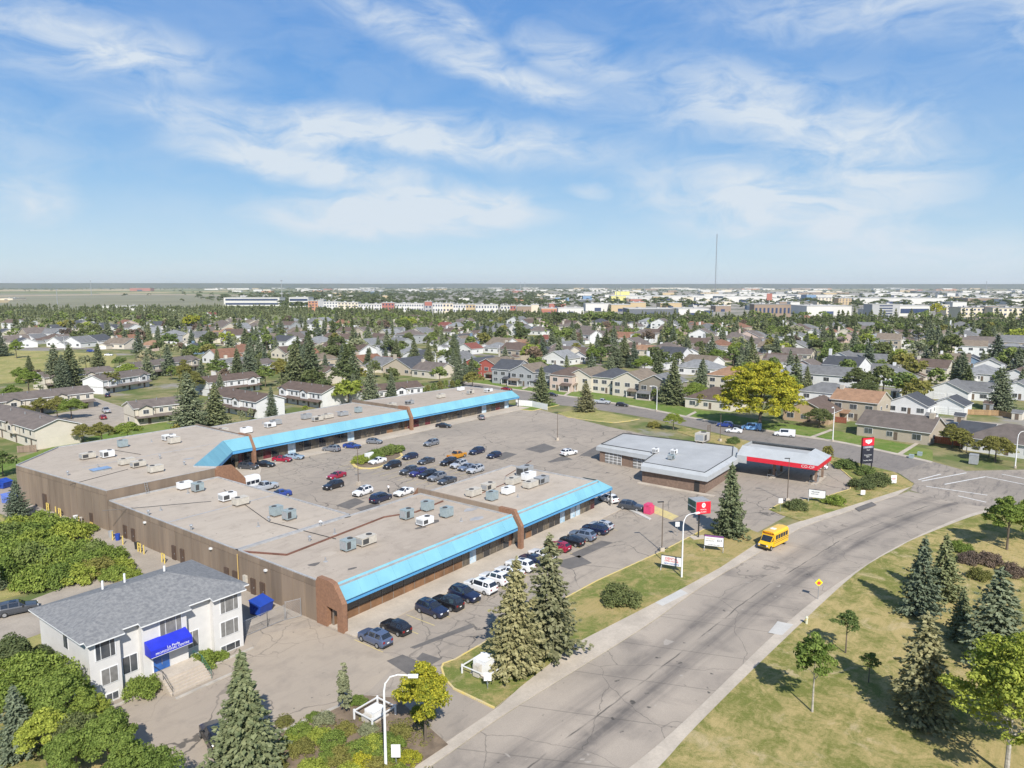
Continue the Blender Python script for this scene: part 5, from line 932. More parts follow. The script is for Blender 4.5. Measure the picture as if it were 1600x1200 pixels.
CR=[(950,784,1.25,'suv','white','white SUV parked beyond the right end of the aqua canopy'),(986,796,DN+.15,'suv','dark grey','dark grey SUV beside the pink donation bin'),(889,711,-.22,'suv','white','white SUV driving across the open far lot'),
(388,733,-1.15,'suv','dark grey','dark SUV behind the white minibus'),(414,729,-1.1,'sedan','black','black sedan beside the diagonal blue canopy'),(441,721,-1.05,'sedan','crimson','crimson sedan in front of the far shops'),(460,717,-1.05,'sedan','light blue','pale silver sedan half hidden by a crimson sedan'),
(414,766,.05,'pickup','silver','silver pickup between the white minibus and the courtyard roof edge'),(437,776,PI*.9,'sedan','blue','blue car roof peeking over the courtyard roof edge'),(518,705,1.95,'suv','grey','grey SUV parked outside the far shops'),(550,700,-1.15,'sedan','blue','bright blue sedan by the far shop walk'),(585,693,-1.1,'hatch','grey','dark grey hatchback near the yellow painted kerb'),(693,668,-1.1,'sedan','black','black sedan under the far canopy'),(752,655,.9,'hatch','grey','grey hatchback alone near the farthest shops'),(674,696,PI,'suv','grey','grey SUV alone in the upper courtyard'),
(526,747,PI+.1,'sedan','crimson','crimson sedan in the open courtyard'),(521,763,PI+.05,'suv','black','black SUV just in front of a crimson sedan'),(567,773,PI+.1,'suv','white','white SUV at the foot of the courtyard lamp post'),(595,783,.1,'van','navy','navy SUV showing its tail lights beside the courtyard roof edge'),(631,773,PI+.05,'sedan','white','white sedan by the brick roof divider'),
(590,724,PI,'sedan','white','white sedan beside the shrub island'),(613,731,PI,'suv','black','black SUV below the shrub island white sedan'),(641,717,PI,'hatch','navy','navy hatchback right of the shrub island'),(666,724,PI,'sedan','dark grey','charcoal sedan between two dark rows'),(639,740,PI,'suv','dark grey','charcoal SUV at the left of the dark courtyard row'),(654,743,PI,'suv','violet blue','violet-blue SUV in the dark courtyard row'),(669,746,PI,'suv','black','black SUV in the middle of the dark courtyard row'),(683,750,PI,'suv','grey','grey SUV fourth in the dark courtyard row'),(699,755,PI,'sedan','dark grey','charcoal sedan at the near end of the dark courtyard row'),
(701,726,PI,'suv','black','black SUV with white roof in the silver row'),(717,730,PI,'suv','silver','silver SUV behind the pale blue sedan'),(729,734,PI,'sedan','blue grey','pale blue sedan squeezed between two silver SUVs'),(743,738,PI,'suv','silver','silver SUV nearest the roof corner'),(714,716,.05,'pickup','gold','gold pickup truck in the courtyard'),(745,709,PI,'suv','navy','navy SUV right of the gold pickup'),(772,715,PI,'hatch','navy','navy hatchback at the right end of the courtyard')]
for px,py_,hd,ty,c,lb in CR: u_,v_=gp(px,py_); car(u_,v_,hd,ty,c,lb)
ST=[(792,610,-1.5,'sedan','red','red sedan on the street beyond the farthest canopy'),(862,619,-1.4,'sedan','black','dark car half hidden by the fence spruce'),(941,631,-1.35,'pickup','silver','silver pickup parked before the cream houses'),(972,635,-1.35,'hatch','black','black hatchback parked behind the silver pickup'),(1133,667,1.75,'suv','blue','deep blue SUV parked under the yellow elm'),(1174,672,1.8,'cargo','light blue','blue patterned wrapped van parked under the yellow elm'),(1147,676,1.8,'sedan','white','white sedan driving past the wrapped blue van'),(1226,682,1.75,'cargo','white','white cargo van parked by the corner lawn'),(1277,733,-.9,'hatch','white','white car stopped behind the outer fuel pump'),(27,958,-.3,'suv','dark grey','dark grey SUV in the lane left of the office'),(2,962,-.3,'sedan','white','white car cut by the left edge beside the office'),(336,1160,1.3,'suv','black','black SUV half hidden by the big spruce'),(168,620,1.2,'hatch','navy','navy hatchback between two townhouse blocks'),(166,645,1.3,'pickup','silver','silver pickup in the townhouse court'),(161,655,1.3,'hatch','red','red car in the townhouse court'),(1486,668,1.6,'suv','dark grey','dark SUV in the driveway of the navy house'),(142,550,-.8,'suv','blue','blue SUV on the field street'),(170,556,-.8,'sedan','white','white sedan on the field street'),(956,520,0,'sedan','red','red car before the long grey-roofed house')]
for px,py_,hd,ty,c,lb in ST: u_,v_=gp(px,py_); car(u_,v_,hd,ty,c,lb,.05,'vehicles on the streets and driveways' )
# pattern on the wrapped van
for o_ in bpy.data.objects:
    if o_.get('label','').startswith('blue patterned'):
        m=mat('wrap_print',(.03,.16,.5),.35,.3,2.5,c2=(.35,.6,.8)); me=o_.children[0].data.copy(); me.materials[0]=m; o_.children[0].data=me
# buses
def bus(loc,rz,L_,h,col,label,name,stripes=False):
    o=empty(name,loc,rz); tag(o,label,'bus'); w=1.1
    b=MB(); pr=[(-w,.45),(-w*1.02,1.5),(-w*.97,h-.35),(-w*.75,h-.08),(0,h),(w*.75,h-.08),(w*.97,h-.35),(w*1.02,1.5),(w,.45)]
    x0,x1=-L_/2,L_/2-1.55; n=len(pr); vs=[(x0,y,z) for y,z in pr]+[(x1,y,z) for y,z in pr]
    b.faces(vs,[(i,i+1,n+i+1,n+i) for i in range(n-1)]+[tuple(range(n)),tuple(range(2*n-1,n-1,-1)),(0,n,2*n-1,n-1)]); b.build('body',col,o)
    nz=MB(); X=L_/2; vs=[(x1,-.98,.45),(X,-.9,.45),(X,-.86,1.05),(X-.85,-.92,1.3),(x1,-.96,2.15),(x1,.98,.45),(X,.9,.45),(X,.86,1.05),(X-.85,.92,1.3),(x1,.96,2.15)]
    nz.faces(vs,[(0,1,2,3,4),(9,8,7,6,5),(1,6,7,2),(2,7,8,3),(3,8,9,4),(0,5,6,1)]); nz.build('bonnet',col,o)
    MB().faces([(X-.80,-.82,1.34),(X-.80,.82,1.34),(x1+.06,.86,2.12),(x1+.06,-.86,2.12)],[(0,1,2,3)]).build('windscreen',M_CGL,o)
    for s in(-1,1):
        for k in range(5):
            a=x0+.35+k*(x1-x0-.6)/5; y=s*(w*1.0+.02); MB().box(a,a+(x1-x0-.6)/5-.14,min(y,y-.02*s),max(y,y-.02*s),1.55,2.25).build('window',M_CGL,o)
        MB().faces([(x1+.05,s*.99,1.35),(X-1.0,s*.945,1.38),(x1+.12,s*.985,2.0)],[(0,1,2) if s<0 else (2,1,0)]).build('window',M_CGL,o)
        if stripes: 
            for z in(1.32,1.02): MB().box(x0,x1,min(s*1.135,s*1.12),max(s*1.135,s*1.12),z,z+.05).build('black_rail',M_BLACK,o)
        MB().box(X-.05,X+.02,s*.66-.14,s*.66+.14,.78,.98).build('headlight',M_LIGHTW,o); MB().box(x1-.02,x1+.04,s*.8-.13,s*.8+.13,h-.45,h-.25).build('warning_light',M_LIGHTR,o); MB().tube([(X-.9,s*.95,1.4),(X-.7,s*1.35,1.7)],.03,4).build('mirror',M_BLACK,o)
        for x in(X-.75,x0+1.0):
            me=MB(); N=14; vs=[(.38*math.cos(2*PI*k/N),yy,.38*math.sin(2*PI*k/N)) for yy in(-.13,.13) for k in range(N)]
            me.faces(vs,[(k,(k+1)%N,N+(k+1)%N,N+k) for k in range(N)]+[tuple(range(N-1,-1,-1)),tuple(range(N,2*N))]); wh=me.build('wheel',M_TYRE,o,(x,s*.93,.38))
            MB().tube([(0,s*.1,0),(0,s*.15,0)],.2,10).build('rim',M_RIM,wh)
    MB().box(X-.1,X+.1,-.95,.95,.42,.62).build('bumper',M_BLACK,o); MB().box(X-.06,X+.02,-.5,.5,.68,1.0).build('grille',M_BLACK,o)
    MB().box(-.4,.4,-.4,.4,h,h+.07).build('roof_hatch',M_WHITE,o)
    if stripes:
        MB().box(x1-.02,x1+.05,-.6,.6,h-.5,h-.22).build('sign_band',mat('bus_orange',(.75,.25,.02),.4,.1,1),o); text('SCHOOL BUS',.2,(x1+.06,0,h-.36),PI/2,M_BLACK,o)
    return o
bus((*gp(1207,853),.035),math.radians(180-9),6.3,2.85,M_SCHOOL,'short yellow school bus driving on the road','school_bus',True)
bus((*gp(388,744,3.1),.03),math.radians(4),7.4,3.1,M_WHITE,'white minibus parked behind the courtyard roof edge','minibus')
# ---------------------------------------------------------------- plant meshes
def quadmesh(name,V,mats,extra=None):
    """V: (n,4,3) leaf quads -> mesh"""
    n=len(V); me=bpy.data.meshes.new(name); co=V.reshape(-1,3).astype(np.float32)
    me.vertices.add(4*n); me.vertices.foreach_set('co',co.ravel()); me.loops.add(4*n); me.loops.foreach_set('vertex_index',np.arange(4*n,dtype=np.int32))
    me.polygons.add(n); me.polygons.foreach_set('loop_start',np.arange(0,4*n,4,dtype=np.int32)); me.polygons.foreach_set('loop_total',np.full(n,4,dtype=np.int32))
    me.materials.append(mats); me.update(calc_edges=True); return me
def unit_(a): return a/np.maximum(1e-9,np.linalg.norm(a,axis=-1,keepdims=True))
def leaves(C,Nm,size,rs,aspect=.55,tilt=.7):
    n=len(C); Nv=unit_(Nm+rs.normal(0,tilt,(n,3))); A=unit_(np.cross(Nv,rs.normal(0,1,(n,3)))); B=np.cross(Nv,A); s=(size*rs.uniform(.65,1.35,n))[:,None]
    return np.stack([C+A*s,C+B*s*aspect+A*s*.1,C-A*s,C-B*s*aspect+A*s*.1],1)
def spruce_mesh(seed,H,R,levels,br,cl,size,shape=.9,z0=.05,droop=.28,gap=0.0):
    rs=np.random.RandomState(seed); out=[]
    for i in range(levels):
        t=(i+rs.uniform(-.3,.3))/levels; t=min(max(t,0),.985); z=H*(z0+(1-z0)*t); r=R*((1-t)**shape)*(.72 if t<.05 else 1)+.12
        nb=max(4,int(br*(1-.55*t))); ph=rs.uniform(0,2*PI)
        for k in range(nb):
            if rs.rand()<gap: continue
            th=ph+2*PI*k/nb+rs.normal(0,.22); r_=r; r=r_*(1+.13*math.sin(2*th+seed+z*.5)+.10*math.sin(5*th+z*1.7)); rr=r*rs.uniform(.60,1.0)*(1.22 if rs.rand()<.18 else 1.04); nc=max(2,int(cl*rr/R+1.5))
            s=np.linspace(.22,1,nc)+rs.normal(0,.03,nc); d=np.array([math.cos(th),math.sin(th)]); p=np.zeros((nc,3)); wd=.20*rr*(1.05-s*.75)
            off=rs.normal(0,1,nc)*wd
            p[:,0]=d[0]*s*rr-d[1]*off; p[:,1]=d[1]*s*rr+d[0]*off; p[:,2]=z-droop*rr*s+.16*rr*s**3+rs.normal(0,.05*size/.3,nc); r=r_
            sz=size*(1.15-.35*s); up=np.tile([d[0]*.35,d[1]*.35,1.0],(nc,1)); Nv=unit_(up+rs.normal(0,.35,(nc,3)))
            A=unit_(np.stack([np.full(nc,d[0])+rs.normal(0,.45,nc),np.full(nc,d[1])+rs.normal(0,.45,nc),rs.normal(-.28,.25,nc)],1)); B=unit_(np.cross(Nv,A)); q=sz[:,None]
            out.append(np.stack([p+A*q*1.25,p+B*q*.62,p-A*q*.8,p-B*q*.62],1))
            # hanging sprays under the bough
            hp=p.copy(); hp[:,2]-=size*.45; Bz=np.tile([0,0,-1.0],(nc,1))
            out.append(np.stack([hp+A*q*.8,hp+Bz*q*.8,hp-A*q*.7,hp-Bz*q*.35],1))
    m=22; zz=np.linspace(H*.9,H*1.01,m); C=np.zeros((m,3)); C[:,2]=zz; C[:,:2]=rs.normal(0,.05,(m,2)); out.append(leaves(C,np.tile([1.,0,0],(m,1)),size*.6,rs))
    return np.concatenate(out)
def crown_mesh(seed,rx,rz,cz,nclump,nleaf,size,clr=.38,hollow=.5,flat=0.0,top=1.0):
    rs=np.random.RandomState(seed); out=[]
    for k in range(nclump):
        d=unit_(rs.normal(0,1,3)); 
        if d[2]<-.45: d[2]*=-.6
        rad=rs.uniform(hollow,1.0)**.6; wob=1+.22*math.sin(3*math.atan2(d[1],d[0])+seed)+rs.normal(0,.08)
        taper=1-(.35*top*max(0,d[2]*rad))
        c=np.array([d[0]*rx*rad*wob*taper,d[1]*rx*rad*wob*taper,cz+d[2]*rz*rad]); r=clr*rx*rs.uniform(.6,1.15)*(1-.35*rad)+.25*size
        n=int(nleaf*rs.uniform(.7,1.3)); dd=unit_(rs.normal(0,1,(n,3))); dd[:,2]=np.abs(dd[:,2])*.9-.25*(rs.rand(n)<.35); dd=unit_(dd)
        C=c+dd*r*rs.uniform(.55,1.05,(n,1))*np.array([1,1,.8]); out.append(leaves(C,dd,size,rs,.6,.55))
    return np.concatenate(out)
def trunk_mesh(name,h,r,m,limbs=0,seed=0,spread=1.0):
    b=MB(); b.tube([(0,0,-.1),(0,0,h*.4),(.05*r,0,h)],[r,r*.72,r*.2],7); rs=random.Random(seed)
    for k in range(limbs):
        a=rs.random()*2*PI; z=h*(.3+.5*rs.random()); l=spread*(.5+.5*rs.random()); b.tube([(0,0,z),(math.cos(a)*l*.5,math.sin(a)*l*.5,z+l*.5),(math.cos(a)*l,math.sin(a)*l,z+l*.9)],[r*.42,r*.28,r*.08],5)
    return b.mesh(name,m)
TP={}
def proto(key,crown,mat_,trunk): TP[key]=(quadmesh('crown_'+key,crown*np.array([1,1,1.0]) if key!='jun' else np.maximum(crown,np.array([-9,-9,.05])),mat_),trunk)
tk=trunk_mesh('trunk',9.0,.22,M_BARK); tkt=trunk_mesh('trunk',6.2,.16,M_BARK,6,2,2.2); tkb=trunk_mesh('trunk',9,.4,M_BARK,10,4,4.5); tkw=trunk_mesh('trunk',4.4,.09,M_PBARK,4,3,1.2); tkd=trunk_mesh('trunk',4.4,.09,M_BARK,4,5,1.2)
# near spruces, H 10 m
SH=[spruce_mesh(s,10,R,lv,brn,cl,sz,sh,z0,dr,gp_) for s,R,lv,brn,cl,sz,sh,z0,dr,gp_ in [(1,2.4,34,13,17,.22,.86,.04,.30,.06),(2,2.2,36,13,15,.20,.80,.05,.24,.08),(3,2.8,34,15,18,.22,.93,.03,.34,.04),(4,2.0,38,11,13,.19,.70,.08,.42,.16)]]
for i,M_ in enumerate((M_SPR,M_BSPR,M_SPR,M_OSPR)): proto('sn%d'%i,SH[i],M_,tk)
proto('sn4',SH[1],M_OSPR,tk)
SM=[spruce_mesh(10+s,10,R,20,10,6,.42,sh) for s,R,sh in [(1,2.6,.9),(2,2.3,.8),(3,3.0,.95)]]
for i,M_ in enumerate((M_SPR,M_BSPR,M_DARK)): proto('sm%d'%i,SM[i],M_,tk)
proto('sm3',SM[0],M_BSPR,tk); proto('sm4',SM[2],M_BSPR,tk)
CN=[crown_mesh(21,2.6,2.9,4.6,120,105,.125,.36,.42),crown_mesh(22,3.2,2.6,4.2,130,105,.125,.34,.42),crown_mesh(23,2.0,3.4,4.9,110,100,.115,.38,.38,0,1.3)]
for k,(nm,M_) in enumerate((('g',M_FRESH),('l',M_LIME),('y',M_YEL),('d',M_DARK),('o',M_OLIVE))):
    for i in range(3): proto(nm+'n%d'%i,CN[i],M_,tkt)
CM=[crown_mesh(31,2.9,2.7,4.2,34,30,.34,.45,.45),crown_mesh(32,2.4,3.1,4.5,32,30,.32,.45,.45)]
for nm,M_ in (('g',M_GRN),('l',M_LIME),('y',M_YEL),('d',M_DARK),('o',M_OLIVE),('p',M_PALE),('u',M_PURP)):
    for i in range(2): proto(nm+'m%d'%i,CM[i],M_,tkt)
proto('elm',crown_mesh(41,8.0,7.9,7.6,440,110,.22,.19,.30,0,.7),M_YEL,tkb)
proto('sap0',crown_mesh(42,1.35,2.3,4.3,60,62,.115,.40,.3),M_FRESH,tkw); proto('sap1',crown_mesh(43,1.25,1.45,3.6,44,62,.10,.42,.3),M_GRN,tkd)
proto('poplar',crown_mesh(44,1.9,4.6,5.3,60,46,.28,.5,.4,0,1.0),M_DARK,tk)
proto('jun',crown_mesh(45,.55,2.6,1.75,90,60,.08,.5,.25,0,1.5),M_PALE,trunk_mesh('trunk',2.5,.08,M_BARK))
proto('feather',crown_mesh(46,2.5,4.6,5.8,190,120,.095,.34,.3,0,1.2),M_LIME,trunk_mesh('trunk',9,.13,M_PBARK,10,9,1.8))
def bush_mesh(seed,rx,rz,n,nl,size): 
    rs=np.random.RandomState(seed); out=[]
    for k in range(n):
        d=unit_(rs.normal(0,1,3)); d[2]=abs(d[2]); c=d*np.array([rx,rx,rz])*rs.uniform(.55,.92); m=int(nl*rs.uniform(.7,1.3)); dd=unit_(rs.normal(0,1,(m,3))); dd[:,2]=np.abs(dd[:,2])
        C=c+dd*rx*.26*rs.uniform(.6,1.1,(m,1)); C[:,2]=np.maximum(C[:,2],.03); out.append(leaves(C,dd,size,rs,.6,.5))
    return np.concatenate(out)
BUSH=[bush_mesh(51,1.0,.85,60,75,.055),bush_mesh(52,1.0,.78,66,75,.05)]
stem=MB(); 
for a in range(5): stem.tube([(0,0,-.05),(.3*math.cos(a*1.26),.3*math.sin(a*1.26),.5)],[.04,.02],4)
stem=stem.mesh('stems',M_BARK)
BM={}
for nm,M_ in (('g',M_FRESH),('l',M_LIME),('d',M_GRN),('o',M_OLIVE),('p',M_PALE),('u',M_PURP),('s',M_DARK),('y',M_YEL),('t',M_STRAW)):
    BM[nm]=[quadmesh('foliage_'+nm,BUSH[i],M_) for i in range(2)]
HTS={'s':10.2,'e':15.4,'p':10.2,'j':4.1,'f':10.5}
def proto_h(key):
    if key[0]=='s' and key[1] in 'nm': return 10.1
    return {'elm':15.6,'sap0':6.5,'sap1':5.0,'poplar':10.0,'jun':4.1,'feather':10.6}.get(key,7.4)
NAMES={'s':'spruce_tree','g':'leafy_tree','l':'leafy_tree','y':'yellow_tree','d':'leafy_tree','o':'leafy_tree','p':'silver_willow','u':'purple_tree'}
TN=[]
def tree(px,py,h,key,label=None,z=0.0,sx=1.0,group=None,uv=None,cat='tree'):
    u,v=gp(px,py) if uv is None else uv; s=h/proto_h(key); nm={'elm':'elm_tree','sap0':'young_tree','sap1':'young_tree','poplar':'poplar_tree','jun':'juniper','feather':'birch_tree'}.get(key) or NAMES[key[0]]
    sx*=1.2 if key[:2] in('sn','sm') and label!=0 and h<30 else 1.0
    o=empty(nm,(u,v,z),random.random()*6.28,(s*sx,s*sx,s)); c,t=TP[key]; place('trunk',t,o); place('crown',c,o)
    if label is None:
        q=px_of(u,v,h*.5); size='tall ' if h>11 else ('small ' if h<6 else '')
        d={'sn0':'dark green spruce','sn1':'blue-green spruce','sn2':'broad green spruce','sn3':'olive spruce','sn4':'olive spruce','sm0':'green spruce','sm1':'blue-green spruce','sm2':'dark spruce','sm3':'blue spruce','sm4':'broad blue spruce','poplar':'columnar dark poplar'}.get(key) or {'g':'green leafy tree','l':'lime-green tree','y':'yellowing tree','d':'dark leafy tree','o':'olive-brown leafy tree','p':'silvery grey tree','u':'purple-leaved tree'}[key[0]]
        label=ulabel(size+d,*q)
    tag(o,label,cat,group); return o
def bush(px,py,r,kind,label=None,hz=1.0,z=0.1,group=None,uv=None):
    u,v=gp(px,py) if uv is None else uv; r*=1.22; o=empty('shrub',(u,v,z),random.random()*6.28,(r,r,r*hz)); place('foliage',BM[kind][random.randrange(2)],o); place('stem',stem,o)
    if label is None: label=ulabel({'g':'green shrub','l':'bright green shrub','d':'dark green shrub','o':'olive shrub','p':'grey-green shrub','u':'purple shrub','s':'low dark evergreen shrub','y':'yellow shrub','t':'straw-coloured shrub'}[kind],*px_of(u,v,r*.6))
    tag(o,label,'shrub',group); return o
# hand placed trees
T=tree
T(806,1052,13.3,'sn4','taller left one of the twin verge spruces beside the transformer',sx=.98); T(858,1022,14.4,'sn3','sparser right one of the twin verge spruces, further up the verge',sx=1.15)
T(385,1215,11.6,'sn2','big green spruce between the office and the bottom shrub bed',sx=.98,z=.1); T(1140,838,12.8,'sn0','spruce on the verge behind the purple-topped portable sign',sx=.92)
T(1438,1125,11.2,'sn4','tallest olive spruce of the park spruces, base nearest the bottom',sx=1.25); T(1437,962,10.6,'sn1','narrow blue spruce behind the olive park spruce',sx=1.0); T(1472,938,9.4,'sn0','blue spruce twin at the back of the park group',sx=1.05); T(1552,1042,11.6,'sn1','wide blue spruce with browning top near the right edge of the park',sx=1.35); T(1500,1000,6.5,'sn0','short spruce behind the browning park spruce')
T(1269,1114,8.3,'sap0','young park tree with white stem and loose green crown',sx=1.05); T(1321,1022,5.4,'sap1','small round-headed young tree with a bare stem in the park'); T(1357,1068,3.6,'sap1','tiny dark sapling in the long park shadow')
T(1572,1215,13.5,'feather','feathery light green birch filling the bottom right corner',sx=1.35); T(1628,1180,11.5,'feather','feathery light green birch cut by the right edge',sx=1.3)
T(1573,860,8.6,'gn0','rounded green tree over the road at the right edge',sx=1.1); T(1615,850,8,'gn1','green tree cut by the right edge above the park',sx=1.1)
for px,py,r,k,l in [(1515,880,1.5,'u','tangled purple-brown shrub behind the park spruces'),(1545,882,1.6,'u','larger purple-brown shrub by the rounded corner maple'),(1585,900,1.6,'u','dark purple shrub at the right edge of the park'),(1530,905,1.4,'o','brownish green shrub in front of the purple thicket'),(1500,862,1.5,'g','olive brown shrub at the road side of the purple thicket')]: bush(px,py,r,k,l,1.1)
T(665,1160,7.4,'yn0','yellow-green kerbside tree leaning over the driveway mouth',sx=.92,z=.15); T(538,1115,4.9,'jun','slim grey-green juniper at the tip of the shrub bed',z=.15,sx=1.05)
bush(970,942,2.35,'s','low round dark juniper on the near verge',.95,.13)
bush(223,1085,1.65,'g','clipped round shrub left of the office steps',1.1); bush(318,1040,1.55,'g','clipped round shrub right of the office steps',1.0); bush(345,1030,.8,'g','small clipped shrub under the right office bay'); 
for px,py,r,k in [(470,1150,1.1,'g'),(500,1155,1.0,'l'),(535,1190,1.2,'o'),(600,1190,1.1,'g'),(455,1165,1.0,'l'),(580,1170,1.1,'l'),(565,1200,1.1,'y'),(500,1230,1.3,'g'),(430,1225,1.1,'o'),(615,1170,1.0,'g'),(445,1132,.75,'o'),(505,1130,1.0,'p'),(560,1100,.8,'g'),(470,1175,1.1,'o'),(520,1165,1.2,'g'),(560,1180,1.2,'g'),(600,1165,1.1,'g'),(430,1200,1.0,'o'),(485,1210,1.2,'l'),(545,1215,1.1,'l'),(590,1205,1.1,'o'),(625,1150,1.0,'o'),(640,1190,.9,'y'),(660,1120,1.1,'y'),(515,1190,.9,'g'),(575,1145,.8,'p'),(490,1125,.7,'g'),(620,1215,1.0,'l'),(455,1240,1.2,'l'),(400,1185,.8,'t'),(540,1145,.9,'o')]: bush(px,py,r,k,None,.8,.15,'shrubs in the corner planting bed')
rs_=np.random.RandomState(5); gc_=[]
for k_ in range(150):
    u_,v_=gp(rs_.uniform(420,670),rs_.uniform(1120,1225)); n_=40; r_=rs_.uniform(.3,.7); dd_=unit_(rs_.normal(0,1,(n_,3))); dd_[:,2]=np.abs(dd_[:,2]); C_=np.array([u_,v_,.16])+dd_*np.array([r_,r_,r_*.55]); gc_.append(leaves(C_,dd_,.07,rs_,.6,.5))
o=place('ground_cover',quadmesh('ground_cover',np.concatenate(gc_),M_OLIVE)); tag(o,'low olive-green ground cover filling the corner shrub bed','ground cover',None,'stuff')
# leafy mass left of the office
for px,py,h,k,s in [(18,1100,6.8,'dn0',1.3),(52,1130,7.2,'gn1',1.2),(96,1160,6.6,'gn0',1.1),(132,1160,4.6,'gn2',1.1),(30,1185,7,'sn1',1.1),(172,1215,5.8,'gn0',1.1),(228,1262,5.2,'gn1',1.15),(112,1232,5.0,'gn0',1.1),(75,1200,5.4,'ln0',1.1),(0,1130,6.5,'gn0',1.3),(160,1150,3.6,'ln2',1.0),(205,1265,5.6,'gn2',1.1),(140,1120,3.2,'gn2',.9),(120,1200,5,'dn1',1.1),(60,1075,4.6,'dn1',1.2)]:
    tree(px,py,h,k,None,.1,s,'trees crowding the left of the office')
bush(1245,795,2.0,'s','low round juniper at the driveway of the station island',.75,.13); bush(1303,788,1.9,'g','green shrub right behind the pink-ended portable sign',.9,.13); bush(1346,762,2.3,'s','dark juniper before the pylon sign, left of two',.75,.13); bush(1371,757,2.6,'s','dark juniper before the pylon sign, right of two',.85,.13); bush(1322,731,2.4,'d','dark shrub left of the pylon sign',.8,.13); bush(1352,742,1.9,'d','green shrub at the foot of the pylon sign',1,.13)
T(1293,728,4.6,'om1','small reddish crab apple tree behind the fuel canopy',.13,.9); T(1052,672,5.2,'ln1','round lime-green tree on the strip behind the station',.1,1.25); bush(1022,668,1.8,'o','small bushy shrub left of the lime-green strip tree'); bush(1146,693,1.6,'d','round bush behind the station roof'); 
T(915,644,10.8,'sn4','lone loose conifer on the dry grass island',.1,1.35); T(846,634,14.2,'sn0','tall spruce beside the white fence at the mall end',.1,1.05)
T(1187,668,20,'elm','huge yellowing elm over the parked vans',0,1.12)
for px,py,r,k in [(563,724,2.3,'l'),(585,716,2.5,'g'),(600,712,2.8,'d'),(612,708,2.8,'d'),(572,718,1.8,'l'),(622,705,2.0,'g')]: bush(px,py,r*.8,k,None,.9,.15,'shrubs of the courtyard island')
o=empty('boulder_sign',(*gp(577,719),.15)); tag(o,'pale concrete block among the courtyard shrubs','sign'); MB().box(-1.2,1.2,-.3,.3,0,1.7).build('slab',M_WHITE,o)
# rear thicket
for px,py,r,k in [(20,858,3.4,'d'),(48,852,3.2,'g'),(78,845,3.0,'g'),(105,848,2.8,'l'),(15,890,3.2,'g'),(50,885,3.2,'d'),(85,878,3.0,'g'),(118,875,2.6,'g'),(148,872,2.3,'d'),(172,878,2.1,'g'),(190,892,1.7,'l'),(95,912,2.5,'g'),(125,908,2.2,'l'),(152,900,2.2,'o'),(178,905,1.6,'g'),(60,918,2.6,'g'),(30,838,3.0,'l'),(70,828,2.6,'g'),(100,832,2.2,'g'),(205,906,1.3,'l'),(135,892,2.4,'g'),(62,868,3.2,'l'),(0,872,3.2,'g'),(0,905,2.6,'g')]: bush(px,py,r,k,None,1.15,.1,'bushes of the rear lilac thicket')
T(28,810,7.2,'sn1','blue spruce beside the rear lane and blue dumpsters',.1,1.25); bush(134,832,1.6,'g','green bush growing against the rear wall',1.0,.03); T(-10,925,5.2,'sn0','dark spruce cut by the left edge above the parked cars',.1)
T(5,745,6,'gm0','dark tree at the left edge by the beige townhouse',0,1.1); 
for px,py,h,k,s,l in [(160,697,6.2,'on0',1.35,'bushy olive tree beside the beige townhouse gable'),(200,690,5.6,'gn1',1.5,'wide green tree behind the raised roof'),(130,692,5.4,'on1',1.3,'olive shrubby tree at the corner of the raised roof'),(298,680,18.2,'sn1',1.15,'tall broad blue-green spruce behind the raised roof'),(338,672,14.2,'sn2',1.2,'second broad spruce right of the tall one behind the roof'),(280,682,4,'om0',1.2,None),(425,655,10.6,'sn1',.9,'symmetrical blue spruce against the white gable'),(378,662,4.2,'pm0',.8,None),(392,658,4,'pm1',.8,None),(580,640,17,'sn1',.9,'tall silver-blue spruce between lime tree and far roof'),(612,633,12,'sn1',.95,'slim blue spruce behind the far roof'),(634,628,6,'om1',1,None),(545,636,10,'lm0',1.3,'lime green round tree behind the far roof'),(477,646,2.6,'lm1',1.3,'yellow-lime bush before the brown townhouse'),(715,606,13.4,'sn1',1.0,'blue spruce at the end of the birch row'),(738,607,7.2,'om0',1.5,'spreading olive tree near the far roof end')]: tree(px,py,h,k,l,.05,s)
for k in range(9): tree(640+k*9.5,627-k*2.0,4.6+random.random(),'om1' if k%2 else 'gm1',None,0,.72,'slim trees in a row behind the far roof')
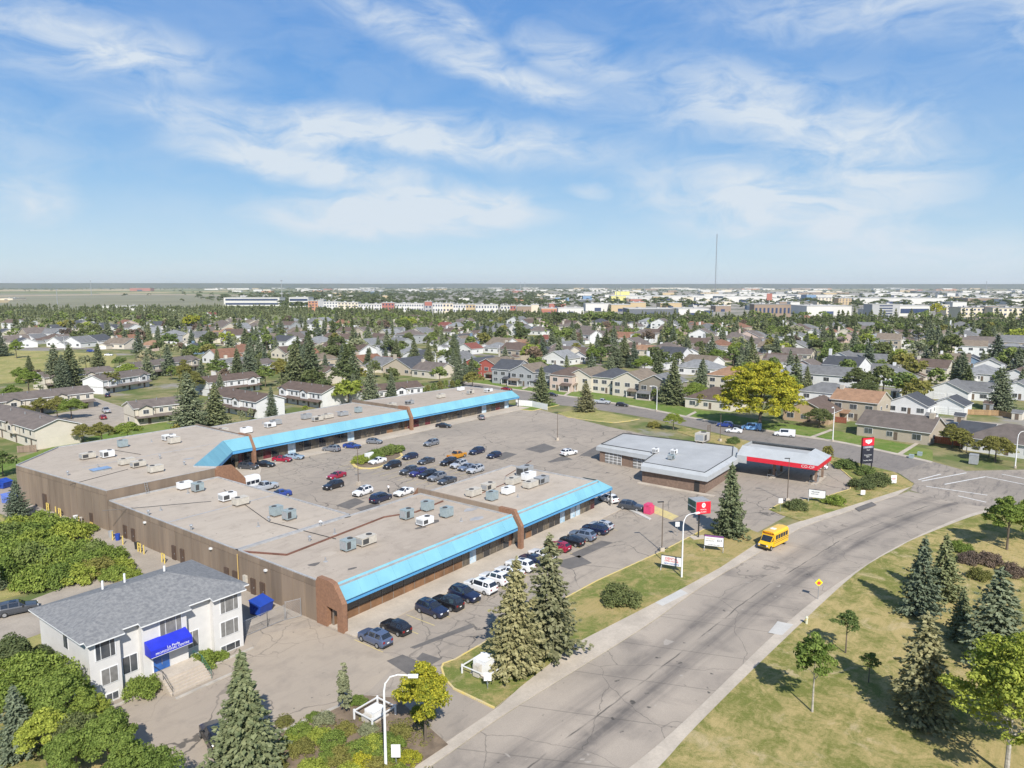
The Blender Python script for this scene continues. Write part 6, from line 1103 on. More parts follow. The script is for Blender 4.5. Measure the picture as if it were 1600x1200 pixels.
# mid-distance hand trees: (px, base py, height m, key, width)
MID=[(46,620,9,'gn0',1.1),(88,608,16,'sn1',1.2),(112,608,16,'sn0',1.2),(100,612,13,'sn1',1.1),(20,640,7,'gn0',1.2),(64,650,5,'on0',1.2),(90,655,6,'on0',1.3),(112,655,6,'gn1',1.3),(55,640,5,'gn0',1.1),(40,655,4,'on1',1.2),(47,588,8.5,'sn0',1.1),(60,602,6,'um0',1),(30,600,6,'gn0',1.1),(155,580,12,'sn0',1.15),(135,580,7,'pm0',1.1),(172,612,7,'om0',1.3),(200,600,8,'gn1',1.2),(230,580,9,'pm1',1.6),(187,575,5,'gm0',1.6),(265,565,9,'pm0',1.3),(250,582,7.5,'sn1',1.1),(305,620,8,'on0',1),(290,612,9.5,'on2',1.1),(340,580,10,'sn0',1),(345,622,8,'sn1',1.2),(390,600,15,'sn1',1.1),(372,598,13,'sn0',1.1),(405,592,9,'sn0',1),(462,605,17,'sn0',1.15),(487,605,18.5,'sn0',1.05),(440,600,9,'on0',1.1),(475,592,12,'sn1',1),(415,605,8,'gm0',1),(520,568,9,'dm0',1.6),(545,568,9,'dm1',1.5),(560,562,11,'pm0',1.4),(500,562,7,'pm1',1.3),(578,570,8,'sm1',1.2),(620,575,13,'sn0',1.1),(670,578,12,'sn0',1.1),(648,577,5,'gm1',.6),(655,577,4.6,'gm1',.6),(585,590,7,'dm0',1),(716,575,9,'sn1',1.1),
(830,602,5,'um0',.8),(1007,585,8,'gn1',1.2),(1052,632,14,'sn0',1.15),(1085,632,7,'gn1',1.3),(1095,638,4.5,'om0',1),(1035,630,5.5,'sn1',1.5),(1022,627,4,'gm1',.8),(900,605,4.2,'om0',1),(1340,622,9.5,'dn0',1.4),(1280,668,5.2,'dn1',1.5),(1243,655,6,'sn1',1.1),(1350,626,7,'dn1',1.4),(1360,675,3.8,'gn1',1.1),(1412,675,3.2,'gm1',1),(1488,700,5.2,'on0',1.5),(1500,703,4.6,'om0',1.4),(1555,722,5.6,'on1',1.5),(1545,715,4,'om1',1.3),(1510,708,3.6,'om1',1.2),
(960,575,13,'sn1',1.3),(975,572,14,'sn0',1.15),(990,575,12,'sn1',1.1),(940,565,9,'poplar',1.1),(925,570,8,'gn0',1.1),(1073,562,13,'sn1',1.05),(1120,572,8,'gn1',1.3),(1150,558,8,'ln1',1.3),(1170,560,9,'sm1',1),(1105,560,8,'sm1',1),(1050,535,11,'gm0',1.2),(1085,528,12,'sm0',1),(830,553,9,'sn0',1),(845,550,8,'um0',1.1),(885,540,11,'gm0',1.4),(867,542,10,'gm1',1.2),(900,540,8,'um1',1.1),(545,505,12,'sm0',1.1),(565,500,15,'sm0',1.1),(583,515,13,'sm1',1.1),(525,510,13,'sm3',1.1),(457,516,13,'sm3',1),(478,525,13,'sm0',1),(410,512,12,'sm3',1.1),(630,520,12,'gm0',1.5),(645,512,9,'lm0',1.3),(610,515,12,'sm3',1),(730,520,10,'dm0',1.4),(752,515,10,'dm1',1.4),(775,530,12,'sm3',1.1),(785,522,12,'sm3',1),(1283,562,11,'dm0',1.5),(1300,566,10,'gm1',1.4),(1265,560,9,'sm1',1),(1240,548,9,'um0',1.1),(1297,530,12,'sm3',1.2),(1320,565,9,'sm1',1.1),(1345,570,10,'gm0',1.5),(1375,562,9,'dm0',1.4),(1390,560,9,'sm0',1.1),(1405,572,8,'lm0',1.2),(1435,560,9,'pm0',1.3),(1455,545,12,'sm3',1.2),(1485,568,16,'poplar',1.2),(1480,548,14,'sm3',1.1),(1557,565,13,'sm3',1.4),(1500,606,13,'sn1',1.35),(1563,640,12.5,'sn1',1.4),(1535,575,8,'sm1',1.2),(1585,575,9,'pm0',1.5),(1590,545,12,'lm0',1.4),(1265,583,7,'sm1',1),(1275,581,6,'sm0',1),(300,520,15,'ym0',1.4),(280,522,10,'gm0',1.5),(315,518,9,'lm0',1.3),(270,525,15,'poplar',1.6),(108,520,11,'om0',1.3),(95,518,8,'ym1',1),(125,523,9,'dm1',1),(230,500,13,'sm0',1.2),(345,500,14,'sm3',1.1),(368,508,13,'sm1',1.2),(375,522,12,'sm1',1.2),(395,535,11,'sm3',1),(200,535,9,'dm0',1.5),(248,535,11,'sm0',1.1),(330,543,9,'dm1',1.3),(210,513,8,'lm0',1.2),(1462,497,18,'ym0',1.1),(300,500,11,'sm1',1.1),(320,505,11,'sm0',1.1),(1203,512,9,'lm0',1.2),(1115,510,10,'pm0',1.4),(1160,515,9,'um0',1.2),(870,510,14,'dm0',1.7),(905,512,13,'sm1',1),(925,510,15,'gm0',1.6),(955,506,12,'gm1',1.9),(975,520,14,'sm3',1.2),(945,508,13,'gm0',1.5),(1125,532,7,'sm1',1),(26,560,9,'gn0',1),(2,557,14,'sn1',1.2),(23,505,11,'sm0',1.2),(50,500,11,'sm0',1.1)]
OCC=[]
for px,py,h,k,s in MID:
    h*=1.12 if py<540 else 1.18
    
    o=tree(px,py,h,k,None,0,s,'trees among the houses'); OCC.append((o.location.x,o.location.y,2.5))
tt=empty('bare_tree',(*gp(228,583),0),0,1.0); tag(tt,'bare straw-coloured willow with many thin upright branches','tree')
b=MB(); rs_=random.Random(9)
for k in range(46):
    a=rs_.random()*6.28; r_=rs_.random()*4.5; hh=6+rs_.random()*5; b.tube([(0,0,0),(math.cos(a)*r_*.5,math.sin(a)*r_*.5,hh*.5),(math.cos(a)*r_,math.sin(a)*r_,hh)],[.16,.09,.02],4)
b.build('trunk',M_PBARK,tt); place('crown',quadmesh('crown_straw',crown_mesh(77,4.2,4.0,6.5,30,26,.22,.4,.5),M_STRAW),tt)
# ---------------------------------------------------------------- houses
RC={'tan':(.225,.18,.135),'brown':(.135,.095,.075),'grey':(.19,.19,.19),'slate':(.075,.08,.092),'orange':(.34,.20,.12),'lgrey':(.27,.275,.28),'red':(.23,.075,.055),'taupe':(.17,.14,.122),'rust':(.26,.13,.08)}
WC={'white':(.66,.66,.65),'cream':(.57,.52,.43),'beige':(.42,.36,.28),'grey':(.33,.34,.35),'pink':(.52,.41,.35),'navy':(.035,.05,.085),'blue':(.17,.25,.34),'redw':(.36,.09,.07),'stone':(.25,.22,.18),'tanw':(.43,.31,.20)}
RM={k:mat('shingles_'+k,c,.95,.2,.6,fine=.35,rnd=.08) for k,c in RC.items()}; WM={k:mat('siding_'+k,c,.85,.05,.5,rnd=.05) for k,c in WC.items()}
WCN=dict(white='white',cream='cream',beige='beige',grey='grey',pink='pink stucco',navy='navy blue',blue='pale blue',redw='red',stone='stone-fronted',tanw='tan brick'); RCN=dict(tan='tan-roofed',brown='brown-roofed',grey='grey-roofed',slate='dark-roofed',orange='orange-roofed',lgrey='pale grey-roofed',red='red-roofed',taupe='taupe-roofed',rust='rust-roofed')
WSH={}
def wmesh(w,h,axis,hi=False):
    k=(round(w,1),round(h,1),axis)
    if k not in WSH:
        f=MB(); p=MB()
        if axis=='x': f.box(-.05,0,-w/2-.08,w/2+.08,-.08,h+.08); p.box(-.075,-.051,-w/2,-.03,0,h); p.box(-.075,-.051,.03,w/2,0,h)
        else: f.box(-w/2-.08,w/2+.08,-.05,0,-.08,h+.08); p.box(-w/2,-.03,-.075,-.051,0,h); p.box(.03,w/2,-.075,-.051,0,h)
        WSH[k]=(f.mesh('window',M_WHITE),p.mesh('pane',M_DKGLASS))
    return WSH[k]
def addwin(par,x,y,z,w,h,axis):
    f,p=wmesh(w,h,axis); o=place('window',f,par,(x,y,z)); place('pane',p,o)
def gable(par,x0,x1,y0,y1,z,pitch,ridge,rm,wm,ov=.45,th=.16,name='roof'):
    """ridge 'x' or 'y'; adds gable ends in the wall material"""
    mb=MB(); 
    if ridge=='y': w=(x1-x0)/2; h=w*pitch; c=(x0+x1)/2; e=ov*pitch; a,b=y0-ov,y1+ov; vs=[(x0-ov,a,z-e),(c,a,z+h),(x1+ov,a,z-e),(x0-ov,b,z-e),(c,b,z+h),(x1+ov,b,z-e)]; gv=[[(x0,y0+.01,z),(x1,y0+.01,z),(c,y0+.01,z+h-.05)],[(x1,y1-.01,z),(x0,y1-.01,z),(c,y1-.01,z+h-.05)]]
    else: w=(y1-y0)/2; h=w*pitch; c=(y0+y1)/2; e=ov*pitch; a,b=x0-ov,x1+ov; vs=[(b,y0-ov,z-e),(b,c,z+h),(b,y1+ov,z-e),(a,y0-ov,z-e),(a,c,z+h),(a,y1+ov,z-e)]; gv=[[(x0+.01,y1,z),(x0+.01,y0,z),(x0+.01,c,z+h-.05)],[(x1-.01,y0,z),(x1-.01,y1,z),(x1-.01,c,z+h-.05)]]
    up=[(x,y,q+th) for x,y,q in vs]; al=up+vs
    mb.faces(al,[(0,1,4,3),(1,2,5,4)],0); mb.faces(al,[(6,9,10,7),(7,10,11,8),(0,3,9,6),(2,8,11,5),(0,6,7,1),(1,7,8,2),(3,4,10,9),(4,5,11,10)],1)
    r=mb.build(name,[rm,M_WHITE],par)
    for g_ in gv: MB().poly(g_).build('gable_wall',wm,par)
    return r,z+h
def house(px,py,w,d,st,roof,ridge,rc,wc,label=None,rz=0.0,gar=None,chim=0,porch=0,uv=None,near=True,pitch=.42,low=None,gw=None,group='houses of the neighbourhood'):
    """front faces -x. w along y, d along x. gar: (side +1/-1) garage wing on the front."""
    u,v=gp(px,py) if uv is None else uv; o=empty('house',(u,v,0),rz); k_=1.0 if w<9.6 and st==1 else 1.16; w*=k_; d*=k_*1.05; pitch*=1.12; h=(2.95*st+.5); R_=RM[rc]; W_=WM[wc]; x0,x1,y0,y1=0,d,-w/2,w/2
    MB().box(x0,x1,y0,y1,0,h).build('wall',W_,o)
    if roof=='hip':
        mb=MB(); 
        hip(mb,x0,x1,y0,y1,h+.02,pitch,.45); rf=mb.build('roof',[R_,M_WHITE],o); top=h+min(w,d)/2*pitch
    else: rf,top=gable(o,x0,x1,y0,y1,h,pitch,ridge,R_,WM.get(gw,W_))
    if chim: MB().box(d*.42,d*.42+1.3,(w/2-1.3)*chim-.5,(w/2-1.3)*chim+.7,h-1,top+1.1).build('chimney',W_ if rc!='orange' else M_BEIGE,o)
    nf=2 if w<11 else 3; 
    for s_ in range(st):
        z=1.1+2.75*s_
        for k in range(nf):
            y=y0+w*(k+.5)/nf
            if s_==0 and gar and abs(y-gar*w*.25)<w*.22: continue
            if s_==0 and k==nf//2: 
                if near: MB().box(-.06,-.005,y-1.4,y-.5,.3,2.4).build('door',M_BROWN if wc!='navy' else M_WHITE,o)
                addwin(o,-.005,y+.6,z,1.5,1.3,'x')
            else: addwin(o,-.005,y,z,2.1,1.45,'x')
        if near:
            for k in range(2): addwin(o,d*(.3+.42*k),y0-.005,z,1.2,1.1,'y')
        else: addwin(o,d*.5,y0-.005,z,1.3,1.1,'y')
    if gar:
        gy=gar*w*.25; gw_=min(6.4,w*.5); gd=4.2 if st==2 else 5; MB().box(-gd,-.02,gy-gw_/2,gy+gw_/2,0,2.7).build('garage_wall',W_,o)
        gable(o,-gd,-.02,gy-gw_/2,gy+gw_/2,2.7,.38,'x',R_,W_,.35,.14,'garage_roof')
        gdr=MB().box(-gd-.06,-gd-.005,gy-gw_*.4,gy+gw_*.4,.02,2.25).build('garage_door',M_WHITE if rc!='brown' else M_BROWN,o)
        MB().box(-gd-7,-gd-.1,gy-gw_*.42,gy+gw_*.42,-.1,.105).build('driveway',M_CONC,o)
        if near: 
            for q in range(1,4): MB().box(-gd-.085,-gd-.062,gy-gw_*.4,gy+gw_*.4,.02+2.23*q/4-.02,.02+2.23*q/4+.02).build('door_seam',M_GREY,gdr)
    if porch:
        py0,py1=(y0,y0+w*.45) if porch<0 else (y1-w*.45,y1)
        MB().faces([(-2.3,py0,2.6),(-2.3,py1,2.6),(0,py1,3.4),(0,py0,3.4),(-2.3,py0,2.45),(-2.3,py1,2.45),(0,py1,3.25),(0,py0,3.25)],[(0,3,2,1),(4,5,6,7),(0,1,5,4),(0,4,7,3),(1,2,6,5)]).build('porch_roof',R_,o)
        MB().box(-2.2,0,py0,py1,0,.4).build('porch_floor',M_CONC,o)
        for y in(py0+.15,py1-.15): MB().box(-2.2,-2.0,y-.1,y+.1,.4,2.45).build('porch_post',M_WHITE,o)
    if label is None: label=ulabel(('two-storey ' if st==2 else 'low ')+WCN[wc]+' '+RCN[rc]+' house',*px_of(u,v,3))
    tag(o,label,'house',group); OCC.append((u+math.cos(rz)*d/2,v+math.sin(rz)*d/2,max(w,d)*.5)); return o
HH=[ # px, front base py, w, d, storeys, roof, ridge, roofcolour, wallcolour, label, rz, gar, chim, porch
(737,590,9,13,2,'gable','x','slate','redw','dark-roofed house with red front gable, left of the pair',0.05,None,0,1),
(760,592,10,13,2,'gable','x','tan','redw','tan-roofed house with twin red front gables',0.05,None,0,-1),
(786,600,10,12,2,'gable','y','slate','grey','grey house with dark slate roof and deep front porch',.05,None,0,-1),
(815,604,10,12,2,'gable','x','tan','grey','grey two-storey house with tan roof and gabled front porch',.05,None,0,1),
(848,606,9,12,2,'hip','y','slate','grey','dark navy-roofed house behind the fence spruce',.03,None,0,1),
(876,611,9,13,2,'hip','y','brown','pink','pink stucco house with brown hip roof',.03,None,0,-1),
(905,612,9,13,2,'gable','x','tan','cream','narrow cream house with tan roof and tall entrance gable',.03,None,0,1),
(944,615,10,13,2,'hip','y','slate','cream','cream house with steep dark slate hip roof',.03,None,0,0),
(980,620,11,13,2,'gable','x','tan','cream','cream house with light tan roof and porch',.02,None,0,-1),
(1022,626,11,12,2,'gable','x','grey','stone','stone-fronted house with grey roof and skylights',.02,None,0,1),
(1105,640,14,12,1,'hip','y','brown','cream','low house with brown hip roof left of the elm',0,None,0,0),
(1130,612,12,11,2,'hip','y','orange','cream','cream two-storey house with orange hip roof',0,None,0,0),
(1258,660,12,13,1,'gable','x','brown','tanw','tan brick bungalow with brown gable front',-.05,None,0,0),
(1332,658,12,10,2,'gable','y','orange','beige','orange-roofed corner house with deep pillared porch',-.12,None,1,1),
(1393,688,16,11,1,'gable','y','taupe','beige','taupe-roofed stucco bungalow with chimney',-.14,None,-1,0),
(1516,699,7.5,10,1,'gable','y','slate','navy','navy blue end of the taupe-roofed house by the red fence',-.2,None,0,0),
(1565,712,15,12,1,'hip','y','taupe','white','white-fronted house with taupe hip roof at the right edge',-.2,None,0,0),
(1285,628,15,10,1,'hip','y','grey','white','low white house with broad grey hip roof',-.05,None,0,0),
(1290,610,16,10,2,'gable','y','grey','white','white two-storey house with long grey roof and roof vents',-.05,None,0,0),
(1310,583,13,12,2,'gable','x','grey','white','white house with wide gable and three small windows',-.05,None,1,0),
(1238,597,17,14,1,'hip','y','lgrey','white','white house under the big silver hip roof',0,None,0,0),
(1215,572,13,10,1,'gable','y','brown','white','low house with red-brown roof left of the silver hip roof',0,None,1,0),
(1370,592,12,10,1,'gable','y','grey','white','grey-roofed bungalow with tall white chimney',-.05,None,-1,0),
(1392,604,13,11,1,'gable','x','grey','white','white-gabled house behind the round green tree',-.05,None,0,0),
(1415,648,11,9,1,'gable','x','slate','white','white garage with wide gable behind the stucco bungalow',-.1,None,0,0),
(1480,648,9.5,9,1,'gable','x','slate','white','white double garage with two big doors',-.12,None,0,0),
(1478,625,12,11,1,'gable','x','grey','white','white gabled bungalow behind the double garage',-.1,None,1,0),
(1515,625,11,10,1,'gable','y','grey','white','low white house left of the big blue spruce pair',-.1,None,0,0),
(1450,597,12,11,2,'gable','y','brown','cream','brown-roofed split-level house with brown garage door',-.08,1,1,0),
(1530,596,13,12,1,'hip','y','lgrey','white','white house with pale hip roof and white garage door',-.1,1,0,0),
(1585,602,12,11,1,'gable','x','brown','white','white and brown gabled house at the right edge',-.1,-1,1,0),
(1588,625,12,11,1,'gable','x','grey','white','white gabled house by the right edge below the brown one',-.1,None,1,0),
(1020,576,13,12,1,'gable','x','lgrey','white','white A-frame style house with orange roof behind',0,None,1,0),
(1045,572,12,11,2,'gable','y','slate','white','dark-roofed house behind the lime-green round tree',0,None,0,0),
(1085,586,17,11,1,'hip','y','lgrey','white','broad white house with pale hip roof before the cream house',0,None,0,0),
(1010,556,15,9,1,'gable','y','orange','cream','long orange-roofed bungalow beside the spruce clump',0,None,1,0),
(1085,545,14,12,1,'gable','y','brown','white','brown-striped roof split-level in the middle distance',.0,1,0,0),
(1105,555,13,11,1,'hip','y','grey','white',None,0,None,0,0),(1175,530,14,10,1,'hip','y','grey','white',None,0,1,0,0),(1200,536,12,10,1,'hip','y','grey','white',None,0,1,0,0),(1040,557,12,10,1,'gable','x','grey','white',None,0,None,1,0),
(865,570,14,11,1,'gable','x','lgrey','white','wide pale-roofed bungalow with double front gable',0,None,0,0),(890,560,15,10,1,'gable','y','brown','white','brown-roofed bungalow behind the pale-roofed one',0,None,1,0),(905,565,9,10,1,'gable','x','brown','white',None,0,None,0,0),(820,552,12,10,1,'gable','y','rust','white','rust-roofed white house left of the spruces',0,None,0,0),(808,545,12,9,1,'gable','y','orange','cream',None,0,None,0,0),(855,538,12,10,1,'gable','y','red','grey','red-roofed grey house with white chimney',0,None,-1,0),(812,518,11,9,1,'gable','x','grey','blue','pale blue gabled house in the far rows',0,None,0,0),(832,522,11,9,1,'gable','x','grey','blue',None,0,None,0,0),
(920,530,26,11,1,'gable','y','taupe','cream','long taupe-roofed row house in the middle distance',0,None,0,0),(965,525,20,11,1,'gable','y','brown','white',None,0,None,0,0),(1008,512,13,11,2,'hip','y','lgrey','white','tall white two-storey house among far trees',0,None,0,0),(1020,526,18,9,1,'gable','y','brown','cream',None,0,None,0,0),(1110,516,13,10,1,'gable','y','orange','cream',None,0,None,0,0),(1085,512,12,9,1,'gable','y','rust','white',None,0,None,0,0),
(700,572,13,12,1,'gable','x','grey','white','white gabled house with grey roof behind the pine trees',0,None,0,0),(725,553,11,9,1,'gable','x','red','white','small red and white house with steep gable',0,None,0,0),(640,568,12,11,1,'gable','x','slate','white','white house with black roof behind the conifers',0,None,0,0),(600,578,11,9,1,'gable','y','red','white','small garage with red roof',0,None,0,0),(590,558,13,10,1,'gable','x','grey','white',None,0,None,0,0),(715,540,15,11,1,'gable','x','slate','blue','pale blue house with dark roof and white chimney',0,None,-1,0),(752,530,14,10,1,'gable','y','grey','white',None,0,None,0,0),(770,552,13,10,1,'hip','y','lgrey','white',None,0,None,0,0),(793,553,12,11,1,'gable','x','orange','white','white chalet with orange roof and big white chimney',0,None,1,0),(650,533,14,10,2,'gable','x','grey','cream','cream two-storey house behind the olive round crown',0,None,0,0),(690,520,10,10,2,'gable','y','red','redw','barn-red two-storey house with brown roof',0,None,0,0),(625,535,14,10,1,'gable','y','brown','cream',None,0,None,0,0),(585,535,12,10,1,'gable','y','brown','cream',None,0,None,0,0),
(435,548,14,11,2,'gable','y','slate','white','white two-storey house with slate roof',0,None,0,0),(470,552,15,10,1,'gable','y','brown','cream','cream bungalow with red-brown roof',0,None,0,0),(515,550,15,12,1,'gable','y','brown','white','white-gabled house with brown roof',0,1,0,0),(435,560,12,9,1,'gable','x','brown','cream',None,0,None,0,0),(475,563,13,9,1,'gable','x','brown','white',None,0,1,0,0),(530,537,13,10,1,'gable','x','brown','white',None,0,None,0,0),(420,535,13,10,1,'gable','y','tan','beige',None,0,None,0,0),(460,530,14,10,1,'gable','y','brown','beige',None,0,None,0,0),(490,528,14,9,1,'hip','y','slate','blue',None,0,None,0,0),(570,512,12,10,1,'gable','y','brown','pink',None,0,None,0,0),
(20,538,12,10,1,'gable','x','tan','white',None,.35,1,0,0),(45,537,12,10,1,'gable','x','grey','white',None,.35,None,0,0),(70,534,15,11,2,'gable','y','grey','white','white house with long grey roof and skylights by the field',.35,None,0,0),(85,542,12,9,1,'gable','x','grey','white',None,.35,None,0,0),(112,543,14,11,1,'gable','x','grey','white','white bungalow with grey roof and garage facing the field',.35,1,0,0),(140,540,14,11,1,'gable','x','slate','white','white gable-front bungalow right of the garage house',.35,None,0,0),(178,545,15,12,1,'gable','y','tan','cream','split-level tan-roofed house by the field street',.35,1,1,0),(12,515,14,11,2,'gable','y','brown','white',None,.3,None,0,0),(35,508,12,10,1,'gable','y','brown','white',None,.3,None,0,0),(50,520,12,9,1,'gable','y','rust','white',None,.3,None,0,0),(125,506,14,10,1,'gable','x','grey','white',None,.3,None,0,0),(150,515,14,10,1,'gable','y','slate','grey',None,.3,None,0,0),(138,518,12,10,1,'gable','x','lgrey','white',None,.3,None,0,0),(175,522,13,10,1,'gable','x','slate','white',None,.3,None,0,0),(192,520,13,10,1,'gable','y','orange','cream',None,.3,None,0,0),(228,548,13,10,1,'hip','y','orange','pink','orange-roofed house with steep hip behind the bare tree',.2,None,0,0),(272,540,13,10,1,'hip','y','lgrey','white',None,.2,None,0,0),(300,553,11,10,1,'gable','x','slate','blue','small light blue gabled house among trees',.2,None,1,0),(330,530,15,10,1,'hip','y','orange','pink',None,.2,None,0,0),(350,525,14,10,1,'hip','y','orange','cream',None,.2,None,0,0),(378,528,13,10,1,'gable','y','rust','white',None,.2,None,0,0),(378,542,14,10,1,'gable','x','lgrey','white',None,.2,None,0,0),(325,500,11,9,2,'gable','x','red','white',None,.2,None,0,0),(385,505,12,9,1,'gable','x','grey','white',None,.1,None,0,0),
(1230,520,12,10,2,'gable','x','grey','white','white two-storey house with small dormer gable far right of centre',0,None,1,0),(1240,532,12,10,1,'gable','x','grey','white',None,0,1,0,0),(1255,510,12,10,1,'gable','y','grey','white',None,0,None,1,0),(1268,528,12,10,1,'gable','x','grey','white',None,0,None,0,0),(1240,550,13,11,1,'gable','x','grey','white',None,0,None,1,0),(1240,562,16,10,1,'gable','y','taupe','cream',None,0,None,1,0),(1320,526,13,10,1,'gable','x','rust','cream','tan and rust gabled house with brown chimney far right',0,None,1,0),(1325,535,14,11,1,'gable','x','brown','pink',None,0,1,0,0),(1348,520,14,10,2,'gable','y','grey','grey',None,0,None,0,0),(1362,537,12,11,1,'gable','x','lgrey','white',None,0,1,0,0),(1405,528,13,10,1,'gable','y','brown','white',None,0,None,0,0),(1412,545,13,11,1,'gable','x','brown','white',None,0,None,0,0),(1425,528,12,10,1,'gable','y','taupe','white',None,0,None,0,0),(1515,525,13,10,1,'gable','x','lgrey','white',None,0,None,0,0),(1505,548,12,10,1,'gable','y','slate','redw','low house with brick-red garage and slate roof',0,None,0,0),(1530,550,13,10,1,'gable','x','tan','cream','cream house with porch beside the brick-red garage',0,None,0,0),(1545,582,11,10,1,'gable','x','grey','white',None,0,None,0,0),(1590,560,13,10,1,'gable','y','slate','white',None,0,None,0,0),(1515,575,10,9,1,'gable','x','slate','blue',None,0,None,0,0),(1478,512,12,9,1,'gable','y','grey','white',None,0,None,0,0)]
for h_ in HH:
    px,py,w,d,st,ro,ri,rc,wc,lb,rz,ga,ch_,po=h_
    if lb and 'double garage' in lb:
        o=house(px,py,w,d,1,ro,ri,rc,wc,lb,rz,near=False)
        for k_ in o.children[:]:
            if k_.name.startswith(('window','door')): 
                for q in list(k_.children): bpy.data.objects.remove(q)
                bpy.data.objects.remove(k_)
        for s in(-1,1): 
            g_=MB().box(-.07,-.005,s*2.3-1.95,s*2.3+1.95,.02,2.5).build('garage_door',M_WHITE,o)
            for q in range(1,4): MB().box(-.09,-.072,s*2.3-1.95,s*2.3+1.95,.62*q-.02,.62*q+.02).build('door_seam',M_GREY,g_)
        continue
    house(px,py,w,d,st,ro,ri,rc,wc,lb,rz,ga,ch_,po,near=py>565,gw='redw' if wc=='redw' else None)
for k_,(sx_,sy_) in enumerate([(1455,660),(1350,640),(1250,640),(1110,625),(1060,600),(960,590),(905,585),(700,562),(655,555),(1590,655),(1545,640),(1500,660),(1400,620),(1330,600),(520,578),(470,575)]):
    u_,v_=gp(sx_,sy_); o=empty('garden_shed',(u_,v_,0),random.uniform(-.2,.2)); MB().box(-1.6,1.6,-1.4,1.4,0,2.2).build('wall',WM[['white','cream','grey','beige'][k_%4]],o); gable(o,-1.6,1.6,-1.4,1.4,2.2,.5,'y',RM[['grey','brown','slate'][k_%3]],WM['white'],.2,.08); MB().box(-1.66,-1.605,-.5,.5,.05,1.9).build('door',M_BROWN,o)
    tag(o,ulabel('small garden shed',sx_,sy_-4),'shed','garden sheds behind the houses'); OCC.append((u_,v_,2))
# townhouse rows: ends given in plan, long ridge
def town(p,q,dep,st,rc,wc,label,units=4,side=1,hz=5.3,porch=True):
    """p->q is the front eave line; depth to the left of it"""
    p,q=Vector(p),Vector(q); Lh=(q-p).length; ang=math.atan2((q-p).y,(q-p).x); o=empty('townhouse_block',(p.x,p.y,0),ang); W_=WM[wc]; R_=RM[rc]
    MB().box(0,Lh,0,dep,0,2.65).box(-.0,Lh,-.35,dep,2.66,hz).build('wall',W_,o)
    gable(o,0,Lh,-.35,dep,hz,.36,'x',R_,W_,.45,.18)
    MB().box(-.03,Lh+.03,-.38,-.30,2.56,2.68).box(-.04,-.0,-.36,dep,2.58,2.70).build('trim_band',M_BROWN,o)
    for k in range(units):
        x=Lh*(k+.5)/units
        for s in(-.22,.22): 
            f,pn=wmesh(1.0,1.15,'y'); w_=place('window',f,o,(x+s*Lh/units,-.355,3.5)); place('pane',pn,w_)
        f,pn=wmesh(1.6,1.2,'y'); w_=place('window',f,o,(x-.2*Lh/units,-.005,.95)); place('pane',pn,w_)
        MB().box(x+.8,x+1.7,-.05,-.005,.1,2.15).build('door',M_BROWN,o); MB().box(Lh*k/units-.06,Lh*k/units+.06,-.42,-.351,2.7,hz).build('party_trim',M_BROWN,o)
        if k%2==0:
            m=MB(); c=x; m.box(c-2,c+2,-1.0,-.352,2.7,hz-.2).build('dormer_wall',W_,o); 
            vs=[(c-2.3,-1.4,hz-.3),(c,-1.4,hz+.75),(c+2.3,-1.4,hz-.3),(c-2.3,1.6,hz+.3),(c,3.4,hz+.95),(c+2.3,1.6,hz+.3)]
            MB().faces(vs,[(0,1,4,3),(1,2,5,4)]).build('dormer_roof',R_,o); MB().poly([(c-2,-1.0,hz-.22),(c+2,-1.0,hz-.22),(c,-1.0,hz+.62)]).build('gable_wall',W_,o)
            f,pn=wmesh(1.6,1.2,'y'); w_=place('window',f,o,(c,-1.01,3.5)); place('pane',pn,w_)
    f,pn=wmesh(1.1,1.1,'x'); w_=place('window',f,o,(-.045,dep*.55,.95)); place('pane',pn,w_)
    for k in range(units): MB().cyl((Lh*(k+.3)/units,dep*.35),.12,hz+1,hz+2.3,6).build('roof_vent',M_STEEL,o)
    if porch: MB().faces([(0,-2.0,2.45),(Lh,-2.0,2.45),(Lh,-.36,3.05),(0,-.36,3.05),(0,-2.0,2.3),(Lh,-2.0,2.3)],[(0,1,2,3),(4,5,1,0)]).build('porch_roof',R_,o)
    tag(o,label,'townhouse','brown-roofed townhouse blocks'); 
    n_=Vector((-(q-p).y,(q-p).x)).normalized()
    for f_ in (.15,.5,.85): c=p.lerp(q,f_)+n_*dep/2; OCC.append((c.x,c.y,8))
    return o
town((73,252),(73,211),10.5,2,'taupe','cream','big beige townhouse block with plain gable end behind the rear roof',4,porch=False)
town((60,238),(60,262),10,2,'taupe','white','white-gabled townhouse block at the left edge, lower one',3)
def town_v(u,v0_,v1_,dep,*a,**k): return town((u,v1_),(u,v0_),dep,*a,**k)
town((84,270.5),(112,270.5),10,2,'taupe','cream','long townhouse block with end gable beside the parked cars',4)
town((50,302),(84,296),10,2,'taupe','cream','townhouse block at the left edge, upper one',4)
town_v(158.5,204.5,229,10.2,2,'brown','white','white townhouse block with plain gable end and shutters before the lime tree',4)
town_v(134,206,234,10.2,2,'brown','white','white townhouse block behind the blue spruce',4)
town_v(199,254,276,10.2,2,'brown','cream','cream townhouse block behind the lime green round tree',4)
town((150,262),(172,262),10,2,'brown','white','low white townhouse block among the tall spruces',3)
town((158,336),(196,350),10,2,'taupe','cream','long grey-brown townhouse block right of the bare tree',5)
town((128,300),(150,308),10,2,'taupe','white','small townhouse block with triple gable window',3); town((118,328),(146,330),10,2,'taupe','cream','townhouse block behind the pair of tall blue spruces',4)
town((104,224),(122,222),9,2,'taupe','cream','townhouse block hidden behind spruces beyond the raised roof',3); town((186,300),(210,306),10,2,'taupe','white','small grey-roofed townhouse block before the tall conifers',3)
town((168,196),(192,190),9,1,'brown','white','brown-roofed block behind the slim row of trees',4)
